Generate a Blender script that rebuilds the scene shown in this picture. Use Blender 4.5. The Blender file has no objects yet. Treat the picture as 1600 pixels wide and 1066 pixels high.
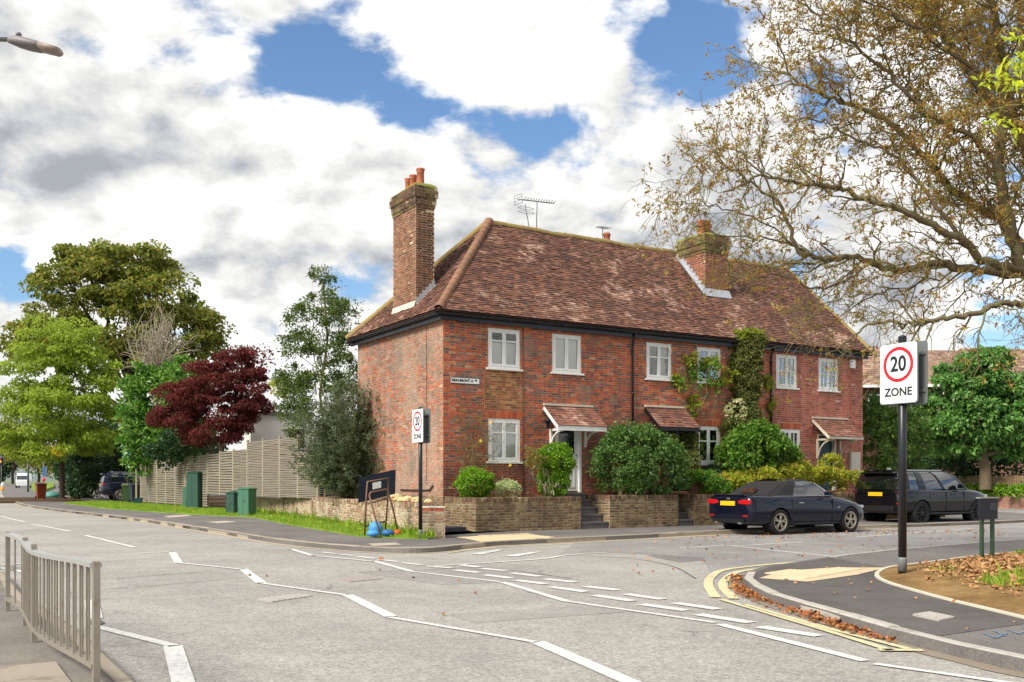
import bpy, bmesh, math, random
import numpy as np
from mathutils import Vector, Matrix
random.seed(7); rng = np.random.default_rng(11)
sc = bpy.context.scene
col = sc.collection
R = math.radians
# ------------------------------------------------------------------ camera
FPX, HOR, CAMH = 1540.0, 750.0, 1.45          # focal length and horizon of the 1600 px wide view, eye height
cam = bpy.data.cameras.new('camera'); camo = bpy.data.objects.new('camera', cam); col.objects.link(camo)
camo.location = (0, 0, CAMH); camo.rotation_euler = (R(90), 0, 0)
cam.sensor_width = 36; cam.lens = 36*FPX/1600; cam.shift_y = (HOR-533)/1600
cam.clip_start = 0.1; cam.clip_end = 3000
sc.camera = camo
# ------------------------------------------------------------------ sky and sun
SUN_EL, SUN_AZ = 42.0, 229.0                    # compass-like azimuth, clockwise from +Y
wd = bpy.data.worlds.new('World'); sc.world = wd; wd.use_nodes = True
def build_sky():
    nt = wd.node_tree; N = nt.nodes; L = nt.links; N.clear()
    def n(t, **k):
        x = N.new(t)
        for a, b in k.items(): setattr(x, a, b)
        return x
    def math_(op, a, b=None, c=None, clamp=False):
        m = n('ShaderNodeMath', operation=op, use_clamp=clamp)
        for i, v in enumerate((a, b, c)):
            if v is None: continue
            if isinstance(v, (int, float)): m.inputs[i].default_value = v
            else: L.new(v, m.inputs[i])
        return m.outputs[0]
    def vmath(op, a, b=None, s=None):
        m = n('ShaderNodeVectorMath', operation=op)
        for i, v in enumerate((a, b)):
            if v is None: continue
            if isinstance(v, (tuple, list)): m.inputs[i].default_value = v
            else: L.new(v, m.inputs[i])
        if s is not None:
            if isinstance(s, (int, float)): m.inputs['Scale'].default_value = s
            else: L.new(s, m.inputs['Scale'])
        return m
    def sstep(v, a, b):
        m = n('ShaderNodeMapRange', interpolation_type='SMOOTHSTEP')
        L.new(v, m.inputs[0]); m.inputs[1].default_value = a; m.inputs[2].default_value = b
        return m.outputs[0]
    sky = n('ShaderNodeTexSky', sky_type='NISHITA'); sky.sun_disc = False
    sky.sun_elevation = R(SUN_EL); sky.sun_rotation = R(SUN_AZ)
    tc = n('ShaderNodeTexCoord')
    d = vmath('NORMALIZE', tc.outputs['Generated']).outputs[0]
    sep = n('ShaderNodeSeparateXYZ'); L.new(d, sep.inputs[0])
    zz = math_('ADD', math_('MAXIMUM', sep.outputs[2], 0.0), 0.50)
    p = vmath('SCALE', d, s=math_('DIVIDE', 1.0, zz)).outputs[0]         # cloud layer seen from below
    def fbm(vec, scale, det, rough, off):
        v = vmath('ADD', vec, off).outputs[0]
        x = n('ShaderNodeTexNoise'); x.inputs['Scale'].default_value = scale
        x.inputs['Detail'].default_value = det; x.inputs['Roughness'].default_value = rough
        x.inputs['Distortion'].default_value = 0.0
        L.new(v, x.inputs['Vector']); return x.outputs['Fac']
    OFF = SKY_OFF
    def warp(vec, scale, amt, off):
        x = n('ShaderNodeTexNoise'); x.inputs['Scale'].default_value = scale; x.inputs['Detail'].default_value = 4.0
        L.new(vmath('ADD', vec, off).outputs[0], x.inputs['Vector'])
        c = vmath('SUBTRACT', x.outputs['Color'], (0.5, 0.5, 0.5)).outputs[0]
        return vmath('ADD', vec, vmath('SCALE', c, s=amt).outputs[0]).outputs[0]
    pw = warp(p, 1.6, 0.16, (4.0, 1.0, 2.0))
    fine = fbm(pw, 4.0, 12.0, 0.60, OFF)
    fine2 = fbm(pw, 4.0, 12.0, 0.60, (OFF[0]-0.035, OFF[1]-0.03, OFF[2]+0.05))   # towards the sun: gives lit edges
    def puffs(vec, scale, off):
        x = n('ShaderNodeTexVoronoi', feature='SMOOTH_F1'); x.inputs['Scale'].default_value = scale; x.inputs['Smoothness'].default_value = 0.35
        L.new(vmath('ADD', vec, off).outputs[0], x.inputs['Vector']); return math_('SUBTRACT', 0.45, x.outputs['Distance'])
    def heap(off): return math_('ADD', math_('MULTIPLY', puffs(pw, 6.0, off), 0.20), math_('MULTIPLY', puffs(pw, 15.0, off), 0.14))
    fine = math_('ADD', fine, heap(OFF)); fine2 = math_('ADD', fine2, heap((OFF[0]-0.02, OFF[1]-0.02, OFF[2]+0.035)))
    soft = fbm(pw, 2.4, 7.0, 0.55, (OFF[0]-7.3, OFF[1]+5.2, OFF[2]+2))
    dens = math_('ADD', math_('MULTIPLY', math_('SUBTRACT', fine, 0.5), 1.35), SKY_COVER)
    # open gaps of blue sky and heavier heaps, by direction
    for (gx, gz, sx, sz, amt) in SKY_GAPS:
        g = Vector((gx, 1, gz)); g.normalize()
        df = vmath('SUBTRACT', d, tuple(g)).outputs[0]
        df = vmath('MULTIPLY', df, (1/sx, 1/sx, 1/sz)).outputs[0]
        ln = vmath('LENGTH', df).outputs['Value']
        gg = math_('POWER', 2.718, math_('MULTIPLY', math_('MULTIPLY', ln, ln), -1.0))
        dens = math_('SUBTRACT', dens, math_('MULTIPLY', gg, amt))
    cover = sstep(dens, 0.39, 0.53)
    thick = sstep(dens, 0.50, 0.85)
    lit = math_('MULTIPLY', math_('SUBTRACT', fine, fine2), 2.6)
    shade = math_('ADD', math_('SUBTRACT', 1.14, math_('MULTIPLY', sstep(soft, 0.36, 0.68), 0.62)), lit)
    shade = math_('ADD', shade, math_('MULTIPLY', math_('SUBTRACT', 1.0, thick), 0.12))
    shade = math_('MINIMUM', math_('MAXIMUM', shade, 0.50), 1.2)
    cc = n('ShaderNodeMix', data_type='RGBA'); L.new(sstep(shade, 0.45, 0.95), cc.inputs[0])
    cc.inputs[6].default_value = (0.90, 0.95, 1.03, 1); cc.inputs[7].default_value = (1.0, 0.995, 0.975, 1)
    csc = vmath('SCALE', cc.outputs[2], s=math_('MULTIPLY', shade, CLOUD)).outputs[0]
    skyc = vmath('MULTIPLY', sky.outputs[0], SKY_TINT).outputs[0]
    mx = n('ShaderNodeMix', data_type='RGBA'); L.new(cover, mx.inputs[0])
    L.new(skyc, mx.inputs[6]); L.new(csc, mx.inputs[7])
    bg = n('ShaderNodeBackground'); bg.inputs[1].default_value = 0.1
    L.new(mx.outputs[2], bg.inputs[0])
    out = n('ShaderNodeOutputWorld'); L.new(bg.outputs[0], out.inputs[0])
def pxdir(px, py): return ((px-800)/FPX, (HOR-py)/FPX)
SKY_OFF = (5.2, 2.8, 3.1)
SKY_COVER = 0.575
CLOUD = 4.75
SKY_TINT = (0.60, 0.74, 0.86)
SKY_GAPS = [(*pxdir(470, 95), 0.045, 0.04, 0.24), (*pxdir(650, 165), 0.06, 0.026, 0.24), (*pxdir(850, 195), 0.05, 0.022, 0.22),
            (*pxdir(1045, 60), 0.04, 0.03, 0.22), (*pxdir(1105, 135), 0.04, 0.025, 0.2), (*pxdir(15, 410), 0.04, 0.04, 0.32), (*pxdir(1545, 510), 0.07, 0.04, 0.26),
            (*pxdir(150, 200), 0.25, 0.12, -0.14), (*pxdir(950, 300), 0.16, 0.06, -0.12), (*pxdir(800, 620), 0.9, 0.10, -0.12)]
build_sky()
sl = bpy.data.lights.new('sun', 'SUN'); slo = bpy.data.objects.new('sun', sl); col.objects.link(slo)
sl.energy = 2.5; sl.angle = R(20); sl.color = (1.0, 0.94, 0.84)
sd = Vector((math.sin(R(SUN_AZ))*math.cos(R(SUN_EL)), math.cos(R(SUN_AZ))*math.cos(R(SUN_EL)), math.sin(R(SUN_EL))))
slo.rotation_euler = (-sd).to_track_quat('-Z', 'Y').to_euler(); slo.location = (-20, -20, 40)
sc.view_settings.view_transform = 'Standard'; sc.view_settings.look = 'None'
sc.view_settings.exposure = 1.02; sc.view_settings.gamma = 1.0; sc.view_settings.use_curve_mapping = False
sc.cycles.use_denoising = True; sc.cycles.max_bounces = 8; sc.cycles.transparent_max_bounces = 12
sc.cycles.diffuse_bounces = 3; sc.cycles.glossy_bounces = 3; sc.cycles.transmission_bounces = 4
try: sc.cycles.denoising_prefilter = 'ACCURATE'
except Exception: pass

# ------------------------------------------------------------------ helpers: places
def ground(px, py, z=0.0):
    """plan position of a spot on a level at height z"""
    Y = (CAMH-z)*FPX/(py-HOR); return Vector(((px-800)*Y/FPX, Y, z))
def at(px, py, Y): return Vector(((px-800)*Y/FPX, Y, CAMH-(py-HOR)*Y/FPX))
HA = R(31); U = Vector((math.cos(HA), math.sin(HA), 0)); V = Vector((-math.sin(HA), math.cos(HA), 0))
HO = Vector((-1.885, 26.9, 0))                                      # street corner of the house
def facade(px, py=750, t=0.0):
    """(s, z) on the plane t behind the house front"""
    k = (px-800)/FPX; o = HO+V*t
    s = (k*o.y-o.x)/(U.x-k*U.y); Y = o.y+U.y*s
    return s, CAMH-(py-HOR)*Y/FPX
def world(s, t, z=0): return HO+U*s+V*t+Vector((0, 0, z))

# ------------------------------------------------------------------ helpers: objects
def link(name, data, parent=None, **props):
    o = bpy.data.objects.new(name, data); col.objects.link(o)
    if parent is not None: o.parent = parent
    for k, v in props.items():
        if v is not None: o[k] = v
    return o
def thing(name, label, cat, loc=(0, 0, 0), rz=0.0, group=None):
    o = link(name, None, None, label=label, category=cat, group=group)
    o.location = loc; o.rotation_euler = (0, 0, rz); o.empty_display_size = 0.2
    return o
def npmesh(name, Vv, F, mat, smooth=False):
    Vv = np.asarray(Vv, dtype=np.float32).reshape(-1, 3); F = np.asarray(F, dtype=np.int32)
    me = bpy.data.meshes.new(name); k = F.shape[1]; nf = F.shape[0]
    me.vertices.add(len(Vv)); me.vertices.foreach_set('co', Vv.ravel())
    me.loops.add(nf*k); me.loops.foreach_set('vertex_index', F.ravel())
    me.polygons.add(nf); me.polygons.foreach_set('loop_start', np.arange(0, nf*k, k, dtype=np.int32))
    me.polygons.foreach_set('use_smooth', np.full(nf, bool(smooth)))
    me.update(calc_edges=True)
    if mat: me.materials.append(mat)
    return me
class MB:
    """collects shapes and links them as ONE mesh object"""
    def __init__(s): s.v = []; s.f = []; s.sm = []
    def add(s, vs, fs, sm=False):
        b = len(s.v); s.v += [tuple(v) for v in vs]; s.f += [tuple(i+b for i in f) for f in fs]; s.sm += [sm]*len(fs); return s
    def box(s, a, b, M=None):
        x0, y0, z0 = a; x1, y1, z1 = b
        vs = [Vector(p) for p in ((x0,y0,z0),(x1,y0,z0),(x1,y1,z0),(x0,y1,z0),(x0,y0,z1),(x1,y0,z1),(x1,y1,z1),(x0,y1,z1))]
        if M is not None: vs = [M@v for v in vs]
        return s.add(vs, [(3,2,1,0),(4,5,6,7),(0,1,5,4),(1,2,6,5),(2,3,7,6),(3,0,4,7)])
    def cbox(s, c, d, rz=0, M=None):
        m = Matrix.Translation(c)@Matrix.Rotation(rz, 4, 'Z')
        if M is not None: m = M@m
        return s.box((-d[0]/2,-d[1]/2,-d[2]/2), (d[0]/2,d[1]/2,d[2]/2), m)
    def chbox(s, a, b, c=0.01, M=None):
        """box with chamfered upright and top edges"""
        x0,y0,z0 = a; x1,y1,z1 = b
        def ring(i, z): return [(x0+i+c,y0+i,z),(x1-i-c,y0+i,z),(x1-i,y0+i+c,z),(x1-i,y1-i-c,z),(x1-i-c,y1-i,z),(x0+i+c,y1-i,z),(x0+i,y1-i-c,z),(x0+i,y0+i+c,z)]
        return s.loft([ring(0,z0), ring(0,z1-c), ring(c,z1)], True, True, M=M)
    def loft(s, rings, cap0=False, cap1=False, closed=True, sm=False, M=None):
        n = len(rings[0]); vs = [Vector(p) for r in rings for p in r]
        if M is not None: vs = [M@v for v in vs]
        fs = []
        for i in range(len(rings)-1):
            for j in range(n if closed else n-1):
                k = (j+1) % n; fs.append((i*n+j, i*n+k, (i+1)*n+k, (i+1)*n+j))
        if cap0: fs.append(tuple(range(n-1,-1,-1)))
        if cap1: fs.append(tuple((len(rings)-1)*n+j for j in range(n)))
        return s.add(vs, fs, sm)
    def tube(s, pts, rad, n=8, caps=True, sm=True, M=None, flat=None):
        pts = [Vector(p) for p in pts]; rings = []
        if isinstance(rad, (int, float)): rad = [rad]*len(pts)
        prev = None
        for i, p in enumerate(pts):
            d = (pts[min(i+1,len(pts)-1)]-pts[max(i-1,0)]).normalized()
            if prev is None: a = d.orthogonal().normalized() if flat is None else Vector(flat)
            else: a = prev
            a = (a-d*a.dot(d)).normalized(); b = d.cross(a); prev = a
            rings.append([p+(a*math.cos(2*math.pi*j/n)+b*math.sin(2*math.pi*j/n))*rad[i] for j in range(n)])
        return s.loft(rings, caps, caps, sm=sm, M=M)
    def bar(s, p, q, w, h, up=(0,0,1), M=None):
        """rectangular bar from p to q"""
        p = Vector(p); q = Vector(q); d = (q-p).normalized(); up = Vector(up)
        a = d.cross(up).normalized(); b = a.cross(d)
        r = [[x+a*i*w/2+b*j*h/2 for i, j in ((-1,-1),(1,-1),(1,1),(-1,1))] for x in (p, q)]
        return s.loft(r, True, True, M=M)
    def lathe(s, prof, n=16, c=(0,0,0), M=None, sm=True):
        rings = [[(c[0]+r*math.cos(2*math.pi*j/n), c[1]+r*math.sin(2*math.pi*j/n), c[2]+z) for j in range(n)] for r, z in prof]
        return s.loft(rings, True, True, sm=sm, M=M)
    def prism(s, poly, z0, z1, M=None):
        a = [(x,y,z0) for x,y in poly]; b = [(x,y,z1) for x,y in poly]
        return s.loft([a,b], True, True, M=M)
    def poly(s, pts): return s.add(pts, [tuple(range(len(pts)))])
    def mesh(s, name, mat, bevel=0):
        me = bpy.data.meshes.new(name); me.from_pydata(s.v, [], s.f)
        me.polygons.foreach_set('use_smooth', s.sm)
        bm = bmesh.new(); bm.from_mesh(me)
        bmesh.ops.recalc_face_normals(bm, faces=bm.faces)
        if bevel: bmesh.ops.bevel(bm, geom=bm.edges[:], offset=bevel, segments=1, affect='EDGES')
        bm.to_mesh(me); bm.free()
        if mat: me.materials.append(mat)
        return me
    def build(s, name, mat, parent=None, bevel=0, **props):
        return link(name, s.mesh(name, mat, bevel), parent, **props)
def ccw(poly):
    a = sum(poly[i][0]*poly[(i+1)%len(poly)][1]-poly[(i+1)%len(poly)][0]*poly[i][1] for i in range(len(poly)))
    return list(poly) if a > 0 else list(poly)[::-1]
def sheet(name, poly, z, mat, parent=None, **props):
    poly = ccw([(p[0], p[1]) for p in poly])
    bm = bmesh.new(); bm.faces.new([bm.verts.new((x, y, z)) for x, y in poly])
    bmesh.ops.triangulate(bm, faces=bm.faces[:])
    me = bpy.data.meshes.new(name); bm.to_mesh(me); bm.free(); me.materials.append(mat)
    return link(name, me, parent, **props)
def slab(name, poly, z0, z1, mat, parent=None, **props):
    poly = ccw([(p[0], p[1]) for p in poly]); n = len(poly)
    bm = bmesh.new(); a = [bm.verts.new((x, y, z0)) for x, y in poly]; b = [bm.verts.new((x, y, z1)) for x, y in poly]
    f = bm.faces.new(b)
    for i in range(n): bm.faces.new((a[i], a[(i+1)%n], b[(i+1)%n], b[i]))
    bmesh.ops.triangulate(bm, faces=[f])
    me = bpy.data.meshes.new(name); bm.to_mesh(me); bm.free(); me.materials.append(mat)
    return link(name, me, parent, **props)
def ribbon(pts, w):
    """(left, right) edge points of a stripe of width w along pts"""
    pts = [Vector((p[0], p[1])) for p in pts]; Lf, Rt = [], []
    for i, p in enumerate(pts):
        d = (pts[min(i+1,len(pts)-1)]-pts[max(i-1,0)]).normalized(); nn = Vector((-d.y, d.x))
        Lf.append(p+nn*w/2); Rt.append(p-nn*w/2)
    return Lf, Rt
def smooth_path(pts, sub=6):
    """Catmull-Rom through pts"""
    P = [Vector(p) for p in pts]; P = [P[0]*2-P[1]]+P+[P[-1]*2-P[-2]]; out = []
    for i in range(1, len(P)-2):
        for k in range(sub):
            t = k/sub; a, b, c, d = P[i-1:i+3]
            out.append(0.5*((2*b)+(c-a)*t+(2*a-5*b+4*c-d)*t*t+(3*b-a-3*c+d)*t**3))
    out.append(P[-2]); return out
def resample(pts, step):
    pts = [Vector(p) for p in pts]; out = [pts[0].copy()]; acc = 0.0
    for a, b in zip(pts, pts[1:]):
        l = (b-a).length; t = step-acc
        while t <= l: out.append(a.lerp(b, t/l)); t += step
        acc = (acc+l) % step
    return out
def copy_part(o, parent, name=None):
    c = o.copy(); col.objects.link(c); c.parent = parent
    return c
def text_mesh(name, body, size, mat, bold=0.0, extrude=0.002):
    cu = bpy.data.curves.new(name, 'FONT'); cu.body = body; cu.size = size; cu.align_x = 'CENTER'; cu.align_y = 'CENTER'
    cu.offset = bold; cu.extrude = extrude; cu.resolution_u = 4
    o = bpy.data.objects.new(name, cu); col.objects.link(o)
    dg = bpy.context.evaluated_depsgraph_get(); dg.update()
    me = bpy.data.meshes.new_from_object(o.evaluated_get(dg)); bpy.data.objects.remove(o)
    me.materials.clear(); me.materials.append(mat); return me
# ------------------------------------------------------------------ materials
def lin(r, g=None, b=None):
    if g is None: r, g, b = r
    f = lambda c: (c/255/12.92) if c/255 <= 0.04045 else ((c/255+0.055)/1.055)**2.4
    return (f(r), f(g), f(b), 1)
class NT:
    def __init__(s, name):
        s.m = bpy.data.materials.new(name); s.m.use_nodes = True; s.t = s.m.node_tree; s.t.nodes.clear()
        s.out = s.n('ShaderNodeOutputMaterial')
    def n(s, t, **k):
        x = s.t.nodes.new(t)
        for a, b in k.items(): setattr(x, a, b)
        return x
    def set(s, sock, v):
        if isinstance(v, bpy.types.NodeSocket): s.t.links.new(v, sock)
        elif isinstance(v, (tuple, list)) and hasattr(sock.default_value, '__len__') and len(sock.default_value) == 3: sock.default_value = v[:3]
        else: sock.default_value = v
    def math(s, op, a, b=0.0, c=None, clamp=False):
        m = s.n('ShaderNodeMath', operation=op, use_clamp=clamp); s.set(m.inputs[0], a); s.set(m.inputs[1], b)
        if c is not None: s.set(m.inputs[2], c)
        return m.outputs[0]
    def pos(s):
        return s.n('ShaderNodeNewGeometry').outputs['Position']
    def noise(s, scale, det=4, rough=0.55, vec=None, dist=0.0):
        x = s.n('ShaderNodeTexNoise'); x.inputs['Scale'].default_value = scale; x.inputs['Detail'].default_value = det
        x.inputs['Roughness'].default_value = rough; x.inputs['Distortion'].default_value = dist
        s.t.links.new(vec if vec is not None else s.pos(), x.inputs['Vector']); return x.outputs['Fac']
    def vscale(s, vec, k):
        m = s.n('ShaderNodeVectorMath', operation='MULTIPLY'); s.set(m.inputs[0], vec); m.inputs[1].default_value = k; return m.outputs[0]
    def voronoi(s, scale, feat='F1', vec=None, out='Distance'):
        x = s.n('ShaderNodeTexVoronoi', feature=feat); x.inputs['Scale'].default_value = scale
        s.t.links.new(vec if vec is not None else s.pos(), x.inputs['Vector']); return x.outputs[out]
    def ramp(s, fac, stops, const=False):
        r = s.n('ShaderNodeValToRGB'); e = r.color_ramp.elements
        if const: r.color_ramp.interpolation = 'CONSTANT'
        while len(e) > 1: e.remove(e[-1])
        e[0].position = stops[0][0]; e[0].color = stops[0][1]
        for p, c in stops[1:]:
            q = e.new(p); q.color = c
        s.set(r.inputs[0], fac); return r.outputs[0]
    def step(s, v, a, b):
        m = s.n('ShaderNodeMapRange', interpolation_type='SMOOTHSTEP'); s.set(m.inputs[0], v)
        m.inputs[1].default_value = a; m.inputs[2].default_value = b; return m.outputs[0]
    def mix(s, f, a, b, mode='MIX'):
        m = s.n('ShaderNodeMix', data_type='RGBA', blend_type=mode); s.set(m.inputs[0], f); s.set(m.inputs[6], a); s.set(m.inputs[7], b); return m.outputs[2]
    def gain(s, colr, k):
        m = s.n('ShaderNodeVectorMath', operation='SCALE'); s.set(m.inputs[0], colr); s.set(m.inputs['Scale'], k); return m.outputs[0]
    def rand(s):
        a = s.n('ShaderNodeNewGeometry').outputs['Random Per Island']; b = s.n('ShaderNodeObjectInfo').outputs['Random']
        return s.math('FRACT', s.math('ADD', a, s.math('MULTIPLY', b, 7.31)))
    def bump(s, h, strength=0.3, dist=0.02):
        b = s.n('ShaderNodeBump'); b.inputs['Strength'].default_value = strength; b.inputs['Distance'].default_value = dist
        s.set(b.inputs['Height'], h); return b.outputs[0]
    def pbr(s, colr, rough=0.7, metal=0.0, normal=None, spec=0.5, coat=0.0, sheen=0.0):
        p = s.n('ShaderNodeBsdfPrincipled'); s.set(p.inputs['Base Color'], colr); s.set(p.inputs['Roughness'], rough)
        p.inputs['Metallic'].default_value = metal; p.inputs['Specular IOR Level'].default_value = spec
        p.inputs['Coat Weight'].default_value = coat; p.inputs['Coat Roughness'].default_value = 0.04
        if normal is not None: s.t.links.new(normal, p.inputs['Normal'])
        return p.outputs[0]
    def done(s, sh):
        s.t.links.new(sh, s.out.inputs[0]); return s.m
def plain(name, c, rough=0.6, var=0.12, scale=3.0, metal=0.0, bump=0.0, bscale=60, spec=0.4, dirt=None, coat=0.0):
    t = NT(name); nz = t.noise(scale, 5, 0.6)
    k = t.math('MULTIPLY_ADD', nz, 2*var, 1-var)
    k = t.math('MULTIPLY_ADD', t.math('SUBTRACT', t.rand(), 0.5), var*0.8, k)
    cc = t.gain(lin(c), k)
    if dirt: cc = t.mix(t.math('MULTIPLY', t.step(t.noise(scale*1.7, 6, 0.65), 0.5, 0.72), dirt[1]), cc, lin(dirt[0]))
    nm = t.bump(t.noise(bscale, 3), bump, 0.01) if bump else None
    return t.done(t.pbr(cc, rough, metal, nm, spec, coat))
def brick_mat(name, cols, patch=None, stain=None, dark=0.0, bump=0.5):
    t = NT(name); r = t.rand(); n = len(cols)
    c = t.ramp(r, [(i/n, lin(x)) for i, x in enumerate(cols)], True)
    c = t.gain(c, t.math('MULTIPLY_ADD', t.noise(18, 4, 0.7), 0.7, 0.65))
    big = t.noise(0.55, 4, 0.6)
    c = t.gain(c, t.math('MULTIPLY_ADD', big, 0.8, 0.52))
    st = t.noise(1.0, 5, 0.6, t.vscale(t.pos(), (3.0, 3.0, 0.25)))
    c = t.gain(c, t.math('MULTIPLY_ADD', t.step(st, 0.35, 0.7), 0.3, 0.85))
    for p in (patch or []):
        colr, scale, lo, hi, amt = p
        c = t.mix(t.math('MULTIPLY', t.step(t.noise(scale, 7, 0.68), lo, hi), amt), c, lin(colr))
    h = t.noise(70, 4, 0.7)
    return t.done(t.pbr(c, 0.9, 0, t.bump(h, bump, 0.006), 0.2))
def tile_mat(name, cols):
    t = NT(name); r = t.rand(); n = len(cols)
    c = t.ramp(r, [(i/n, lin(x)) for i, x in enumerate(cols)], True)
    c = t.gain(c, t.math('MULTIPLY_ADD', t.noise(9, 4, 0.7), 0.6, 0.7))
    c = t.gain(c, t.math('MULTIPLY_ADD', t.noise(0.45, 4, 0.6), 0.8, 0.6))
    c = t.gain(c, t.math('MULTIPLY_ADD', t.noise(1.2, 5, 0.6, t.vscale(t.pos(), (1.6, 1.6, 0.5))), 0.5, 0.75))
    c = t.mix(t.math('MULTIPLY', t.step(t.noise(0.7, 8, 0.74), 0.53, 0.63), t.math('MULTIPLY', r, 1.0)), c, lin(206, 172, 152))   # lichen, weathered pale tiles
    c = t.mix(t.math('MULTIPLY', t.step(t.noise(1.3, 8, 0.7, t.vscale(t.pos(), (1.3, 0.8, 1.1))), 0.55, 0.72), 0.45), c, lin(96, 82, 58))   # moss
    return t.done(t.pbr(c, 0.88, 0, t.bump(t.noise(45, 4), 0.4, 0.01), 0.25))
def leaf_mat(name, cols, trans=0.35, rough=0.55, spec=0.3, var=0.35, big=1.2):
    t = NT(name); r = t.rand(); n = len(cols)
    c = t.ramp(r, [(i/max(n-1, 1), lin(x)) for i, x in enumerate(cols)])
    c = t.gain(c, t.math('MULTIPLY_ADD', t.noise(big, 3), 2.3*var, 1.10-var))
    p = t.pbr(c, rough, 0, None, spec)
    tr = t.n('ShaderNodeBsdfTranslucent'); t.set(tr.inputs[0], t.gain(c, 1.25))
    mx = t.n('ShaderNodeMixShader'); mx.inputs[0].default_value = trans
    t.t.links.new(p, mx.inputs[1]); t.t.links.new(tr.outputs[0], mx.inputs[2])
    return t.done(mx.outputs[0])
def glass_mat(name, tint=(0.8, 0.85, 0.85), refl=0.16, dark=0.0):
    t = NT(name)
    tr = t.n('ShaderNodeBsdfTransparent'); tr.inputs[0].default_value = (*tint, 1)
    gl = t.n('ShaderNodeBsdfGlossy'); gl.inputs['Roughness'].default_value = 0.02
    gl.inputs['Normal']; nz = t.bump(t.noise(1.6, 2), 0.12, 0.05); t.t.links.new(nz, gl.inputs['Normal'])
    fr = t.n('ShaderNodeFresnel'); fr.inputs[0].default_value = 1.5
    mx = t.n('ShaderNodeMixShader'); t.set(mx.inputs[0], t.math('ADD', fr.outputs[0], refl, clamp=True))
    t.t.links.new(tr.outputs[0], mx.inputs[1]); t.t.links.new(gl.outputs[0], mx.inputs[2])
    return t.done(mx.outputs[0])
def asphalt_mat(name, c, c2, speck=0.5, scale=1.0, crack=0.0, stain=0.25, light=None):
    t = NT(name); P = t.pos()
    big = t.noise(0.35, 6, 0.6, P); mid = t.noise(2.2, 6, 0.65, P)
    cc = t.mix(t.step(big, 0.35, 0.65), lin(c), lin(c2))
    st = t.noise(1.0, 5, 0.6, t.vscale(t.pos(), (0.9, 0.35, 1)))
    cc = t.gain(cc, t.math('MULTIPLY_ADD', mid, stain*1.6, 1-stain*0.8))
    cc = t.gain(cc, t.math('MULTIPLY_ADD', st, stain, 1-stain*0.5))
    # aggregate: single chips, light and dark
    v = t.n('ShaderNodeTexVoronoi'); v.inputs['Scale'].default_value = 75*scale; t.t.links.new(P, v.inputs['Vector'])
    chip = t.n('ShaderNodeSeparateColor'); t.t.links.new(v.outputs['Color'], chip.inputs[0])
    v2 = t.n('ShaderNodeTexVoronoi'); v2.inputs['Scale'].default_value = 26*scale; t.t.links.new(P, v2.inputs['Vector'])
    chip2 = t.n('ShaderNodeSeparateColor'); t.t.links.new(v2.outputs['Color'], chip2.inputs[0])
    cc = t.gain(cc, t.math('MULTIPLY_ADD', chip.outputs[0], speck, 1-speck*0.5))
    cc = t.gain(cc, t.math('MULTIPLY_ADD', chip2.outputs[1], speck*0.45, 1-speck*0.22))
    if crack:
        w = t.n('ShaderNodeTexVoronoi', feature='DISTANCE_TO_EDGE'); w.inputs['Scale'].default_value = 0.45
        dv = t.n('ShaderNodeVectorMath', operation='ADD'); nz = t.n('ShaderNodeTexNoise'); nz.inputs['Scale'].default_value = 2.5; nz.inputs['Detail'].default_value = 6
        t.t.links.new(P, nz.inputs['Vector']); sc_ = t.gain(nz.outputs['Color'], 0.5); t.set(dv.inputs[0], P); t.set(dv.inputs[1], sc_); t.t.links.new(dv.outputs[0], w.inputs['Vector'])
        ck = t.math('MULTIPLY', t.math('SUBTRACT', 1.0, t.step(w.outputs['Distance'], 0.0, 0.008)), t.step(t.noise(0.3, 3), 0.5, 0.6))
        cc = t.mix(t.math('MULTIPLY', ck, crack), cc, lin(60, 58, 55))
    h = t.math('ADD', t.math('MULTIPLY', chip.outputs[0], 0.6), t.noise(160*scale, 2))
    return t.done(t.pbr(cc, 0.85, 0, t.bump(h, 0.5, 0.006), 0.3))
def paint_mat(name, c, wear=0.5, lo=0.50):
    """road paint, worn through to the asphalt in small spots"""
    t = NT(name); w = t.math('MULTIPLY', t.step(t.noise(22, 8, 0.8), lo, 0.66), wear)
    w = t.math('ADD', w, t.math('MULTIPLY', t.step(t.noise(1.6, 5, 0.7), 0.56, 0.72), wear*0.6), clamp=True)
    cc = t.mix(w, t.gain(lin(c), t.math('MULTIPLY_ADD', t.noise(6, 4), 0.3, 0.85)), lin(150, 147, 141))
    cc = t.gain(cc, t.math('MULTIPLY_ADD', t.noise(0.9, 6, 0.65), 0.5, 0.72))
    return t.done(t.pbr(cc, 0.75, 0, t.bump(t.noise(120, 3), 0.4, 0.004), 0.3))
m = {}
m['road'] = asphalt_mat('asphalt_worn', (150, 146, 140), (163, 159, 152), 0.62, 1.0, 0.6, 0.24)
m['sideroad'] = asphalt_mat('asphalt_side', (134, 131, 128), (150, 147, 143), 0.5, 1.2, 0.3, 0.25)
m['pave'] = asphalt_mat('asphalt_pavement', (104, 100, 97), (120, 115, 111), 0.45, 1.6, 0.2, 0.3)
m['pave_new'] = asphalt_mat('asphalt_new', (82, 78, 75), (98, 94, 90), 0.45, 1.6, 0.0, 0.35)
m['pave_near'] = asphalt_mat('asphalt_near', (104, 98, 92), (128, 121, 113), 0.35, 1.5, 0.3, 0.4)
m['kerb'] = plain('kerb_concrete', (176, 170, 160), 0.85, 0.12, 2.5, bump=0.4, dirt=((104, 92, 76), 0.5))
m['kerb_old'] = plain('kerb_granite', (158, 146, 130), 0.85, 0.08, 2.5, bump=0.5, dirt=((128, 112, 90), 0.25))
m['white'] = paint_mat('road_paint_white', (216, 216, 211), 0.85)
m['yellow'] = paint_mat('road_paint_yellow', (212, 200, 158), 0.7)
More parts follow.
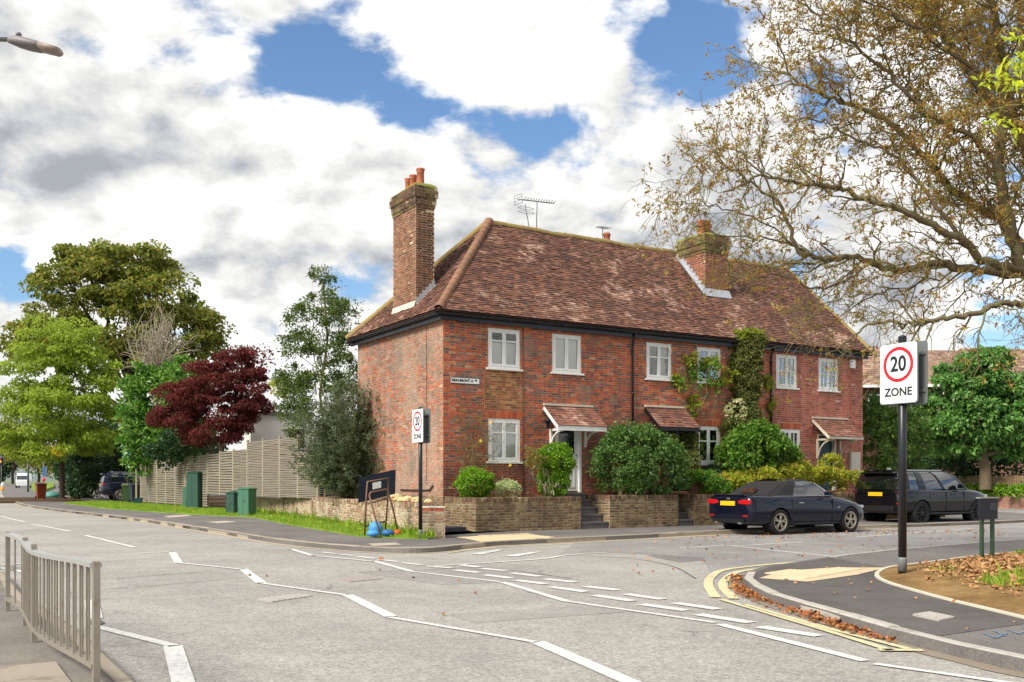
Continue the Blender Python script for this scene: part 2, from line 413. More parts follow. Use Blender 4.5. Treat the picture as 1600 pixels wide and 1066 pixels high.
m['tactile'] = plain('buff_concrete', (204, 182, 150), 0.85, 0.16, 3, bump=0.3, dirt=((150, 120, 80), 0.35))
m['tactile_old'] = plain('buff_concrete_old', (198, 180, 146), 0.85, 0.2, 3, bump=0.3, dirt=((150, 120, 80), 0.4))
m['slab'] = plain('paving_concrete', (150, 140, 126), 0.85, 0.2, 2, bump=0.4, dirt=((90, 80, 68), 0.5))
m['iron'] = plain('cast_iron', (128, 124, 120), 0.55, 0.25, 8, metal=0.3, bump=0.4, dirt=((90, 70, 50), 0.4))
t = NT('earth'); nz = t.noise(1.4, 7, 0.65)
cc = t.ramp(nz, [(0.3, lin(104, 80, 50)), (0.48, lin(134, 106, 68)), (0.7, lin(158, 130, 88))])
cc = t.gain(cc, t.math('MULTIPLY_ADD', t.noise(14, 6, 0.75), 1.1, 0.45))
m['earth'] = t.done(t.pbr(cc, 0.95, 0, t.bump(t.noise(18, 6, 0.7), 0.8, 0.03), 0.1))
t = NT('soil'); m['soil'] = t.done(t.pbr(t.gain(lin(84, 66, 48), t.math('MULTIPLY_ADD', t.noise(14, 5), 0.9, 0.5)), 0.95, 0, t.bump(t.noise(25, 5), 0.8, 0.02), 0.1))
t = NT('turf'); nz = t.noise(0.9, 6, 0.65)
cc = t.ramp(nz, [(0.3, lin(92, 116, 42)), (0.5, lin(120, 150, 54)), (0.72, lin(150, 168, 78))])
m['turf'] = t.done(t.pbr(t.gain(cc, t.math('MULTIPLY_ADD', t.noise(60, 4), 0.7, 0.65)), 0.9, 0, t.bump(t.noise(50, 5), 0.8, 0.03), 0.1))
m['far_ground'] = plain('far_ground', (112, 124, 70), 0.95, 0.25, 0.2)
m['brick_front'] = brick_mat('brick_red', [(196, 98, 68), (182, 90, 66), (206, 112, 76), (174, 88, 70), (190, 98, 72), (160, 88, 74), (116, 92, 86), (200, 104, 70), (134, 104, 94), (176, 94, 72), (206, 122, 86), (110, 92, 88), (146, 112, 100), (182, 92, 68), (128, 100, 92), (190, 140, 110)],
    [((148, 132, 118), 0.9, 0.54, 0.68, 0.6), ((132, 80, 72), 0.5, 0.52, 0.68, 0.45), ((118, 104, 92), 2.2, 0.58, 0.7, 0.5)])
m['brick_low'] = brick_mat('brick_purple', [(150, 82, 70), (134, 78, 72), (160, 88, 72), (120, 80, 78), (146, 80, 66), (128, 90, 84), (166, 92, 72)], [((140, 124, 104), 1.1, 0.55, 0.7, 0.5)])
m['brick_infill'] = brick_mat('brick_brown', [(176, 124, 82), (158, 104, 70), (188, 136, 92), (140, 98, 72), (150, 92, 62), (120, 86, 66), (172, 112, 76)], [((206, 170, 124), 2.0, 0.55, 0.7, 0.4)])
m['brick_third'] = brick_mat('brick_pink', [(182, 108, 90), (170, 98, 86), (190, 116, 96), (158, 92, 84), (176, 104, 86), (140, 88, 82), (186, 110, 92)], [((150, 92, 86), 0.7, 0.5, 0.7, 0.4)])
m['brick_side'] = brick_mat('brick_weathered', [(172, 122, 100), (160, 106, 86), (152, 122, 104), (178, 102, 76), (146, 120, 106), (182, 132, 108), (136, 106, 92), (184, 108, 80), (158, 134, 116)],
    [((184, 158, 136), 0.45, 0.46, 0.62, 0.7), ((116, 106, 96), 0.9, 0.52, 0.66, 0.6), ((228, 220, 208), 5.0, 0.68, 0.74, 0.7)])
m['brick_stack_lit'] = brick_mat('brick_stack', [(142, 98, 76), (128, 88, 70), (152, 106, 80), (118, 84, 68), (136, 94, 74), (110, 80, 70)], [((164, 120, 90), 0.9, 0.52, 0.7, 0.5)])  # paler copy for the stack's sunlit face, light put into the colour
m['brick_stack_shaded'] = brick_mat('stack_brick_shaded', [(116, 82, 66), (98, 72, 62), (128, 90, 70), (88, 68, 62), (110, 76, 62), (136, 92, 70)])  # same stack's brick darkened for the faces turned from the sun
m['brick_stack_c'] = brick_mat('brick_stack_red', [(150, 88, 70), (132, 78, 64), (160, 96, 74), (120, 74, 66), (142, 84, 68)])
m['brick_cap'] = brick_mat('brick_cap', [(98, 76, 62), (84, 68, 58), (112, 84, 66), (120, 92, 74)], [((120, 118, 62), 1.6, 0.46, 0.62, 0.75)])
m['brick_garden'] = brick_mat('brick_garden', [(132, 112, 84), (118, 98, 74), (144, 122, 92), (108, 88, 72), (126, 104, 82), (98, 84, 72), (150, 128, 98), (122, 92, 74)],
    [((176, 160, 128), 1.2, 0.54, 0.66, 0.65), ((112, 100, 60), 0.8, 0.5, 0.7, 0.4), ((222, 214, 198), 4.5, 0.66, 0.73, 0.8)])
m['brick_boundary'] = brick_mat('brick_boundary', [(176, 154, 126), (160, 136, 110), (186, 164, 136), (150, 122, 98), (168, 128, 102), (140, 122, 104), (190, 172, 148)],
    [((206, 194, 172), 1.0, 0.5, 0.66, 0.7), ((104, 92, 78), 0.9, 0.55, 0.7, 0.6), ((230, 224, 210), 4.5, 0.62, 0.7, 0.7)])
m['brick_wall_far'] = brick_mat('brick_wall_far', [(160, 118, 98), (146, 104, 88), (172, 128, 106), (134, 100, 88)])
m['brick_rubbed'] = brick_mat('brick_rubbed', [(196, 96, 66), (184, 88, 62), (204, 106, 72), (176, 84, 64)])
def mortar_mat(name, c, c2):
    t = NT(name); cc = t.mix(t.step(t.noise(0.9, 6, 0.65), 0.38, 0.64), lin(c), lin(c2))
    return t.done(t.pbr(t.gain(cc, t.math('MULTIPLY_ADD', t.noise(30, 4), 0.5, 0.75)), 0.95, 0, t.bump(t.noise(60, 4), 0.5, 0.008), 0.1))
m['mortar'] = mortar_mat('mortar_buff', (204, 164, 132), (172, 138, 114))
m['mortar_side'] = mortar_mat('mortar_pale', (184, 158, 136), (148, 130, 114))
m['mortar_pink'] = mortar_mat('mortar_pink', (204, 166, 146), (186, 148, 132))
m['mortar_dark'] = mortar_mat('mortar_garden', (184, 170, 140), (140, 126, 100))
m['mortar_pale'] = mortar_mat('mortar_boundary', (204, 190, 164), (150, 136, 114))
m['mortar_stack'] = mortar_mat('mortar_stack', (206, 180, 150), (184, 156, 128))
m['tile'] = tile_mat('clay_tile', [(116, 80, 66), (104, 73, 62), (128, 90, 73), (94, 68, 60), (120, 83, 69), (102, 76, 67), (138, 100, 82), (90, 66, 58)])
m['tile_porch'] = tile_mat('clay_tile_porch', [(132, 92, 78), (118, 82, 72), (146, 102, 84), (108, 78, 70), (138, 92, 76)])
m['ridge'] = plain('ridge_tile', (140, 102, 80), 0.85, 0.25, 3, bump=0.4, dirt=((128, 116, 66), 0.7))
m['ridge_moss'] = plain('ridge_tile_mossy', (148, 126, 78), 0.9, 0.25, 4, bump=0.5, dirt=((124, 132, 60), 0.8))
m['lead'] = plain('lead_flashing', (176, 180, 186), 0.5, 0.15, 4, metal=0.2, dirt=((120, 120, 122), 0.5))
m['mortar_fillet'] = plain('mortar_fillet', (206, 196, 178), 0.9, 0.15, 6, bump=0.4)
m['blackpaint'] = plain('black_gutter', (24, 27, 34), 0.35, 0.15, 3, spec=0.5)
m['whitepaint'] = plain('white_joinery', (236, 236, 232), 0.45, 0.05, 2, dirt=((190, 184, 172), 0.2))
m['creampaint'] = plain('cream_joinery', (214, 206, 188), 0.5, 0.07, 2)
m['blackdoor'] = plain('black_door', (26, 24, 30), 0.35, 0.1)
m['tealdoor'] = plain('teal_door', (22, 62, 72), 0.4, 0.1)
m['pane'] = glass_mat('window_glass', (0.98, 0.99, 0.985), 0.02)
m['pane_sky'] = glass_mat('window_glass_bright', (0.55, 0.6, 0.6), 0.42)
m['blind'] = plain('blind_slat', (248, 248, 244), 0.6, 0.02)
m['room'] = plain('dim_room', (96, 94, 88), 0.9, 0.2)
m['curtain'] = plain('net_curtain', (196, 190, 176), 0.8, 0.1, 6)
m['pot'] = plain('chimney_pot_clay', (172, 100, 72), 0.8, 0.16, 5, bump=0.2, dirt=((140, 120, 70), 0.5))
m['moss'] = plain('moss', (126, 128, 56), 0.95, 0.3, 9, bump=0.8)
m['galv'] = plain('grey_metal', (120, 122, 122), 0.45, 0.15, 4, metal=0.6)
m['railing'] = plain('galvanised_rail', (160, 152, 140), 0.45, 0.14, 5, metal=0.45, dirt=((132, 108, 80), 0.5))
m['railing_top'] = plain('galvanised_top', (190, 190, 186), 0.4, 0.1, 5, metal=0.5)
m['pole'] = plain('black_pole', (26, 28, 36), 0.35, 0.12, 3, spec=0.5)
m['signwhite'] = plain('sign_white', (240, 240, 238), 0.4, 0.03)
m['signred'] = plain('sign_red', (212, 34, 46), 0.4, 0.03)
m['signblack'] = plain('sign_black', (26, 40, 42), 0.45, 0.03)
m['signgrey'] = plain('sign_grey', (110, 114, 114), 0.5, 0.08)
m['fence'] = plain('fence_board', (146, 136, 122), 0.85, 0.2, 3, bump=0.3, dirt=((120, 104, 86), 0.5))
m['fence_post'] = plain('fence_post', (162, 150, 132), 0.85, 0.14, 3, bump=0.3, dirt=((140, 120, 96), 0.4))
m['picket'] = plain('picket_wood', (136, 118, 88), 0.85, 0.2, 3, bump=0.3)
m['cab'] = plain('green_cabinet', (70, 116, 92), 0.5, 0.1, 2, dirt=((100, 110, 84), 0.35))
m['cab_dark'] = plain('green_cabinet_dark', (44, 80, 66), 0.5, 0.12, 2, dirt=((80, 92, 72), 0.3))
m['render'] = plain('white_render', (226, 222, 214), 0.85, 0.06, 0.8, dirt=((180, 176, 166), 0.35))
m['bark'] = plain('bark', (98, 84, 66), 0.95, 0.3, 5, bump=0.8, bscale=25, dirt=((120, 124, 84), 0.5))
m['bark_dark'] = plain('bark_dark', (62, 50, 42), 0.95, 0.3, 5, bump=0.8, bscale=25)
m['bark_moss'] = plain('bark_mossy', (104, 92, 70), 0.95, 0.3, 4, bump=0.9, bscale=22, dirt=((116, 128, 74), 0.75))
m['twig'] = plain('twig', (116, 106, 70), 0.9, 0.25, 5)
m['twig_grey'] = plain('dead_twig', (170, 158, 138), 0.9, 0.15, 5)
# ------------------------------------------------------------------ ground, roads, pavements
KH = 0.11                                                         # kerb height
def G(pts, z=0.0): return [ground(x, y, z) for x, y in pts]
sheet('ground', [(-900, -300), (900, -300), (900, 1500), (-900, 1500)], -0.05, m['far_ground'], kind='structure')
far_kerb = G([(13, 749.0+2.2), (7, 757), (3, 769), (20, 784.6), (63, 795.5), (200, 812.5), (330, 832.5), (430, 849)])
far_kerb[0] = Vector((-250, 480, 0))
far_kerb += G([(510, 858), (580, 863), (640, 865), (690, 862.5), (760, 855), (870, 848.5), (1000, 842), (1100, 836.5)])
e = far_kerb[-1]; far_kerb += [e+U*6, e+U*13, e+U*17+V*0.8, e+U*20+V*3.0, e+U*22+V*6.5, e+U*23+V*11, e+U*25+V*25]
far_kerb = smooth_path(far_kerb, 5)
near_left = G([(0, 903), (16, 915), (30, 936), (54, 955), (100, 985), (150, 1027), (195, 1070)])
q0 = near_left[0]+Vector((-2.4, 2.6, 0)); q1 = near_left[-1]
near_left = [q0+V*260, q0+V*90, q0+V*30, q0+V*10, q0+V*3.5, q0+V*1.0, near_left[0]+Vector((-1.2, 1.1, 0))]+near_left+[q1-V*1, q1-V*3, q1-V*8, q1-V*20, q1-V*45]
near_left = smooth_path(near_left, 4)
right_kerb = G([(1600, 1052), (1536, 1037), (1416, 1007), (1292, 969), (1202, 941), (1169, 922), (1161, 909), (1187, 897), (1225, 890), (1322, 875), (1375, 869), (1450, 862), (1525, 855), (1600, 850)])
q0 = right_kerb[0]; q1 = right_kerb[-1]
right_kerb = [q0-V*45, q0-V*20, q0-V*8, q0-V*3, q0-V*1.1]+right_kerb+[q1+U*2, q1+U*5-V*.3, q1+U*11-V*1.2, q1+U*24-V*6, q1+U*60-V*24]
right_kerb = smooth_path(right_kerb, 5)
# the carriageway: one sheet under everything between the kerbs
road = sheet('road', [p+Vector((0, 0, 0)) for p in (far_kerb[0]+U*3, )]+[(-6, 60), (40, 90), (120, 90), (120, -60), (10, -60), (-60, -60), (-300, 450)], 0.0, m['road'], kind='structure')
side_road = sheet('side_road', G([(872, 868), (905, 866), (950, 863.6), (1010, 866), (1100, 872), (1110, 900), (1150, 915)])+[ground(1230, 880)]+[p for p in right_kerb if p.y > 15 and p.x > 5.5]+[Vector((60, 60, 0)), Vector((20, 60, 0)), e+U*22+V*6, e+U*13, e]+G([(1000, 843), (900, 848)]), 0.004, m['sideroad'], kind='structure')
# raised surfaces
house_side = [Vector((-40, 95, 0)), Vector((60, 95, 0))]
far_pave = slab('pavement', far_kerb+[Vector((60, 80, 0)), Vector((-180, 480, 0))], -0.02, KH-0.012, m['pave'], kind='structure')
near_pave = slab('pavement', near_left+[Vector((-40, -45, 0)), Vector((-260, 200, 0))], -0.02, KH-0.012, m['pave_near'], kind='structure')
right_pave = slab('pavement', right_kerb+[Vector((110, 5, 0)), Vector((40, -40, 0))], -0.02, KH-0.012, m['pave'], kind='structure')
def kerb_run(path, parent, side, mat, length=0.915, w=0.13, lo=0, hi=1e9, drops=()):
    """kerb stones along a path; each stone its own piece"""
    dist = 0; pts = [Vector((p.x, p.y, 0)) for p in path]
    P = resample(pts, length)
    for i, (a, b) in enumerate(zip(P, P[1:])):
        mid = (a+b)/2
        if not (lo < mid.length < hi): continue
        if mid.y < 3 or abs(mid.x)/max(mid.y, .1) > 0.62: continue
        d = (b-a); L = d.length; d.normalize(); nn = Vector((-d.y, d.x, 0))*side
        h = KH
        for c, r in drops:
            if (mid-c).length < r: h = 0.035
        h += random.uniform(-0.006, 0.006)
        g = 0.004
        prof = [(0, -0.02), (0.0, h-0.035), (0.012, h-0.012), (0.034, h), (w, h), (w, -0.02)]
        r0 = [a+d*g+nn*x+Vector((0, 0, z)) for x, z in prof]; r1 = [a+d*(L-g)+nn*x+Vector((0, 0, z)) for x, z in prof]
        MB().loft([r0, r1], True, True).build('kerb_stone', mat, parent)
tact_l = [p+V*.28 for p in G([(726, 847), (832, 840), (873, 848.5), (762, 855.5)], 0.0)]
tact_r = G([(1186, 903), (1222, 892), (1300, 886.5), (1384, 886.5), (1340, 897.5), (1262, 908.5)], KH)
cl = sum(tact_l, Vector())/4; crr = ground(1200, 892)
kerb_run(far_kerb, far_pave, 1, m['kerb_old'], hi=75, drops=[(ground(800, 852), 1.3)])
kerb_run(near_left, near_pave, -1, m['kerb_old'], hi=30)
kerb_run(right_kerb, right_pave, -1, m['kerb'], hi=45, drops=[(ground(1230, 889), 2.0)])
# channel at the foot of the far kerb: a pale strip of dust and concrete
Lf, Rt = ribbon([p for p in far_kerb if 10 < p.length < 120], 0.3)
mb = MB(); mb.loft([[(a.x, a.y, 0.005), (b.x, b.y, 0.005)] for a, b in zip(Lf, Rt)], closed=False); 
mb.build('gutter_strip', plain('gutter_dust', (186, 170, 146), 0.9, 0.16, 2.5, bump=0.3), road)
Lf, Rt = ribbon([p for p in right_kerb if 5 < p.length < 22], 0.36)
mb = MB(); mb.loft([[(a.x, a.y, 0.006), (b.x, b.y, 0.006)] for a, b in zip(Lf, Rt)], closed=False)
mb.build('gutter_strip', plain('gutter_grit', (142, 130, 114), 0.9, 0.2, 2.5, bump=0.3), road)
# resurfaced part of the right-hand pavement, older part beyond a joint
def inner(path, off):
    out = []
    for i, p in enumerate(path):
        d = (path[min(i+1, len(path)-1)]-path[max(i-1, 0)]).normalized(); out.append(p+Vector((d.y, -d.x, 0))*off)
    return out
newp = [p for p in inner(right_kerb, .12) if 8.35 < p.y < 17.2 and p.x < 9]+G([(1386, 885), (1369, 898), (1382, 909), (1431, 924), (1487, 939), (1600, 966), (1602, 973)], KH)
sheet('new_asphalt', newp, KH-0.008, m['pave_new'], right_pave)
# verge on the right with a concrete edging
verge_edge = smooth_path(G([(1700, 992), (1600, 965), (1487, 938), (1431, 923), (1385, 909), (1370, 898), (1388, 887), (1440, 880), (1525, 869), (1600, 862), (1700, 855)], KH), 5)
verge_edge = [p.to_2d().to_3d() for p in verge_edge]
bm = bmesh.new()
vr_poly = [(p.x, p.y) for p in verge_edge]+[(verge_edge[-1].x+14, verge_edge[-1].y+2), (verge_edge[0].x+16, verge_edge[0].y-3)]
def verge_h(x, y):
    p = Vector((x, y)); dd = min((Vector((q.x, q.y))-p).length for q in verge_edge)
    return KH+0.0+0.32*(1-math.exp(-dd/2.2))
# mound: rings moving in from the edge
cen = Vector((verge_edge[-1].x+6, (verge_edge[0].y+verge_edge[-1].y)/2+1.0))
rings = []
for f in (0, 0.04, 0.1, 0.2, 0.35, 0.55, 0.8):
    r = []
    for x, y in vr_poly:
        q = Vector((x, y)).lerp(cen, f); r.append((q.x, q.y, (KH-0.002) if f == 0 else verge_h(q.x, q.y)+random.uniform(-.012, .012)))
    rings.append(r)
mb = MB(); mb.loft(rings, cap1=True, sm=True)
verge = mb.build('verge', m['earth'], kind='structure')
mb = MB(); Lf, Rt = ribbon(verge_edge, 0.06)
mb.loft([[(a.x, a.y, KH-0.03), (a.x, a.y, KH+0.012), (b.x, b.y, KH+0.012), (b.x, b.y, KH-0.03)] for a, b in zip(Lf, Rt)], closed=True)
mb.build('edging', plain('edging_concrete', (206, 196, 176), 0.85, 0.14, 3, bump=0.3), verge)
# grass verge on the left
gl = G([(100, 786.5), (160, 794), (260, 801.5), (400, 809), (446, 819), (560, 838), (668, 842.5), (668, 836)], KH)
grass_left = gl+[ground(560, 823, KH), ground(480, 808, KH), ground(400, 800, KH), ground(325, 794, KH), ground(249, 788, KH), ground(200, 785, KH), ground(150, 783.5, KH)]
verge_l = slab('grass_verge', grass_left, 0.0, KH+0.012, m['turf'], kind='structure')
# land behind the kerb line on the left: gardens and the drive
back = [ground(150, 783.5, KH), ground(200, 785, KH), ground(249, 788, KH), ground(325, 794, KH), ground(400, 800, KH), ground(480, 808, KH), ground(560, 823, KH), ground(690, 836, KH)]
slab('garden_ground', back+[world(0, 8), world(30, 8), world(30, 60), world(-40, 60)], 0.0, KH+0.006, m['soil'], kind='structure')
gb = [ground(60, 771, KH), ground(100, 786.4, KH), ground(150, 783.4, KH)]
slab('grass_bank', [ground(46, 759.5, KH), ground(54, 768, KH), ground(70, 768.5, KH), ground(84, 763, KH), ground(84, 757, KH), ground(60, 755, KH)], 0.0, KH+0.3, m['turf'], kind='structure')
# ------------------------------------------------------------------ road markings
def stripe(pts, w, mat=m['white'], name='road_line', z=0.009, ends=None):
    pts = [Vector((p.x, p.y, 0)) for p in pts]
    Lf, Rt = ribbon(pts, w); mb = MB()
    mb.loft([[(a.x, a.y, z), (b.x, b.y, z)] for a, b in zip(Lf, Rt)], closed=False); return mb.build(name, mat, road)
def seg(x0, y0, x1, y1, w, name='road_line'): return stripe([ground(x0, y0), ground(x1, y1)], w, name=name)
for a in ((-60, 796, -12, 804.5), (0, 807, 39, 816), (51, 819.5, 111, 831), (133, 837, 211, 856)): seg(*a, 0.11, 'centre_dash')
for a in ((216, 865, 276, 863), (280, 880, 379, 890.5), (405, 911.5, 543, 931), (609, 965.5, 840, 1005)): seg(*a, 0.085, 'zigzag_line')
for a in ((269, 863, 279, 880), (380, 890, 409, 912), (543, 930.5, 611, 964.5), (839, 1004, 1010, 1078)): seg(*a, 0.145, 'zigzag_line')
for a in ((409, 859, 456, 859), (487, 868.5, 585, 878), (638, 893, 782, 910), (880, 939.5, 1118, 974), (1366, 1038.5, 1580, 1069)): seg(*a, 0.085, 'zigzag_line')
for a in ((455, 858.5, 489, 869), (585, 877.5, 641, 893), (785, 910.5, 883, 939.5), (1124, 976.5, 1352, 1034)): seg(*a, 0.115, 'zigzag_line')
for a in ((0, 884, 36, 881), (0, 888, 52, 897), (150, 980, 274, 1011)): seg(*a, 0.11, 'zigzag_line')
for a in ((270, 1010, 290, 1080), (143, 938, 148, 968)): seg(*a, 0.16, 'zigzag_line')
for a in ((503, 863.5, 526, 866), (530, 866.5, 553, 869), (558, 870, 587, 873.5), (593, 875, 622, 878.5), (629, 880, 658, 883.5)): seg(*a, 0.12, 'give_way_dash')
for a in ((717, 883, 749, 887), (752, 889, 792, 892.5), (799, 896, 844, 901.5), (852, 905.5, 899, 910.5), (914, 917, 966, 923), (977, 929, 1036, 937.5), (1055, 943, 1122, 953)): seg(*a, 0.17, 'give_way_dash')
for a in ((672, 886, 706, 888), (711, 891.5, 749, 895.5), (756, 899, 799, 904), (807, 907.5, 854, 913.5), (861, 918, 916, 925.5), (929, 931, 989, 940), (1002, 945, 1073, 955), (1090, 961, 1174, 974), (1187, 980.5, 1281, 995)): seg(*a, 0.17, 'give_way_dash')
stripe(smooth_path(G([(668, 886), (760, 880), (846, 874), (880, 868.5), (915, 865.5), (949, 864)])), 0.10)
for q in (((734, 866), (752, 867.5), (787, 859.8), (780, 859.4)), ((785, 869.5), (806, 870.5), (845, 863.2), (838, 862.8))):
    sheet('give_way_mark', G(q), 0.010, m['white'], road)
for a in ((1060, 857, 1135, 852.5), (1135, 853, 1172, 853), (1172, 852.5, 1253, 847.5), (1142, 853.5, 1322, 872.5), (1337, 840, 1523, 826)): seg(*a, 0.09)
def ystripe(pts, w=0.10): return stripe(smooth_path(G(pts), 5), w, m['yellow'], 'yellow_line', 0.0135)
ystripe([(1118, 935), (1107, 916), (1111, 903), (1130, 892), (1187, 884.5), (1262, 878), (1330, 873.5)], 0.13)
ystripe([(1147, 937), (1130, 919), (1134, 906), (1152, 895), (1190, 889.5), (1250, 884), (1300, 879.5)], 0.13)
ystripe([(1127, 938), (1281, 984), (1392, 1018.5)], 0.085); ystripe([(1163, 946), (1285, 981), (1420, 1016)], 0.085)
ystripe([(1372, 1017.5), (1442, 1018)], 0.10)
ystripe([(700, 865), (762, 857), (887, 850.5), (1000, 844), (1118, 837.5)], 0.07)
# ironwork let into the road and the pavement
def cover(poly, z, parent, mat, name='manhole_cover', ribs=10):
    P = G(poly, z); mb = MB(); mb.prism([(p.x, p.y) for p in ccw(P)], z-0.01, z+0.006)
    o = mb.build(name, mat, parent); a, b, c, d = P
    mb = MB()
    for k in range(ribs):
        f = (k+0.5)/ribs; p = a.lerp(b, f); q = d.lerp(c, f)
        for j in range(6):
            g0, g1 = (j+0.12)/6, (j+0.88)/6
            mb.bar(p.lerp(q, g0)+Vector((0, 0, .009)), p.lerp(q, g1)+Vector((0, 0, .009)), 0.03, 0.008)
    mb.build('tread', mat, o)
cover([(402, 936), (470, 928), (489, 931.5), (424, 941)], 0.005, road, plain('worn_cover', (176, 170, 164), 0.6, 0.2, 6, bump=0.3), ribs=8)
cover([(1426, 961), (1452, 957), (1491, 965), (1467, 970)], KH, right_pave, plain('steel_cover', (196, 188, 178), 0.5, 0.15, 6, metal=0.2), ribs=10)
cover([(520, 905), (580, 900), (600, 904.5), (545, 910)], 0.004, road, plain('patch_cover', (160, 150, 144), 0.7, 0.15, 6), ribs=4)
cover([(138, 975), (152, 967), (163, 974), (150, 980)], 0.004, road, m['iron'], 'drain_grate', 5)
for q, c in ((((575, 849), (618, 847.5), (628, 851), (583, 853)), (176, 164, 148)), (((255, 806.5), (290, 804.2), (300, 806), (265, 808.5)), (190, 176, 158)), (((322, 815.5), (352, 813.6), (372, 815.4), (340, 817.8)), (176, 166, 150))):
    sheet('paving_slab', G(q, KH), KH-0.004, plain('slab_tone', c, 0.85, 0.15, 3, bump=0.3), far_pave)
# trench repairs and tarred joints in the carriageway
for poly, c in ((((560, 895), (760, 888), (900, 905), (690, 914)), (142, 138, 133)), (((180, 905), (330, 893), (380, 903), (215, 918)), (148, 144, 138)), (((1010, 868), (1180, 858), (1240, 866), (1060, 879)), (120, 117, 114)), (((700, 960), (930, 945), (985, 956), (740, 974)), (146, 142, 136))):
    sheet('repair_patch', G(poly), 0.0025, asphalt_mat('asphalt_patch', c, tuple(x+10 for x in c), .5, 1.2, 0, .25), road)
tar = plain('tar_joint', (84, 80, 76), .8, .2)
for a_ in (((560, 895), (650, 891.5), (760, 888), (900, 905)), ((180, 905), (250, 899), (330, 893)), ((868, 868), (980, 872), (1050, 884), (1085, 905))):
    L_, R_ = ribbon(smooth_path([p+Vector(rng.normal(0, .03, 3)) for p in G(a_)], 6), .022); MB().loft([[(p.x, p.y, .0066), (q.x, q.y, .0066)] for p, q in zip(L_, R_)], closed=False).build('tar_joint', tar, road)
# ------------------------------------------------------------------ tactile paving: blister slabs laid singly
def tactile(poly, parent, mat, ang, zb):
    P = [Vector((p.x, p.y)) for p in poly]; c = sum(P, Vector((0, 0)))/len(P)
    du = Vector((math.cos(ang), math.sin(ang))); dv = Vector((-du.y, du.x)); S = 0.4
    sheet('tactile_bed', poly, zb-0.003, mat, parent)
    def inside(q):
        r = False; n = len(P); j = n-1
        for i in range(n):
            if ((P[i].y > q.y) != (P[j].y > q.y)) and (q.x < (P[j].x-P[i].x)*(q.y-P[i].y)/(P[j].y-P[i].y)+P[i].x): r = not r
            j = i
        return r
    mb = MB(); h = S/2-0.004; mb.chbox((-h, -h, -0.012), (h, h, 0.004), 0.003)
    for i in range(6):
        for j in range(6):
            x = -h+(i+.5)*2*h/6; y = -h+(j+.5)*2*h/6
            k = 6; mb.loft([[(x+r*math.cos(a*math.tau/k), y+r*math.sin(a*math.tau/k), z) for a in range(k)] for r, z in ((0.022, 0.004), (0.014, 0.010))], cap1=True)
    me = mb.mesh('tactile_slab', mat)
    for i in range(-12, 13):
        for j in range(-12, 13):
            q = c+du*(i*S)+dv*(j*S)
            if all(inside(q+du*a*S*.2+dv*b*S*.2) for a in (-1, 1) for b in (-1, 1)):
                o = link('tactile_slab', me, parent); o.location = (q.x, q.y, zb+random.uniform(0, .003)); o.rotation_euler = (0, 0, ang)
tactile(tact_r, right_pave, m['tactile'], math.atan2((tact_r[0]-tact_r[5]).y, (tact_r[0]-tact_r[5]).x), KH)
tactile(tact_l, far_pave, m['tactile_old'], HA, KH-0.004)
# slabs of the near pavement
for k in range(3):
    for j in range(2):
        p = ground(22, 1052, KH)-V*0.62*k+Vector((-0.62, -.35, 0))*j
        mb = MB(); mb.chbox((-0.3, -0.3, -0.01), (0.3, 0.3, 0.014), 0.004)
        o = mb.build('paving_slab', m['slab'], near_pave); o.location = (p.x, p.y, KH-.008); o.rotation_euler = (0, 0, HA)
# blue utility spray marks
blue = plain('blue_spray', (104, 136, 162), 0.85, 0.3, 20)
for k, (x0, y0, x1, y1) in enumerate(((1536, 988, 1556, 996), (1552, 984, 1572, 993), (1556, 996, 1574, 988), (1572, 982, 1594, 990), (1596, 980, 1620, 987), (1590, 989, 1612, 983))):
    a = ground(x0, y0, KH); b = ground(x1, y1, KH); L_, R_ = ribbon([a, b], 0.018)
    MB().loft([[(p.x, p.y, KH-.004), (q.x, q.y, KH-.004)] for p, q in zip(L_, R_)], closed=False).build('spray_mark', blue, right_pave)
# ------------------------------------------------------------------ bricks and tiles
BW, BH = 0.225, 0.0715            # stretcher pitch, course pitch
J = 0.016
def flemish(a0, a1, z0, z1, holes=(), stretcher=False, bh=BH):
    """bricks (a, b, z, z') of a wall face; bricks are cut at the openings"""
    out = []; n = int(round((z1-z0)/bh)); bh = (z1-z0)/max(n, 1)
    hd = 0.112; st = BW
    for k in range(n):
        zb = z0+k*bh; zt = zb+bh
        x = a0-((st+hd)/2 if k % 2 else 0); i = 0
        if stretcher: x = a0-(st/2 if k % 2 else 0)
        first = True
        while x < a1-0.01:
            w = st if (stretcher or i % 2 == 0) else hd
            l, r = max(x, a0), min(x+w, a1)
            parts = [(l, r)]
            for h0, h1, g0, g1 in holes:
                if zt > g0+0.02 and zb < g1-0.02:
                    nx = []
                    for p, q in parts:
                        if q <= h0 or p >= h1: nx.append((p, q))
                        else:
                            if p < h0-0.03: nx.append((p, h0))
                            if q > h1+0.03: nx.append((h1, q))
                            l_, r_ = max(p, h0), min(q, h1)
                            if r_-l_ > .045 and zt-g1 > .022 and zb < g1: out.append((l_, r_, g1, zt))
                            if r_-l_ > .045 and g0-zb > .022 and zt > g0: out.append((l_, r_, zb, g0))
                    parts = nx
            out += [(p, q, zb, zt) for p, q in parts if q-p > 0.045]
            x += w; i += 1
    return out
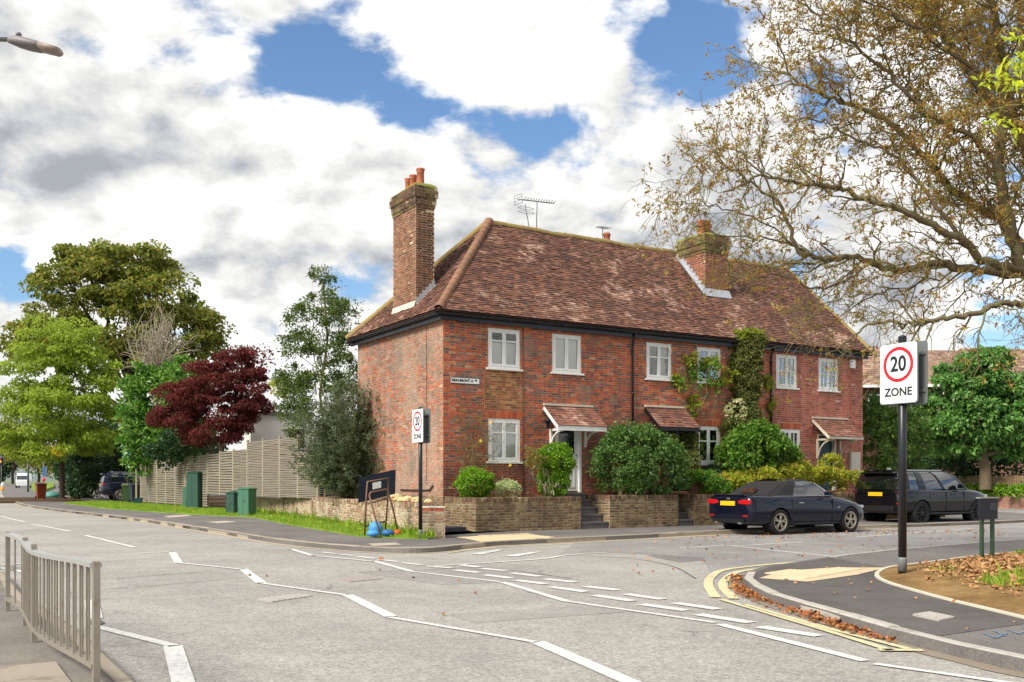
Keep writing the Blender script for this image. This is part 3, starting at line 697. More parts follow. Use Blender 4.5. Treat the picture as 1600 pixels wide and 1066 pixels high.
def brick_mesh(bricks, mat, frame, name='bricks', proud=0.006, jit=0.0025):
    """all bricks of a face as one mesh; frame(a, d, z) -> xyz with d outwards"""
    B = np.array(bricks, dtype=np.float64); n = len(B); g = J/2
    jt = rng.uniform(-0.0022, 0.0022, (n, 4))
    a0 = B[:, 0]+g+jt[:, 0]; a1 = B[:, 1]-g+jt[:, 1]; z0 = B[:, 2]+g+jt[:, 2]; z1 = B[:, 3]-g+jt[:, 3]
    d = proud+rng.normal(0, jit, n); b = np.full(n, -0.012)
    Pa = np.stack([a0, a1, a1, a0, a0, a1, a1, a0], 1); Pz = np.stack([z0, z0, z1, z1, z0, z0, z1, z1], 1)
    tw = rng.normal(0, 0.0012, (n, 4))
    Pd = np.concatenate([np.repeat(b[:, None], 4, 1), d[:, None]+tw], 1)
    Vv = frame(Pa.ravel(), Pd.ravel(), Pz.ravel())
    F = np.array([[4,5,6,7],[0,1,5,4],[1,2,6,5],[2,3,7,6],[3,0,4,7]])
    F = (F[None]+(np.arange(n)*8)[:, None, None]).reshape(-1, 4)
    return npmesh(name, Vv, F, mat)
def plane_frame(o, dx, dn):
    o = np.array(o, float); dx = np.array(dx, float); dn = np.array(dn, float)
    def f(a, d, z):
        return o[None]+a[:, None]*dx[None]+d[:, None]*dn[None]+np.stack([np.zeros_like(z), np.zeros_like(z), z], 1)
    return f
_bm_cache = {}
def brick_pieces(bricks, mat, frame, parent, name='brick'):
    """each brick an object of its own, alike ones sharing their mesh"""
    o0 = frame(np.zeros(1), np.zeros(1), np.zeros(1))[0]; dx = frame(np.ones(1), np.zeros(1), np.zeros(1))[0]-o0; dn = frame(np.zeros(1), np.ones(1), np.zeros(1))[0]-o0
    ang = math.atan2(dx[1], dx[0]); flip = (dx[0]*dn[1]-dx[1]*dn[0]) > 0
    for a, b, z, zt in bricks:
        key = (round(b-a, 2), round(zt-z, 3), mat.name, flip)
        if key not in _bm_cache:
            w = (b-a)/2-J/2; h = (zt-z)/2-J/2; c = 0.004; y1 = 1 if flip else -1
            mb = MB(); mb.loft([[(-w, -.012*y1, -h), (w, -.012*y1, -h), (w, -.012*y1, h), (-w, -.012*y1, h)], [(-w, .003*y1, -h), (w, .003*y1, -h), (w, .003*y1, h), (-w, .003*y1, h)],
                [(-w+c, .007*y1, -h+c), (w-c, .007*y1, -h+c), (w-c, .007*y1, h-c), (-w+c, .007*y1, h-c)]], cap1=True)
            _bm_cache[key] = mb.mesh('brick', mat)
        o = link(name, _bm_cache[key], parent)
        p = frame(np.array([(a+b)/2]), np.array([random.gauss(0, .002)]), np.array([(z+zt)/2]))[0]
        o.location = p; o.rotation_euler = (random.gauss(0, .006), random.gauss(0, .006), ang)
def brick_face(bricks, mat, frame, parent, pieces=0, sortkey=None, stuff_name='brickwork'):
    bricks = sorted(bricks, key=sortkey) if sortkey else list(bricks)
    if pieces: brick_pieces(bricks[:pieces], mat, frame, parent)
    rest = bricks[pieces:]
    if rest: link(stuff_name, brick_mesh(rest, mat, frame, stuff_name), parent, kind='stuff')
def tile_rows(o, du, dv, dn, rows, width=0.165, gauge=0.1):
    """tile outlines on a slope: rows = list of (v, u0, u1); returns vertex arrays"""
    o, du, dv, dn = (np.array(x, float) for x in (o, du, dv, dn)); out = []
    for k, (v, u0, u1) in enumerate(rows):
        x = math.floor(u0/width)*width-(width/2 if k % 2 else 0)
        sag = 0.012*math.sin(k*0.7)
        while x < u1-0.01:
            l, r = max(x, u0), min(x+width, u1)
            if r-l > 0.03: out.append((l+0.002, r-0.002, v, k))
            x += width
    return out
def tile_mesh(tiles, o, du, dv, dn, mat, name, gauge, thick=0.017, length=None, curve=None):
    T = np.array([(a, b, v) for a, b, v, k in tiles]); n = len(T); o, du, dv, dn = (np.array(x, float) for x in (o, du, dv, dn))
    length = length or gauge*1.7; base = 0.034
    lift = base+rng.normal(0, 0.0045, n)+np.where(rng.random(n) < 0.03, 0.012, 0)
    tl = rng.normal(0, 0.002, n); vo = rng.normal(0, 0.004, n)
    a, b, v = T[:, 0], T[:, 1], T[:, 2]+vo
    top = 0.006
    def P(u, vv, d): return o+u[:, None]*du+vv[:, None]*dv+d[:, None]*dn
    fr, fl = lift+tl, lift-tl
    Vv = np.stack([P(a, v, fl), P(b, v, fr), P(b, v+length, np.full(n, top)), P(a, v+length, np.full(n, top)), P(a, v, fl-thick), P(b, v, fr-thick), P(b, v+length, np.full(n, -.004)), P(a, v+length, np.full(n, -.004))], 1)
    if curve is not None: Vv = curve(Vv)
    F = np.array([[0,1,2,3],[4,5,1,0],[5,6,2,1],[7,4,0,3]])
    F = (F[None]+(np.arange(n)*8)[:, None, None]).reshape(-1, 4)
    return npmesh(name, Vv.reshape(-1, 3), F, mat)
def tile_pieces(tiles, o, du, dv, dn, mat, parent, gauge, name='roof_tile'):
    cache = {}; o, du, dv, dn = (Vector(x) for x in (o, du, dv, dn))
    M = Matrix((du, dv, dn)).transposed().to_4x4()
    for a, b, v, k in tiles:
        w = round(b-a, 2)
        if w not in cache:
            L_ = gauge*1.7; h = w/2; th = 0.017
            me = MB().add([(-h,0,.034),(h,0,.034),(h,L_,.006),(-h,L_,.006),(-h,0,.034-th),(h,0,.034-th),(h,L_,-.004),(-h,L_,-.004)], [(0,1,2,3),(4,5,1,0),(5,6,2,1),(7,4,0,3),(4,7,6,5)]).mesh('roof_tile', mat); cache[w] = me
        ob = link(name, cache[w], parent)
        ob.matrix_local = Matrix.Translation(o+du*((a+b)/2)+dv*(v+random.gauss(0, .004))+dn*random.gauss(0, .0025))@M@Matrix.Rotation(random.gauss(0, .012), 4, 'Y')
# ------------------------------------------------------------------ the brick house
house = thing('brick_house', 'long old red brick terraced house with clay tiled roof and tall chimneys', 'house', HO, HA)
SL, ZE, ZT = 17.0, 6.05, 5.98
TD = 6.1
WIN = {}   # openings on the front: s0, s1, z0, z1
ups = [(1.42, 2.46), (3.57, 4.59), (7.06, 8.06), (9.12, 10.13), (12.65, 13.63), (14.71, 15.69)]
lows = [(1.42, 2.46), (9.12, 10.10), (12.81, 13.79)]
doors = [(3.66, 4.60), (7.95, 8.85), (14.65, 15.60)]
openings = [(a, b, 4.60, 5.72) for a, b in ups]+[(a, b, 1.97, 3.18) for a, b in lows]+[(a, b, 1.08, 3.06) for a, b in doors]
S3 = 12.33                                                           # joint where the pink brick cottage begins
# wall backing (mortar) with true openings
def wall_cells(a0, a1, z0, z1, holes, mb, y0, y1):
    xs = sorted({a0, a1, *[h[0] for h in holes], *[h[1] for h in holes]}); xs = [x for x in xs if a0 <= x <= a1]
    for l, r in zip(xs, xs[1:]):
        hs = sorted([(h[2], h[3]) for h in holes if h[0] < (l+r)/2 < h[1]]); z = z0
        for g0, g1 in hs:
            if g0 > z: mb.box((l, y0, z), (r, y1, g0))
            z = g1
        if z < z1: mb.box((l, y0, z), (r, y1, z1))
mb = MB(); wall_cells(0.0, S3, 0.1, ZT, [h for h in openings if h[0] < S3], mb, 0.0, 0.22)
wall = mb.build('wall', m['mortar'], house)
mb = MB(); wall_cells(S3+0.001, SL, 0.1, ZT, [h for h in openings if h[0] > S3], mb, 0.0, 0.22)
wall3 = mb.build('wall', m['mortar_pink'], house)
mb = MB(); mb.box((0.0, 0.221, 0.1), (0.22, TD, ZT)); mb.box((0.221, TD-0.22, 0.1), (SL, TD, ZT)); mb.box((SL-0.22, 0.221, 0.1), (SL, TD-0.221, ZT))
# gable triangle at the far end
mb.add([(SL-0.2, 0.0, ZT), (SL-0.2, TD, ZT), (SL-0.75, 3.05, 9.45), (SL, 0.0, ZT), (SL, TD, ZT), (SL-0.6, 3.05, 9.45)], [(0,1,2),(5,4,3),(0,2,5,3),(1,4,5,2)])
wall_side = mb.build('wall', m['mortar_side'], house)
fr_front = plane_frame((0, 0, 0), (1, 0, 0), (0, -1, 0)); fr_side = plane_frame((0, 0, 0), (0, 1, 0), (-1, 0, 0))
infill = (1.30, 2.60, 3.40, 4.60)
arches = [(a-0.06, b+0.06, 3.18, 3.40) for a, b in lows]             # rubbed brick flat arches
corner_hole = []
main = flemish(0.0, S3, 1.0, ZT, [h for h in openings]+[infill]+arches)
low = [b for b in main if b[3] <= 1.9]; main = [b for b in main if b[3] > 1.9]
brick_face(main, m['brick_front'], fr_front, wall, 300, lambda b: abs((b[0]+b[1])/2-2.6)+1.4*abs((b[2]+b[3])/2-4.4))
brick_face(low, m['brick_low'], fr_front, wall)
brick_face(flemish(infill[0], infill[1], infill[2], infill[3], [openings[0]]), m['brick_infill'], fr_front, wall)
brick_face(flemish(0.0, S3, 0.1, 1.0, []), m['brick_garden'], fr_front, wall)
brick_face(flemish(S3, SL, 1.0, ZT, [h for h in openings]+arches), m['brick_third'], fr_front, wall3)
side = flemish(0.0, TD, 1.0, ZT)
brick_face(side, m['brick_side'], fr_side, wall_side)
brick_face(flemish(-0.0, TD, 0.1, 1.0), m['brick_garden'], fr_side, wall_side)
for (a, b, z0, z1), w_ in zip(arches, (wall, wall, wall3)):
    n = int((b-a)/0.075); st = (b-a)/n
    bl = [(a+i*st, a+(i+1)*st, z0+0.005, z1) for i in range(n)]
    brick_face(bl, m['brick_rubbed'], fr_front, w_, 0, None, 'flat_arch')
# movement joint on the side wall and pipe run
MB().box((-0.012, 0.98, 1.35), (-0.002, 1.0, 5.9)).build('wall_joint', m['blackpaint'], wall_side)
MB().tube([(-0.04, 0.55, 1.30), (-0.04, 0.75, 1.17), (-0.04, 1.6, 1.16), (-0.04, 2.7, 1.16)], 0.022).build('waste_pipe', plain('old_pipe', (86, 76, 68), .7, .2), wall_side)
# ---- roof
HIPX = 3.18; YR = 3.05; ZR = 9.6; EV = 0.28; RX1 = 16.4; SR = SL+0.2
def roof_dz(s, z):
    f = (z-ZE)/(ZR-ZE); return (-0.07*np.sin(np.pi*np.clip((s-2)/15.0, 0, 1))*f+0.012*np.sin(s*1.9+0.6)*f+0.009*np.sin(s*4.3+z*2.0))
rf = MB()
A = (-EV, -EV, ZE-.03); B = (SR, -EV, ZE-.03); C_ = (RX1, YR, ZR-.16); D = (HIPX, YR, ZR-.14); E = (-EV, TD+EV, ZE-.03); F_ = (SR, TD+EV, ZE-.03)
rf.add([A, B, C_, D, E, F_], [(0,1,2,3), (4,0,3), (5,4,3,2), (1,5,2), (0,4,5,1)])
roof = rf.build('roof', plain('roof_felt', (84, 62, 52), 0.9, 0.1), house)
GA = 0.098
Lf_ = math.hypot(YR+EV, ZR-ZE); cP, sP = (YR+EV)/Lf_, (ZR-ZE)/Lf_
rows = []
for k in range(int(Lf_/GA)):
    v = k*GA; f = v/Lf_; rows.append((v, -EV+f*(HIPX+EV), SR+f*(RX1-SR)))
front_tiles = tile_rows((0, -EV, ZE), (1, 0, 0), (0, cP, sP), (0, -sP, cP), rows)
def roof_curve(Vv):
    Vv[..., 2] += roof_dz(Vv[..., 0], Vv[..., 2]); return Vv
front_tiles.sort(key=lambda q: q[2]*1.0+0.12*abs(q[0]-4.5))
args = ((0, -EV, ZE), (1, 0, 0), (0, cP, sP), (0, -sP, cP))
tile_pieces(front_tiles[:300], *args, m['tile'], roof, GA)
link('tile_courses', tile_mesh(front_tiles[300:], *args, m['tile'], 'tile_courses', GA, curve=roof_curve), roof, kind='stuff')
Ls_ = math.hypot(HIPX+EV, ZR-ZE); cQ, sQ = (HIPX+EV)/Ls_, (ZR-ZE)/Ls_
rows = []
for k in range(int(Ls_/GA)):
    v = k*GA; f = v/Ls_; t0 = -EV+f*(YR+EV); t1 = TD+EV-f*(TD+EV-YR); rows.append((v, -t1, -t0))
args = ((-EV, 0, ZE), (0, -1, 0), (cQ, 0, sQ), (-sQ, 0, cQ))
link('tile_courses', tile_mesh(tile_rows(*args, rows), *args, m['tile'], 'tile_courses', GA), roof, kind='stuff')
def half_round(p, q, r, n, mat, name, lift=0.0, over=1.07):
    p = Vector(p); q = Vector(q); L_ = (q-p).length; k = max(1, int(L_/n)); d = (q-p).normalized()
    up = Vector((0, 0, 1)); up = (up-d*up.dot(d)).normalized(); sd_ = d.cross(up)
    for i in range(k):
        a = p.lerp(q, i/k); b = p.lerp(q, (i+over)/k)
        z0 = float(roof_dz(np.array(a.x), np.array(a.z))) if abs(d.z) < .2 else 0
        rr = []
        for c, g in ((a, 1.0), (b, 0.93)):
            c = c+Vector((0, 0, z0))
            rr.append([c+sd_*math.cos(x)*r*g+up*(math.sin(x)*r*g+lift) for x in [math.pi*j/8-0.25+0.5*j/8 for j in range(9)]])
        MB().loft(rr, False, False, closed=False, sm=True).build(name, mat, roof)
half_round((-EV+.02, -EV+.02, ZE+.01), (HIPX, YR, ZR+.0), 0.125, 0.33, m['ridge'], 'hip_tile')
half_round((-EV+.02, TD+EV-.02, ZE+.01), (HIPX, YR, ZR), 0.12, 0.33, m['ridge_moss'], 'hip_tile')
half_round((HIPX-.05, YR, ZR-.03), (RX1, YR, ZR-.03), 0.115, 0.32, m['ridge_moss'], 'ridge_tile')
half_round((SR-.03, -EV+.03, ZE+.01), (RX1, YR, ZR-.06), 0.10, 0.33, m['ridge_moss'], 'hip_tile')
MB().lathe([(0.02, -.12), (0.13, -.1), (0.15, 0.03), (0.1, 0.1), (0.02, .12)], 12, (HIPX, YR, ZR+.02)).build('ridge_end', m['ridge'], roof)
# ---- gutters, fascia, downpipes
mb = MB(); mb.box((-0.16, -0.16, 5.80), (SL+0.1, -0.13, 6.0)); mb.box((-0.16, -0.129, 5.80), (-0.13, TD+.16, 6.0))
mb.box((-0.129, -0.129, 5.965), (SL+.1, -0.004, 5.975)); mb.box((-0.129, -0.003, 5.965), (-0.004, TD+.1, 5.975))
mb.build('fascia', m['blackpaint'], house)
def gutter(p, q, nrm):
    p = Vector(p); q = Vector(q); nrm = Vector(nrm); prof = []
    for j in range(9):
        a = math.pi+math.pi*j/8; prof.append((math.cos(a)*0.075, math.sin(a)*0.075))
    prof += [(x*0.9, z*0.9) for x, z in reversed(prof)]
    MB().loft([[c+nrm*x+Vector((0, 0, z)) for x, z in prof] for c in (p, q)], True, True, sm=False).build('gutter', m['blackpaint'], house)
    n = int((q-p).length/0.9)
    for i in range(n):
        c = p.lerp(q, (i+.5)/n); MB().cbox(c+Vector((0, 0, -.035)), (0.03 if abs(nrm.y) else .14, .14 if abs(nrm.y) else .03, .075)).build('gutter_bracket', m['blackpaint'], house)
gutter((-0.29, -0.225, 5.99), (SL+0.2, -0.225, 5.985), (0, 1, 0)); gutter((-0.225, -0.16, 5.988), (-0.225, TD+.2, 5.98), (1, 0, 0))
for s_, zb in ((6.46, 1.15), (12.34, 1.1)):
    MB().tube([(s_, -0.225, 5.94), (s_, -0.2, 5.85), (s_+.02, -0.08, 5.68), (s_+.02, -0.06, 5.5), (s_+.02, -0.06, zb)], 0.036, 10).build('downpipe', m['blackpaint'], house)
    for z in (5.4, 4.1, 2.6): MB().lathe([(.036, -.04), (.046, -.035), (.046, .035), (.036, .04)], 10, (s_+.02, -.06, z)).build('pipe_collar', m['blackpaint'], house)
MB().tube([(2.56, -.02, 5.9), (2.56, -.02, 1.0)], 0.011, 6).build('cable', plain('cable', (110, 66, 54), 0.7), house)
# ---- chimneys
def chimney(s0, s1, t0, t1, zb, ztop, zcap, mats, cap_mat, pots, flash, corb=4):
    c = MB().box((s0, t0, zb), (s1, t1, ztop)).build('chimney', m['mortar_stack'], house)
    f1 = plane_frame((s0, t0, 0), (1, 0, 0), (0, -1, 0)); f2 = plane_frame((s0, t0, 0), (0, 1, 0), (-1, 0, 0)); f3 = plane_frame((s1, t1, 0), (0, -1, 0), (1, 0, 0))
    brick_face(flemish(0, s1-s0, zb, ztop), mats[1], f1, c); brick_face(flemish(0, t1-t0, zb, ztop), mats[0], f2, c); brick_face(flemish(0, t1-t0, zb, ztop), mats[1], f3, c)
    ch = 0.085; z = ztop-ch*2.0
    outs = [0.03, 0.06, 0.06, 0.10, 0.10, 0.08]
    outs = outs if corb >= 6 else outs[:corb]
    n = len(outs); ch = (zcap-z)/n
    for i, o_ in enumerate(outs):
        zz = z+i*ch
        MB().box((s0-o_+.008, t0-o_+.008, zz+.002), (s1+o_-.008, t1+o_-.008, zz+ch-.002)).build('corbel_course', m['mortar_dark'], c)
        ff = [(plane_frame((s0-o_+.008, t0-o_+.008, 0), (1, 0, 0), (0, -1, 0)), s1-s0+2*o_-.016), (plane_frame((s0-o_+.008, t0-o_+.008, 0), (0, 1, 0), (-1, 0, 0)), t1-t0+2*o_-.016)]
        for q, (fr_, w) in enumerate(ff):
            bl = flemish(0, w, zz, zz+ch, stretcher=True, bh=ch)
            if i % 2: bl = [(max(0, a-.11), max(.03, b-.11), x, y) for a, b, x, y in bl]
            brick_face(bl, cap_mat, fr_, c, 0, None, 'corbel_bricks')
    # mortar flaunching with moss
    rr = []
    for k, (o_, z_) in enumerate(((outs[-1]-.01, zcap-.004), (outs[-1]-.05, zcap+.05), (-.08, zcap+.12), (-.2, zcap+.15))):
        ring = []
        for (x, y, nx, ny) in ((s0, t0, -1, -1), (s1, t0, 1, -1), (s1, t1, 1, 1), (s0, t1, -1, 1)):
            ring.append((x+nx*o_, y+ny*o_, z_+random.uniform(-.015, .015)))
        rr.append(ring)
    MB().loft(rr, cap1=True).build('flaunching', m['moss'], c)
    for (x, y, r, h) in pots:
        MB().lathe([(r*1.15, zcap+.05), (r, zcap+.14), (r*.94, zcap+.14+h*.72), (r*1.02, zcap+.14+h*.74), (r*1.02, zcap+.14+h*.78), (r*1.0, zcap+.14+h*.86), (r*1.16, zcap+.14+h*.92), (r*1.16, zcap+.14+h), (r*.8, zcap+.14+h), (r*.78, zcap+.3)], 16, (x, y, 0)).build('chimney_pot', m['pot'], c)
    return c
ch1 = chimney(0.20, 0.80, 2.14, 3.74, 6.2, 9.62, 10.08, (m['brick_stack_lit'], m['brick_stack_shaded']), m['brick_cap'],
        [(.5, 2.45, .115, .46), (.5, 2.95, .105, .40), (.5, 3.28, .105, .38)], None, 6)
ch2 = chimney(10.70, 11.75, 1.38, 2.75, 7.2, 9.38, 9.82, (m['brick_stack_c'], m['brick_stack_c']), m['brick_cap'],
        [(10.95, 1.85, .125, .46), (11.25, 1.9, .125, .5), (11.55, 2.2, .13, .5)], None, 6)
def zside(s): return ZE+(s+EV)*sQ/cQ+.035
def zfront(t): return ZE+(t+EV)*sP/cP+.02
# lead and mortar flashings
mb = MB()
mb.add([(0.20-.06, 2.13, zside(.14)), (0.20-.06, 3.76, zside(.14)), (0.195, 3.76, zside(.2)+.13), (0.195, 2.13, zside(.2)+.13)], [(0,1,2,3)])
mb.build('mortar_fillet', m['mortar_fillet'], ch1)
mb = MB(); n = 6
for i in range(n):
    a = .2+.62*i/n; b = .2+.62*(i+1)/n
    mb.add([(a, 2.128, zside(a)), (b, 2.128, zside(b)), (b, 2.128, zside(b)+.13), (a, 2.128, zside(b)+.13)], [(0,1,2,3)])
mb.add([(.2, 2.126, zside(.2)), (.84, 2.126, zside(.84)), (.84, 2.02, zside(.84)), (.2, 2.02, zside(.2))], [(0,1,2,3)])
mb.build('lead_flashing', m['lead'], ch1)
mb = MB()
for i in range(9):
    a = 1.38+1.37*i/9; b = 1.38+1.37*(i+1)/9
    mb.add([(10.688, a, zfront(a)), (10.688, b, zfront(b)), (10.688, b, zfront(b)+.13), (10.688, a, zfront(b)+.13)], [(0,1,2,3)])
mb.add([(10.69, 1.3, zfront(1.3)+.02), (10.69, 2.75, zfront(2.75)+.02), (10.56, 2.75, zfront(2.75)+.02), (10.56, 1.3, zfront(1.3)+.02)], [(0,1,2,3)])
mb.add([(10.6, 1.366, zfront(1.37)+.16), (11.8, 1.366, zfront(1.37)+.16), (11.8, 1.22, zfront(1.22)+.03), (10.6, 1.22, zfront(1.22)+.03)], [(0,1,2,3)])
mb.build('lead_flashing', m['lead'], ch2)
# small rear stack seen over the ridge
c = MB().box((8.9, 4.6, 8.2), (9.2, 4.9, 10.0)).build('chimney', m['mortar_stack'], house)
fb = plane_frame((8.9, 4.6, 0), (1, 0, 0), (0, -1, 0)); fl = plane_frame((8.9, 4.6, 0), (0, 1, 0), (-1, 0, 0))
brick_face(flemish(0, .3, 8.2, 10.0), m['brick_stack_c'], fb, c); brick_face(flemish(0, .3, 8.2, 10.0), m['brick_stack_c'], fl, c)
MB().lathe([(.12, 10.0), (.14, 10.05), (.12, 10.12), (.12, 10.25), (.15, 10.28), (.13, 10.36), (.1, 10.38)], 12, (9.05, 4.75, 0)).build('chimney_pot', m['pot'], c)
# ---- windows
def window(s0, s1, z0, z1, blind=None, bars=(1,), trans=None, glass='pane', frame='whitepaint', grid=None):
    w = MB(); fm = m[frame]; y0, y1 = 0.0, 0.08; f = 0.065
    y0 = 0.015
    for a, b in (((s0, y0, z0), (s0+f, y1, z1)), ((s1-f, y0, z0), (s1, y1, z1)), ((s0+f, y0+.001, z1-f), (s1-f, y1, z1)), ((s0+f, y0+.001, z0), (s1-f, y1, z0+f))): w.box(a, b)
    win = w.build('window', fm, house)
    MB().box((s0-.07, -.075, z0-.055), (s1+.07, .06, z0-.004)).build('sill', fm, win)
    n = len(bars)+1; xs = [s0+f]+[s0+f+(s1-s0-2*f)*i/n for i in range(1, n)]+[s1-f]
    for i in range(n):
        a, b = xs[i]+.004, xs[i+1]-.004; g = 0.05; k = MB(); za, zb = z0+f+.004, z1-f-.004
        for p, q in (((a, .002, za), (a+g, .062, zb)), ((b-g, .002, za), (b, .062, zb)), ((a+g, .003, zb-g), (b-g, .062, zb)), ((a+g, .003, za), (b-g, .062, za+g))): k.box(p, q)
        if trans:
            zt = za+(zb-za)*trans; k.box((a+g, .008, zt-.02), (b-g, .055, zt+.02))
        if grid:
            for j in range(1, grid): xx = a+g+(b-a-2*g)*j/grid; k.box((xx-.012, .01, za+g), (xx+.012, .05, zb-g))
        cas = k.build('casement', fm, win)
        MB().box((a+g, .03, za+g), (b-g, .034, zb-g)).build('pane', m[glass], win)
        if blind:
            bl = MB(); top = zb-g if blind >= 1 else za+g+(zb-za-2*g)*blind
            z = za+g+.01
            while z < top:
                bl.add([(a+.01, .068, z), (b-.01, .068, z), (b-.01, .074, z+.035), (a+.01, .074, z+.035)], [(0,1,2,3)]); z += .034
            bl.build('blind', m['blind'], win)
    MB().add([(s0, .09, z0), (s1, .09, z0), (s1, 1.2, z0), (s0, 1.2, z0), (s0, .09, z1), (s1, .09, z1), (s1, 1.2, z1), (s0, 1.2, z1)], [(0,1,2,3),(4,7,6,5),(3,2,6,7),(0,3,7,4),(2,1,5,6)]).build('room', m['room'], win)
    return win
for i, (a, b) in enumerate(ups):
    if i < 1: window(a, b, 4.6, 5.72, blind=0.70, trans=0.72)
    elif i < 2: window(a, b, 4.6, 5.72, blind=1.0)
    elif i == 2: w_ = window(a, b, 4.6, 5.72, trans=0.62, glass='pane'); MB().box((a+.56, .14, 4.66), (b-.08, .16, 5.62)).build('curtain', m['curtain'], w_)
    elif i == 3: window(a, b, 4.6, 5.72, trans=0.62, glass='pane_sky')
    else: window(a, b, 4.6, 5.72, trans=0.5, glass='pane_sky', grid=2)
window(lows[0][0], lows[0][1], 1.97, 3.18, blind=1.0, trans=0.7)
w_ = window(lows[1][0], lows[1][1], 1.97, 3.18, trans=0.62); MB().box((lows[1][0]+.62, .14, 2.05), (lows[1][1]-.07, .16, 3.08)).build('curtain', m['curtain'], w_)
window(lows[2][0], lows[2][1], 1.97, 3.18, trans=0.5, grid=2)
# ---- doors with their porches
def porch(s0, s1, zf, zw, tf, paint, brackets, tile, left_board=True, fasc=.1, bz=(2.35, 2.85)):
    """lean-to tiled canopy: front edge at height zf and t = -tf, wall edge at zw"""
    p = MB(); p.add([(s0, -.01, zw-.02), (s1, -.01, zw-.02), (s1, -tf, zf-.02), (s0, -tf, zf-.02), (s0, -.01, zw-.06), (s1, -.01, zw-.06), (s1, -tf, zf-.06), (s0, -tf, zf-.06)], [(0,3,2,1),(4,5,6,7),(0,4,7,3),(1,2,6,5),(3,7,6,2)])
    can = p.build('porch_canopy', paint, house)
    L_ = math.hypot(tf-.01, zw-zf); cv = (0, (tf-.01)/L_, (zw-zf)/L_); nv = (0, -cv[2], cv[1]); g = 0.115
    rows = [(k*g-.03, s0-.03, s1+.03) for k in range(int(L_/g)+1)]
    a_ = ((0, -tf, zf-.015), (1, 0, 0), cv, nv)
    link('canopy_tiles', tile_mesh(tile_rows(*a_, rows, width=.17), *a_, tile, 'canopy_tiles', g), can, kind='stuff')
    MB().box((s0-.04, -.09, zw-.01), (s1+.03, -.004, zw+.05)).build('mortar_fillet', m['mortar_fillet'], can)
    MB().box((s0-.02, -tf-.015, zf-.06-fasc), (s1+.02, -tf+.015, zf-.03)).build('fascia_board', paint, can)
    if left_board: MB().bar((s0-.015, -.02, zw-.07), (s0-.015, -tf, zf-.07), .03, .1).build('barge_board', paint, can)
    for b in brackets:
        mb = MB(); mb.box((b-.035, -.07, bz[0]), (b+.035, -.006, zf-.09)); mb.box((b-.03, -tf+.02, zf-.15), (b+.03, -.071, zf-.085))
        mb.build('bracket', paint, can)
        arc = [(b, -.07-(tf-.15)*(1-math.cos(x)), bz[0]+.04+(zf-.15-bz[0]-.04)*math.sin(x)) for x in [math.pi/2*j/8 for j in range(9)]]
        MB().tube(arc, .032, 6).build('brace', paint, can)
    return can
# white cottage door
d = MB().box((3.72, .04, 1.12), (4.52, .09, 3.0)).build('door', m['whitepaint'], house)
mb = MB(); mb.box((3.66, -.015, 1.08), (3.72, .12, 3.06)); mb.box((4.52, -.015, 1.08), (4.60, .12, 3.06)); mb.box((3.721, -.014, 3.0), (4.519, .12, 3.06)); mb.build('door_frame', m['whitepaint'], d)
MB().box((3.83, .025, 2.22), (4.36, .039, 2.92)).build('door_light', plain('dark_glass', (20, 32, 44), 0.08, 0.1, spec=0.8), d)
mb = MB(); mb.box((3.8, .028, 1.22), (4.40, .0385, 1.26)); mb.box((3.8, .028, 2.06), (4.40, .0385, 2.10)); mb.box((3.8, .0285, 1.26), (3.84, .0385, 2.06)); mb.box((4.36, .0285, 1.26), (4.40, .0385, 2.06)); mb.build('door_panel', m['whitepaint'], d)
MB().lathe([(.01, 0), (.026, .01), (.026, .03), (.01, .05)], 10, M=Matrix.Translation((4.44, .04, 2.18))@Matrix.Rotation(R(90), 4, 'X')).build('door_knob', m['galv'], d)
MB().lathe([(.01, 0), (.02, .01), (.02, .03), (.01, .05)], 10, M=Matrix.Translation((4.44, .04, 1.85))@Matrix.Rotation(R(90), 4, 'X')).build('door_lock', m['galv'], d)
porch(3.28, 4.95, 3.02, 3.62, .75, m['whitepaint'], (3.5, 4.72), m['tile_porch'], bz=(2.42, 2.8))
# black studded door
d = MB().box((8.0, .1, 1.12), (8.8, .15, 3.0)).build('door', m['blackdoor'], house)
mb = MB(); mb.box((7.95, -.01, 1.08), (8.0, .16, 3.06)); mb.box((8.8, -.01, 1.08), (8.85, .16, 3.06)); mb.box((8.001, -.009, 3.0), (8.799, .16, 3.06)); mb.build('door_frame', m['blackdoor'], d)
mb = MB()
for i in range(7):
    for j in range(4):
        if random.random() < .75: mb.lathe([(.02, 0), (.016, .012), (.004, .018)], 6, M=Matrix.Translation((8.1+j*.2, .1, 1.35+i*.22))@Matrix.Rotation(R(90), 4, 'X'))
mb.build('door_studs', plain('stud', (120, 118, 112), 0.5, 0.2), d)
porch(7.0, 8.55, 3.08, 3.72, .75, m['blackdoor'], (7.2, 8.4), m['tile_porch'], fasc=.06, bz=(2.55, 2.8))
# teal door
d = MB().box((14.71, .1, 1.12), (15.5, .15, 3.0)).build('door', m['tealdoor'], house)
mb = MB(); mb.box((14.65, -.01, 1.08), (14.71, .16, 3.06)); mb.box((15.5, -.01, 1.08), (15.60, .16, 3.06)); mb.box((14.711, -.009, 3.0), (15.499, .16, 3.06)); mb.build('door_frame', m['creampaint'], d)
MB().lathe([(.01, 0), (.026, .01), (.026, .03), (.01, .05)], 10, M=Matrix.Translation((15.42, .1, 2.05))@Matrix.Rotation(R(90), 4, 'X')).build('door_knob', m['galv'], d)
porch(14.40, 16.1, 2.97, 3.60, .75, m['creampaint'], (14.62, 15.75), m['tile_porch'], fasc=.05, bz=(2.2, 2.7))
for s_ in (6.9, 13.9, 14.2): pass
MB().box((16.25, -.12, 1.55), (16.75, -.004, 2.45)).build('meter_box', m['creampaint'], house, bevel=.01)
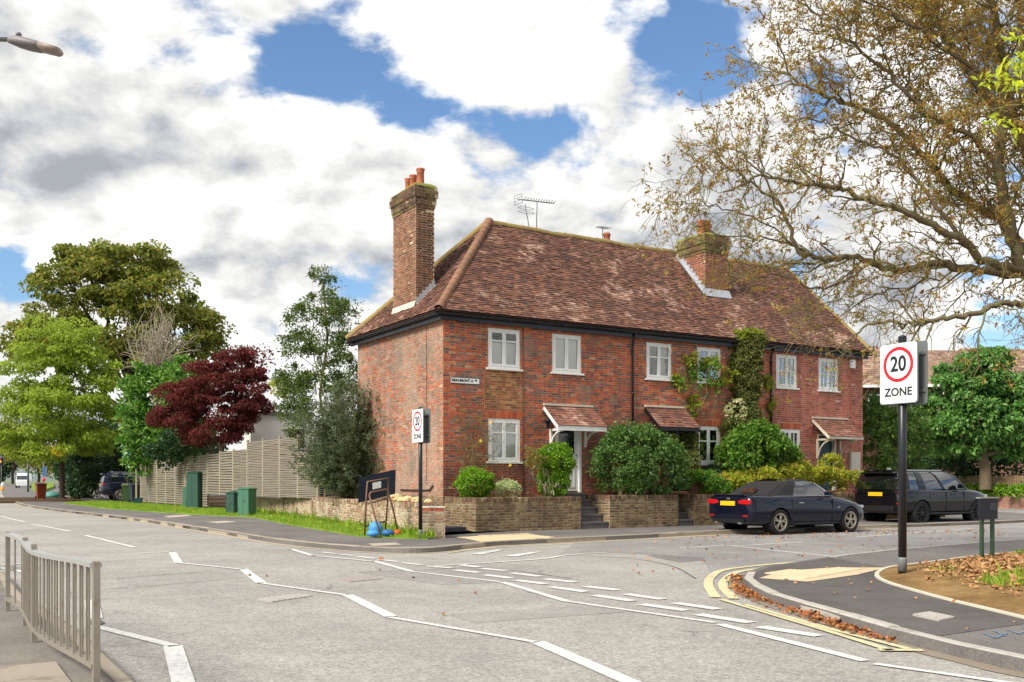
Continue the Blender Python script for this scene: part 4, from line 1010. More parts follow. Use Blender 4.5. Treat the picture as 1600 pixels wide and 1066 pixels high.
MB().chbox((16.27, -.1, 5.45), (16.52, -.004, 5.76), .02).build('alarm_box', m['whitepaint'], house)
lp = MB(); lp.lathe([(.02, -.16), (.05, -.13), (.075, .05), (.09, .06), (.02, .14)], 8, (3.34, -.14, 3.1)); lp.bar((3.34, -.14, 3.22), (3.34, -.005, 3.26), .02, .02); lp.build('wall_lantern', m['blackpaint'], house)
# ---- street name plate fixed to the wall
np_ = thing('street_name_plate', 'small white street name plate screwed to the red brick wall', 'sign', world(0.68, -0.012, 4.19), HA)
MB().chbox((-.45, -.012, -.085), (.45, 0.0, .085), .004).build('plate', m['signwhite'], np_)
mb = MB()
for a, b in (((-.45, -.017, .074), (.45, -.0125, .085)), ((-.45, -.017, -.085), (.45, -.0125, -.074)), ((-.45, -.0165, -.074), (-.441, -.0125, .074)), ((.441, -.0165, -.074), (.45, -.0125, .074))): mb.box(a, b)
mb.build('border', m['signblack'], np_)
tx = link('lettering', text_mesh('lettering', 'BEAUMONT A', .104, m['signblack'], .0035), np_); tx.rotation_euler = (R(90), 0, 0); tx.location = (-.085, -.0155, 0)
tx = link('lettering', text_mesh('lettering', 'VE', .07, m['signblack'], .003), np_); tx.rotation_euler = (R(90), 0, 0); tx.location = (.33, -.0155, .014)
# ---- roof aerials
def aerial(name, label, s, t, zb, h, n, ang, dual=False):
    a = thing(name, label, 'aerial', world(s, t, zb), HA)
    MB().tube([(0, 0, -.1), (0, 0, h*.5), (.02, 0, h)], .016, 6).build('mast', m['galv'], a)
    M_ = Matrix.Translation((.02, 0, h))@Matrix.Rotation(ang, 4, 'Z')@Matrix.Rotation(R(-5), 4, 'Y')
    MB().bar((-.85 if n > 8 else -.35, 0, 0), (.75 if n > 8 else .35, 0, 0), .02, .02, M=M_).build('boom', m['galv'], a)
    for i in range(n):
        x = (-.55+1.25*i/(n-1)) if n > 8 else (-.2+.5*i/(n-1)); l = .17
        MB().tube([(x-.05, -l, .04), (x, 0, 0), (x-.05, l, .04)] if n > 8 else [(x, -l, 0), (x, l, 0)], .012, 5, M=M_).build('element', m['galv'], a)
    if n > 8:
        mb = MB()
        for z in (-.14, -.05, .05, .14): mb.tube([(-.8, -.2, z), (-.8, .2, z)], .007, 5, M=M_)
        mb.tube([(-.8, -.19, -.15), (-.8, -.19, .15)], .007, 5, M=M_); mb.tube([(-.8, .19, -.15), (-.8, .19, .15)], .007, 5, M=M_)
        mb.build('reflector', m['galv'], a)
aerial('television_aerial', 'long many-toothed television aerial on a thin mast at the ridge', 5.0, 3.1, ZR-.02, .95, 12, R(8))
a2 = thing('radio_aerial', 'curved mast with a looped radio aerial beside the long aerial', 'aerial', world(4.75, 3.15, ZR-.02), HA)
MB().tube([(.0, 0, -.1), (-.05, 0, .3), (-.13, 0, .6), (-.15, 0, .8)], .014, 6).build('mast', m['galv'], a2)
for z in (.55, .68): MB().tube([(-.13+.3*math.cos(x), .12*math.sin(x), z) for x in [math.tau*j/12 for j in range(13)]], .008, 5).build('loop', m['galv'], a2)
aerial('small_aerial', 'small plain aerial standing beside the little rear chimney', 8.85, 4.75, 9.4, 1.15, 4, R(20))
# ------------------------------------------------------------------ garden walls, steps, fence
TW = -1.8
def garden_wall(label, s0, s1, zt, t=TW, ret_l=None, ret_r=None, mat='brick_garden', mort='mortar_dark', zb=0.09, pieces=300, curved=False, group=None):
    w = thing('garden_wall', label, 'wall', world(s0, t, 0), HA, group)
    L_ = s1-s0; th = 0.215; zc = zt-0.115
    mb = MB(); mb.box((0, 0.0, zb-.1), (L_, th, zc))
    if ret_l: mb.box((0, th+.001, zb-.1), (th, ret_l, zc))
    if ret_r: mb.box((L_-th, th+.001, zb-.1), (L_, ret_r, zc))
    core = mb.build('core', m[mort], w)
    fr = plane_frame((0, 0, 0), (1, 0, 0), (0, -1, 0)); left = pieces
    b = flemish(0, L_, zb, zc)
    brick_face(b, m[mat], fr, core, min(left, len(b)), lambda q: abs(q[0]-L_/2)); left = max(0, left-len(b))
    if ret_l:
        b = flemish(0, ret_l, zb, zc); brick_face(b, m[mat], plane_frame((0, 0, 0), (0, 1, 0), (-1, 0, 0)), core, min(left, len(b)), lambda q: q[0]); left = max(0, left-len(b))
    if ret_r:
        b = flemish(0, ret_r, zb, zc); brick_face(b, m[mat], plane_frame((L_, ret_r, 0), (0, -1, 0), (1, 0, 0)), core)
    # brick-on-edge coping, every brick laid singly
    x = 0; me = MB().chbox((.004, -.012, zc), (.068, th+.01, zt), .004).mesh('coping_brick', m[mat])
    while x < L_-.05:
        o = link('coping_brick', me, w); o.location = (x, random.gauss(0, .004), random.gauss(0, .004)); o.rotation_euler = (0, random.gauss(0, .012), random.gauss(0, .01)); x += .0735
    if ret_l:
        y = th+.02; me2 = MB().chbox((-.012, .004, zc), (th+.01, .068, zt), .004).mesh('coping_brick', m[mat])
        while y < ret_l-.05:
            o = link('coping_brick', me2, w); o.location = (random.gauss(0, .004), y, random.gauss(0, .004)); y += .0735
    return w
gw1 = garden_wall('mossy brown brick garden wall below the white door and the round box bushes', 0.02, 3.33, .99, ret_l=1.75, ret_r=1.3)
MB().box((2.05, -.014, .09), (2.08, -.001, .96)).build('wall_joint', plain('rust_joint', (112, 84, 68), .8), gw1)
gw2 = garden_wall('plain brown brick garden wall under the big dark clipped hedge', 4.30, 6.80, 1.02, ret_l=1.3, ret_r=1.3)
gw3 = garden_wall('long brown brick garden wall behind the parked convertible', 7.42, 14.4, 1.02, ret_l=1.3)
# drain holes
for x in (.6, 2.4): MB().cbox((x, -.008, .22), (.03, .012, .03)).build('weep_hole', m['blackpaint'], gw1)
for x in (.9, 2.0): MB().tube([(x, -.012, .2), (x, .0, .2)], .03, 8).build('weep_hole', m['blackpaint'], gw2)
# planted ground behind the walls, up to the house front
def bed(s0, s1, z=0.86): 
    o = slab('garden_bed', [world(s0, TW+.22), world(s1, TW+.22), world(s1, -.02), world(s0, -.02)], 0.05, z, m['soil'], kind='structure'); return o
bed(.24, 3.11); bed(4.52, 6.58); bed(7.64, 14.35)
bed(14.36, 19.5, .7)
step_m = plain('brick_step', (96, 92, 92), 0.8, 0.2, 4, bump=0.3, dirt=((140, 128, 108), 0.4))
stone_m = plain('step_stone', (120, 110, 98), .85, .2, 3, bump=.4)
def steps(label, s0, s1, n=5, ztop=1.08, landing=-.5, zb=.09):
    f = thing('garden_steps', label, 'steps', world(s0, TW, 0), HA)
    run = (-TW+landing)/n; rise = (ztop-zb)/n
    for i in range(n):
        y0 = .03+i*run; y1 = (-TW-.02); z = zb+rise*(i+1)
        tr = MB().box((.03, y0, z-rise), (s1-s0-.03, y1, z-.045)).build('step', step_m, f)
        MB().chbox((.02, y0-.025, z-.044), (s1-s0-.02, y0+run+.02 if i < n-1 else y1, z), .008).build('tread', stone_m if i == n-1 else step_m, tr)
    return f
steps('worn grey steps climbing to the white cottage door', 3.34, 4.29)
steps('dark narrow steps climbing to the black door between brick walls', 6.81, 7.41)
st0 = thing('stone_slab', 'dark slab bridging the gap between the pier and the garden wall', 'slab', world(-.4, -1.25, .1), HA)
MB().chbox((-.3, -.25, .0), (.32, .25, .14), .02).build('slab', plain('dark_slab', (54, 54, 60), .7, .15), st0)
# pale boundary wall on the left, with its end pier
P0 = ground(657, 838, KH); pts = [P0, ground(600, 829, KH), ground(540, 819.5, KH), ground(486, 809.5, KH), ground(440, 804, KH), ground(388, 798.5, KH)]
bw = thing('boundary_wall', 'low crumbling pale brick boundary wall beside the grass verge', 'wall', (0, 0, 0))
left_n = 300
for i, (a, b) in enumerate(zip(pts, pts[1:])):
    a = Vector((a.x, a.y, 0)); b = Vector((b.x, b.y, 0)); d = b-a; L_ = d.length; d.normalize(); nn = Vector((d.y, -d.x, 0))
    if nn.dot(a) > 0: nn = -nn
    zt = .80-.02*i; th = .3
    M_ = Matrix.Translation(a)@Matrix(((d.x, -nn.x, 0, 0), (d.y, -nn.y, 0, 0), (0, 0, 1, 0), (0, 0, 0, 1)))
    core = MB().box((-.03, 0.0, 0), (L_+.03, th, zt), M=M_).build('core', m['mortar_pale'], bw)
    bl = [q for q in flemish(0, L_, .08, zt) if random.random() > .05]
    fr = plane_frame(a, d, nn)
    brick_face(bl, m['brick_boundary'], fr, core, min(left_n, len(bl)) if i < 2 else 0); left_n = max(0, left_n-len(bl)) if i < 2 else left_n
    x = 0
    me = MB().chbox((.004, -.02, zt), (.07, th+.02, zt+.1), .006).mesh('coping_brick', m['brick_boundary'])
    while x < L_-.06:
        if random.random() > .1 and i < 4:
            o = link('coping_brick', me, bw); o.matrix_local = M_@Matrix.Translation((x, random.gauss(0, .012), random.gauss(-.01, .012))); x += .075
        else: x += .075
    if i in (2, 3):
        MB().box((L_-.35, -.035, 0), (L_-.2, -.002, zt-.02), M=M_).build('buttress', m['mortar_dark'], bw)
pier = thing('brick_pier', 'square pale brick pier ending the boundary wall beside the black pole', 'pier', ground(675, 840.5, KH)-Vector((0, 0, KH)), R(8))
MB().box((-.28, 0, .05), (.30, .45, .80)).build('core', m['mortar_pale'], pier)
brick_face(flemish(-.285, .305, .1, .72), m['brick_boundary'], plane_frame((0, 0, 0), (1, 0, 0), (0, -1, 0)), pier, 100)
brick_face(flemish(0, .45, .1, .72), m['brick_boundary'], plane_frame((-.28, 0, 0), (0, 1, 0), (-1, 0, 0)), pier)
brick_face(flemish(-.285, .305, .72, .80), m['brick_rubbed'], plane_frame((0, 0, 0), (1, 0, 0), (0, -1, 0)), pier, 3)
MB().chbox((-.29, -.02, .80), (.31, .47, .83), .01).build('coping', m['mortar_fillet'], pier)
# loose rubble on the wall by the pier
for k, (px_, r) in enumerate(((615, .2), (634, .16), (648, .15), (664, .11), (625, .13))):
    f = (657-px_)/57; q = pts[0].lerp(pts[1], max(0, f)) if px_ < 657 else ground(665, 838, KH)
    mb = MB(); n = 9; rr = []
    for j in range(6):
        a = math.pi*j/5; rr.append([(math.sin(a)*r*math.cos(x*math.tau/n)*random.uniform(.8, 1.15), math.sin(a)*r*.8*math.sin(x*math.tau/n)*random.uniform(.8, 1.15), r*.55-math.cos(a)*r*.6*random.uniform(.9, 1.1)) for x in range(n)])
    mb.loft(rr)
    o = mb.build('rubble_stone', plain('sandstone', (206, 178, 132), .9, .2, 5, bump=.5), label='rough sandy stone lying on top of the pale boundary wall', category='stone', group='stones on the boundary wall')
    o.location = (q.x+.05, q.y+.2, .87)
# ---- slatted fence along the left
FA = ground(488, 811, KH); FA = Vector((FA.x, FA.y, 0)); FB = ground(214, 787, KH); FB = Vector((FB.x, FB.y, 0))
mid = Vector((ground(388, 798.5).x, ground(388, 798.5).y, 0))
fence = thing('slatted_fence', 'weathered wooden fence of narrow horizontal slats along the verge', 'fence', (0, 0, 0))
fd = (FB-FA); FL = fd.length; fd.normalize(); fn = Vector((fd.y, -fd.x, 0)); fn = -fn if fn.dot(FA) > 0 else fn
nb = int(round(FL/1.85)); back_off = -fn*0.22
post_me = MB().chbox((-.045, -.045, 0), (.045, .045, 1.0), .006).mesh('fence_post', m['fence_post'])
fang = math.atan2(fd.y, fd.x)
for i in range(nb+1):
    p = FA+fd*(FL*i/nb)+back_off
    zb = .78 if i*FL/nb < (mid-FA).length+.5 else .1; zt = 2.48 if i < 1 else (3.02 if i <= 4 else 2.72-.028*(i-4))
    o = link('fence_post', post_me, fence); o.location = (p.x, p.y, zb); o.scale = (1, 1, zt-zb+.06); o.rotation_euler = (0, 0, fang)
slat_cache = {}
for i in range(nb):
    a = FA+fd*(FL*i/nb)+back_off; b = FA+fd*(FL*(i+1)/nb)+back_off; L_ = (b-a).length-.09
    zb = .80 if i*FL/nb < (mid-FA).length-.5 else .22; zt = 2.46 if i < 1 else (3.0 if i < 4 else 2.70-.028*(i-4)+.02*math.sin(i*1.7))
    n = 30 if i < 6 else 20
    n = int((zt-zb)/.066) if i < 5 else int((zt-zb)/.11)
    me = slat_cache.setdefault((i < 5), MB().box((-.5, -.009, -.5), (.5, .009, .5)).mesh('slat', m['fence']))
    c = (a+b)/2; h = (zt-zb)/n
    for k in range(n):
        o = link('slat', me, fence); o.location = (c.x+fn.x*.02, c.y+fn.y*.02, zb+h*(k+.5)); o.scale = (L_, 1, h*.70); o.rotation_euler = (R(-8)+random.gauss(0, .05), random.gauss(0, .006), fang)
    MB().bar(a-fn*.02+Vector((0, 0, zb+.05)), b-fn*.02+Vector((0, 0, zb+.05)), .02, .05).build('rail', m['fence'], fence)
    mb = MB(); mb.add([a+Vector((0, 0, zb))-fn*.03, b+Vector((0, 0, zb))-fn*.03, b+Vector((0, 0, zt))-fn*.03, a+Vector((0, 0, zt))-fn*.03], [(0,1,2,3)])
    mb.build('backing', m['bark_dark'], fence)  # dark sheet added behind the slats, stands in for shade in the gaps
# dark panel closing the gap to the shrub
dp_ = thing('dark_fence_panel', 'dark low slatted panel in the shade at the end of the fence', 'fence', at(515, 770, 37.2).to_2d().to_3d(), R(0))
for k in range(12):
    MB().box((-.62, 0, .86+k*.075), (.6, .02, .86+k*.075+.062)).build('slat', plain('dark_fence', (62, 54, 56), .85, .15) if k == 0 else bpy.data.materials['dark_fence'], dp_)
for x in (-.62, .6): MB().box((x-.04, -.03, .8), (x+.04, -.001, 1.8)).build('post', bpy.data.materials['dark_fence'], dp_)
# ---- wall, picket fence and hedge strip on the far right
wa = ground(1395, 788); wb = ground(1640, 797.5); d = (wb-wa).normalized(); ang = math.atan2(d.y, d.x)
fw = thing('low_brick_wall', 'low brick retaining wall under the picket fence across the side road', 'wall', wa, ang)
L_ = (wb-wa).length
co = MB().box((0, 0, 0), (L_, .25, .66)).build('core', m['mortar_pink'], fw)
bl = flemish(0, L_, .02, .66, bh=.075); brick_face(bl, m['brick_wall_far'], plane_frame((0, 0, 0), (1, 0, 0), (0, -1, 0)), co, 300, lambda q: -q[0])
MB().box((-.02, -.03, .661), (L_, .28, .72)).build('coping', m['brick_wall_far'], fw)
slab('raised_lawn', [wa+Vector((0, .2, 0)), wb+Vector((0, .25, 0)), wb+Vector((12, 40, 0)), wa+Vector((-12, 40, 0))], 0, .62, m['turf'], kind='structure')
pf = thing('picket_fence', 'brown wooden picket fence behind the low wall and the black sport utility car', 'fence', wa+Vector((0, 1.6, .62)), ang)
pk = MB(); pk.prism([(-.045, 0), (.045, 0), (.045, .02), (-.045, .02)], 0, 1.0); pk.add([(-.045, 0, 1.0), (.045, 0, 1.0), (0, 0, 1.06), (-.045, .02, 1.0), (.045, .02, 1.0), (0, .02, 1.06)], [(0,1,2),(5,4,3),(0,2,5,3),(2,1,4,5)])
pkm = pk.mesh('picket', m['picket'])
for i in range(int((L_+2)/.155)):
    o = link('picket', pkm, pf); o.location = (-2+i*.155, 0, random.uniform(-.02, .02)); o.rotation_euler = (0, random.gauss(0, .015), 0)
for z in (.25, .8): MB().box((-2, .022, z), (L_, .06, z+.08)).build('rail', m['picket'], pf)
for i in range(6): MB().box((-1.9+i*2.2, .062, 0), (-1.8+i*2.2, .16, 1.0)).build('post', m['picket'], pf)
# ------------------------------------------------------------------ plants
def unit(a): return a/np.maximum(np.linalg.norm(a, axis=1, keepdims=True), 1e-9)
def rdir(n): return unit(rng.normal(size=(n, 3)))
def leaf_mesh(name, P, axis, up, L_, W_, mat, fold=0.22, curl=0.15, six=False):
    n = len(P); axis = unit(axis); side = unit(np.cross(axis, up)); nrm = np.cross(side, axis)
    L_ = np.broadcast_to(L_, (n,))[:, None]; W_ = np.broadcast_to(W_, (n,))[:, None]
    mid = P+axis*L_*0.48
    tip = P+axis*L_-nrm*curl*L_
    le = mid+side*W_/2+nrm*fold*W_; ri = mid-side*W_/2+nrm*fold*W_
    if six:
        q = [P, P+axis*L_*.28-side*W_*.42+nrm*fold*W_*.8, P+axis*L_*.66-side*W_*.46+nrm*fold*W_*.5, tip, P+axis*L_*.66+side*W_*.46+nrm*fold*W_*.9, P+axis*L_*.28+side*W_*.42+nrm*fold*W_*.3]
        Vv = np.stack(q, 1).reshape(-1, 3)
        F = (np.array([[0, 1, 5], [1, 2, 5], [2, 4, 5], [2, 3, 4]])[None]+(np.arange(n)*6)[:, None, None]).reshape(-1, 3)
        return npmesh(name, Vv, F, mat)
    Vv = np.stack([P, ri, tip, le], 1).reshape(-1, 3)
    F = (np.array([[0, 1, 2], [0, 2, 3]])[None]+(np.arange(n)*4)[:, None, None]).reshape(-1, 3)
    return npmesh(name, Vv, F, mat)
def shell_points(cs, rs, per, inner=0.45, lower=0.5):
    """points spread through a set of small ellipsoids, thicker near their outer skin"""
    n = len(cs); k = per
    d = rdir(n*k); d[:, 2] = np.where((d[:, 2] < 0) & (rng.random(n*k) > lower), -d[:, 2], d[:, 2])
    rad = inner+(1-inner)*rng.random(n*k)**0.6
    c = np.repeat(cs, k, 0); r = np.repeat(rs, k, 0)
    return c+d*r*rad[:, None], d
def subclumps(ells, k, size, inner=0.55, flat=0.75, jitter=0.3, lower=0.6):
    """spread k clumps over each ellipsoid (centre, radii)"""
    C_, R_ = [], []
    for (c, r), kk in zip(ells, k if hasattr(k, '__len__') else [k]*len(ells)):
        d = rdir(kk); d[:, 2] = np.where((d[:, 2] < -0.2) & (rng.random(kk) > lower), -d[:, 2], d[:, 2])
        f = inner+(1-inner)*rng.random(kk)**0.5
        cc = np.array(c)+d*np.array(r)*f[:, None]
        out_ = rng.random(kk) < .13; cc = np.where(out_[:, None], np.array(c)+d*np.array(r)*rng.uniform(1.0, 1.16, kk)[:, None], cc)
        sz = size*np.exp(rng.normal(0, jitter, kk))*np.where(out_, .6, 1)
        C_.append(cc); R_.append(np.stack([sz, sz, sz*flat], 1))
    return np.concatenate(C_), np.concatenate(R_)
def foliage(name, parent, mat, cs, rs, per, L_, W_, outward=0.5, droop=0.15, inner=0.45, lower=0.5, curl=0.15, fold=.22, updir=0.0, kind='stuff'):
    P, d = shell_points(cs, rs, per, inner, lower); n = len(P)
    ax = rdir(n)*(1-outward)*1.3+d*outward; ax[:, 2] += -droop+updir
    up = d+rng.normal(0, .45, (n, 3)); up[:, 2] += .6
    s = np.exp(rng.normal(0, .25, n))
    return link(name, leaf_mesh(name, P, ax, up, L_*s, W_*s, mat, fold, curl), parent, kind=kind)
def ell(px, py, Y, rx, rz, dep=1.0):
    k = Y/FPX; return (tuple(at(px, py, Y)), (rx*k, rx*k*dep, rz*k))
def branch_tubes(paths, mat, name, parent, n=5):
    """many tapered twigs as one mesh: paths = (points, r0, r1)"""
    Vs, Fs, base = [], [], 0
    ang = np.arange(n)*2*np.pi/n
    for pts, r0, r1 in paths:
        p = np.array([tuple(q) for q in pts], float); k = len(p)
        if k < 2: continue
        d = np.gradient(p, axis=0); d /= np.maximum(np.linalg.norm(d, axis=1, keepdims=True), 1e-9)
        ref = np.array([0.31, 0.83, 0.47]); a = np.cross(d, ref); a /= np.maximum(np.linalg.norm(a, axis=1, keepdims=True), 1e-9); b = np.cross(d, a)
        r = np.linspace(r0, r1, k)[:, None, None]
        ring = p[:, None, :]+(np.cos(ang)[None, :, None]*a[:, None, :]+np.sin(ang)[None, :, None]*b[:, None, :])*r
        Vs.append(ring.reshape(-1, 3))
        i = np.arange(k-1)[:, None]*n; j = np.arange(n)[None]; j2 = (j+1) % n
        Fs.append((np.stack([i+j, i+j2, i+n+j2, i+n+j], -1).reshape(-1, 4))+base); base += k*n
    return link(name, npmesh(name, np.concatenate(Vs), np.concatenate(Fs), mat, True), parent)
def bent(a, b, n=5, wob=0.08, sag=0.0):
    a = np.array(tuple(a)); b = np.array(tuple(b)); L_ = np.linalg.norm(b-a); t = np.linspace(0, 1, n)[:, None]
    off = rng.normal(0, wob*L_, (n, 3)); off[0] = 0; off[-1] = 0
    off = off*np.sin(np.pi*t); p = a+(b-a)*t+off; p[:, 2] += -sag*L_*np.sin(np.pi*t[:, 0]); return p
def tree(name, label, base, top, r0, ells, ksub, size, per, leaf, wid, mat, bark, cat='tree', group=None, outward=.5, droop=.15, inner=.45, flat=.75, limbs=True, trunk_pts=None, extra=None, cinner=.55, lower=.5, sublower=.6, curl=.15):
    t = thing(name, label, cat, (0, 0, 0), 0, group)
    base = Vector(base); top = Vector(top)
    tp = trunk_pts or bent(base, top, 5, .03)
    if r0: branch_tubes([(tp, r0, r0*.55)], bark, 'trunk', t, 10)
    cs, rs = subclumps(ells, ksub, size, cinner, flat, lower=sublower)
    paths = []
    if limbs:
        hubs = []
        for c, r in ells:
            k = rng.uniform(.45, .95); st = np.array(tuple(base.lerp(top, k))); hub = np.array(c)-np.array([0, 0, r[2]*.25])
            paths.append((bent(st, hub, 6, .07), r0*.45, r0*.16)); hubs.append(hub)
        hubs = np.array(hubs)
        for c in cs[:: (1 if len(cs) < 160 else 2)]:
            i = np.argmin(((hubs-c)**2).sum(1)); paths.append((bent(hubs[i], c, 5, .1), r0*.13, r0*.03))
        branch_tubes(paths, bark, 'branches', t, 5)
    foliage('crown', t, mat, cs, rs, per, leaf, wid, outward, droop, inner, lower, curl)
    if extra: extra(t, cs, rs)
    return t
def shrub(name, label, ells, ksub, size, per, leaf, wid, mat, stems=None, bark=None, cat='shrub', group=None, outward=.55, droop=.1, inner=.5, flat=.85, core=None, cinner=.6, updir=0., lower=.5, fname='leaves'):
    t = thing(name, label, cat, (0, 0, 0), 0, group)
    cs, rs = subclumps(ells, ksub, size, cinner, flat, .32)
    foliage(fname, t, mat, cs, rs, per, leaf, wid, outward, droop, inner, lower, updir=updir)
    ps = []
    for (c, r) in ells:
        b = np.array(c)-np.array([0, 0, r[2]*1.0])
        for k in range(stems or 3): ps.append((bent(b+rng.normal(0, .06, 3)*np.array([1, 1, 0]), np.array(c)+rng.normal(0, .4, 3)*np.array(r), 5, .1), .02, .006))
    branch_tubes(ps, bark or m['twig'], 'stems', t, 5)
    return t
lf = {}
lf['sycamore'] = leaf_mat('leaf_sycamore', [(84, 98, 42), (106, 120, 48), (128, 138, 56), (144, 146, 62), (158, 140, 68)], .45)
lf['locust'] = leaf_mat('leaf_locust', [(118, 140, 48), (140, 160, 56), (162, 176, 66), (148, 164, 68)], .45)
lf['laurel'] = leaf_mat('leaf_laurel', [(52, 92, 30), (78, 122, 40), (104, 146, 50), (150, 176, 92)], .3, .35, .5)
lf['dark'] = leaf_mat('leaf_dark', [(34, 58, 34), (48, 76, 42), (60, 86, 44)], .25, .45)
lf['maple'] = leaf_mat('leaf_maple', [(78, 34, 36), (104, 44, 44), (130, 56, 52), (92, 46, 40), (122, 72, 56)], .35)
lf['bay'] = leaf_mat('leaf_bay', [(60, 84, 34), (84, 108, 42), (112, 128, 58), (70, 92, 44)], .3, .4, .5)
lf['coton'] = leaf_mat('leaf_cotoneaster', [(62, 80, 54), (80, 98, 66), (104, 118, 84), (122, 132, 98)], .3, .5)
lf['box'] = leaf_mat('leaf_box', [(84, 120, 22), (108, 148, 28), (134, 172, 38), (70, 104, 24)], .35, .35, .5)
lf['varieg'] = leaf_mat('leaf_variegated', [(150, 166, 110), (184, 196, 140), (206, 214, 170), (128, 148, 88)], .3)
lf['rose'] = leaf_mat('leaf_rose', [(112, 122, 56), (136, 138, 66), (98, 104, 52), (168, 140, 60)], .35)
lf['hedge'] = leaf_mat('leaf_hedge', [(52, 86, 38), (70, 106, 44), (94, 128, 54), (116, 142, 74)], .3, .4, .45)
lf['climber'] = leaf_mat('leaf_climber', [(78, 92, 42), (98, 108, 48), (120, 126, 58), (66, 80, 42), (136, 120, 68)], .3)
lf['climber_top'] = leaf_mat('leaf_climber_top', [(130, 144, 44), (150, 158, 52), (120, 130, 48)], .4)
lf['blossom'] = leaf_mat('leaf_pale_bracts', [(206, 204, 160), (188, 190, 140), (220, 214, 178)], .3)
lf['bush'] = leaf_mat('leaf_bush', [(70, 108, 36), (92, 132, 44), (118, 152, 54), (60, 92, 36)], .35, .45)
lf['yellow'] = leaf_mat('leaf_yellow', [(150, 160, 50), (176, 178, 60), (128, 146, 48), (190, 160, 64)], .4)
lf['golden'] = leaf_mat('leaf_golden', [(222, 196, 40), (236, 208, 60), (196, 176, 44)], .4)
lf['conifer'] = leaf_mat('leaf_conifer', [(58, 88, 40), (80, 112, 46), (108, 134, 54), (48, 76, 38)], .25, .5)
lf['round'] = leaf_mat('leaf_round_tree', [(70, 112, 50), (92, 136, 60), (120, 160, 80), (60, 98, 50)], .35, .4, .45)
lf['far'] = leaf_mat('leaf_far', [(120, 126, 58), (140, 138, 64), (104, 118, 56), (160, 146, 84)], .35)
lf['chestnut'] = leaf_mat('leaf_chestnut', [(166, 134, 72), (142, 102, 56), (176, 150, 80), (150, 144, 72), (128, 84, 50), (160, 154, 80), (156, 108, 60), (136, 140, 66)], .4, .6, .2, .3, 1.6)
lf['lime'] = leaf_mat('leaf_lime', [(176, 190, 50), (196, 204, 62), (160, 178, 48)], .45)
lf['litter'] = leaf_mat('leaf_litter', [(146, 84, 46), (124, 70, 40), (162, 102, 56), (176, 128, 70), (104, 60, 38), (150, 88, 50)], .05, .7, .2)
lf['litter2'] = leaf_mat('leaf_litter_pale', [(158, 114, 74), (174, 136, 92), (138, 92, 58), (184, 152, 104), (122, 80, 54)], .05, .7, .2)
lf['grass'] = leaf_mat('grass_blade', [(98, 132, 36), (124, 158, 48), (150, 176, 62), (170, 172, 84)], .35, .6, .2)
lf['ivy'] = leaf_mat('leaf_ivy', [(70, 96, 40), (92, 116, 50), (120, 134, 66)], .3)

# ---- left: big tree, lime-green tree, hedge, red maple
Y = 76
tree('broadleaf_tree', 'tall spreading broadleaf tree with domed olive green crown behind the others', at(208, 764, Y), at(205, 560, Y), .55,
     [ell(190, 440, Y, 80, 52), ell(120, 450, Y, 62, 42), ell(250, 470, Y, 70, 48), ell(80, 515, Y, 58, 42), ell(175, 515, Y, 80, 50), ell(285, 525, Y, 58, 48), ell(45, 545, Y, 34, 24), ell(235, 560, Y, 70, 40), ell(320, 520, Y, 26, 30), ell(140, 400, Y, 40, 18), ell(215, 405, Y, 45, 20)],
     [30, 22, 26, 20, 28, 20, 11, 20, 8, 9, 11], 1.05, 190, .27, .2, lf['sycamore'], m['bark_dark'], flat=.5, droop=.3, sublower=.8)
Y = 62
tree('locust_tree', 'feathery yellow-green young tree with a thin dark trunk beside the brown bin', at(97, 778, Y), at(97, 600, Y), .17,
     [ell(85, 545, Y, 55, 38), ell(130, 590, Y, 50, 45), ell(50, 600, Y, 48, 40), ell(95, 640, Y, 75, 50), ell(150, 660, Y, 36, 50), ell(35, 665, Y, 36, 42), ell(95, 690, Y, 72, 34), ell(115, 520, Y, 25, 14)],
     [22, 22, 18, 30, 16, 14, 26, 5], .75, 260, .22, .10, lf['locust'], m['bark_dark'], flat=.5, droop=.4, sublower=.95, outward=.4)
MBx = None
shrub('yellow_sapling', 'spray of bright yellow leaves on the thin dark trunk', [ell(96, 703, 60, 9, 5)], 5, .16, 40, .2, .13, lf['golden'], cat='foliage')
Y = 54
shrub('laurel_hedge', 'tall glossy laurel with bright upright leaves behind the slatted fence', [ell(245, 640, Y, 50, 60), ell(222, 690, Y, 30, 50), ell(285, 610, Y, 45, 40), ell(215, 620, Y, 18, 30), ell(270, 690, Y, 50, 40)], [40, 22, 26, 8, 30], .5, 110, .30, .11, lf['laurel'], stems=3, updir=.35, outward=.45)
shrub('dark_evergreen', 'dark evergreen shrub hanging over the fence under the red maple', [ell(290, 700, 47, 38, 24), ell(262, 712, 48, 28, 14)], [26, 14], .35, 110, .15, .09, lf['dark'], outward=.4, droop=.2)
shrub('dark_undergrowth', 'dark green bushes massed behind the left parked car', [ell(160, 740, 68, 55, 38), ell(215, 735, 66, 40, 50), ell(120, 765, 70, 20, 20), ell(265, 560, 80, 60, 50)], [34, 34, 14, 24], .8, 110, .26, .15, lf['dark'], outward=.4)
Y = 44.5
tree('red_maple', 'deep red Japanese maple with layered drooping leaves over the fence', at(347, 742, Y), at(343, 690, Y), .09,
     [ell(345, 585, Y, 46, 24), ell(300, 620, Y, 44, 24), ell(385, 605, Y, 38, 30), ell(280, 655, Y, 38, 18), ell(345, 645, Y, 52, 26), ell(395, 640, Y, 26, 20), ell(325, 680, Y, 46, 14), ell(260, 660, Y, 20, 10), ell(375, 562, Y, 26, 12), ell(368, 672, Y, 18, 14)],
     [30, 28, 26, 20, 32, 14, 22, 9, 10, 9], .40, 230, .105, .06, lf['maple'], m['bark'], flat=.5, droop=.35, sublower=.75, outward=.4, curl=.25)
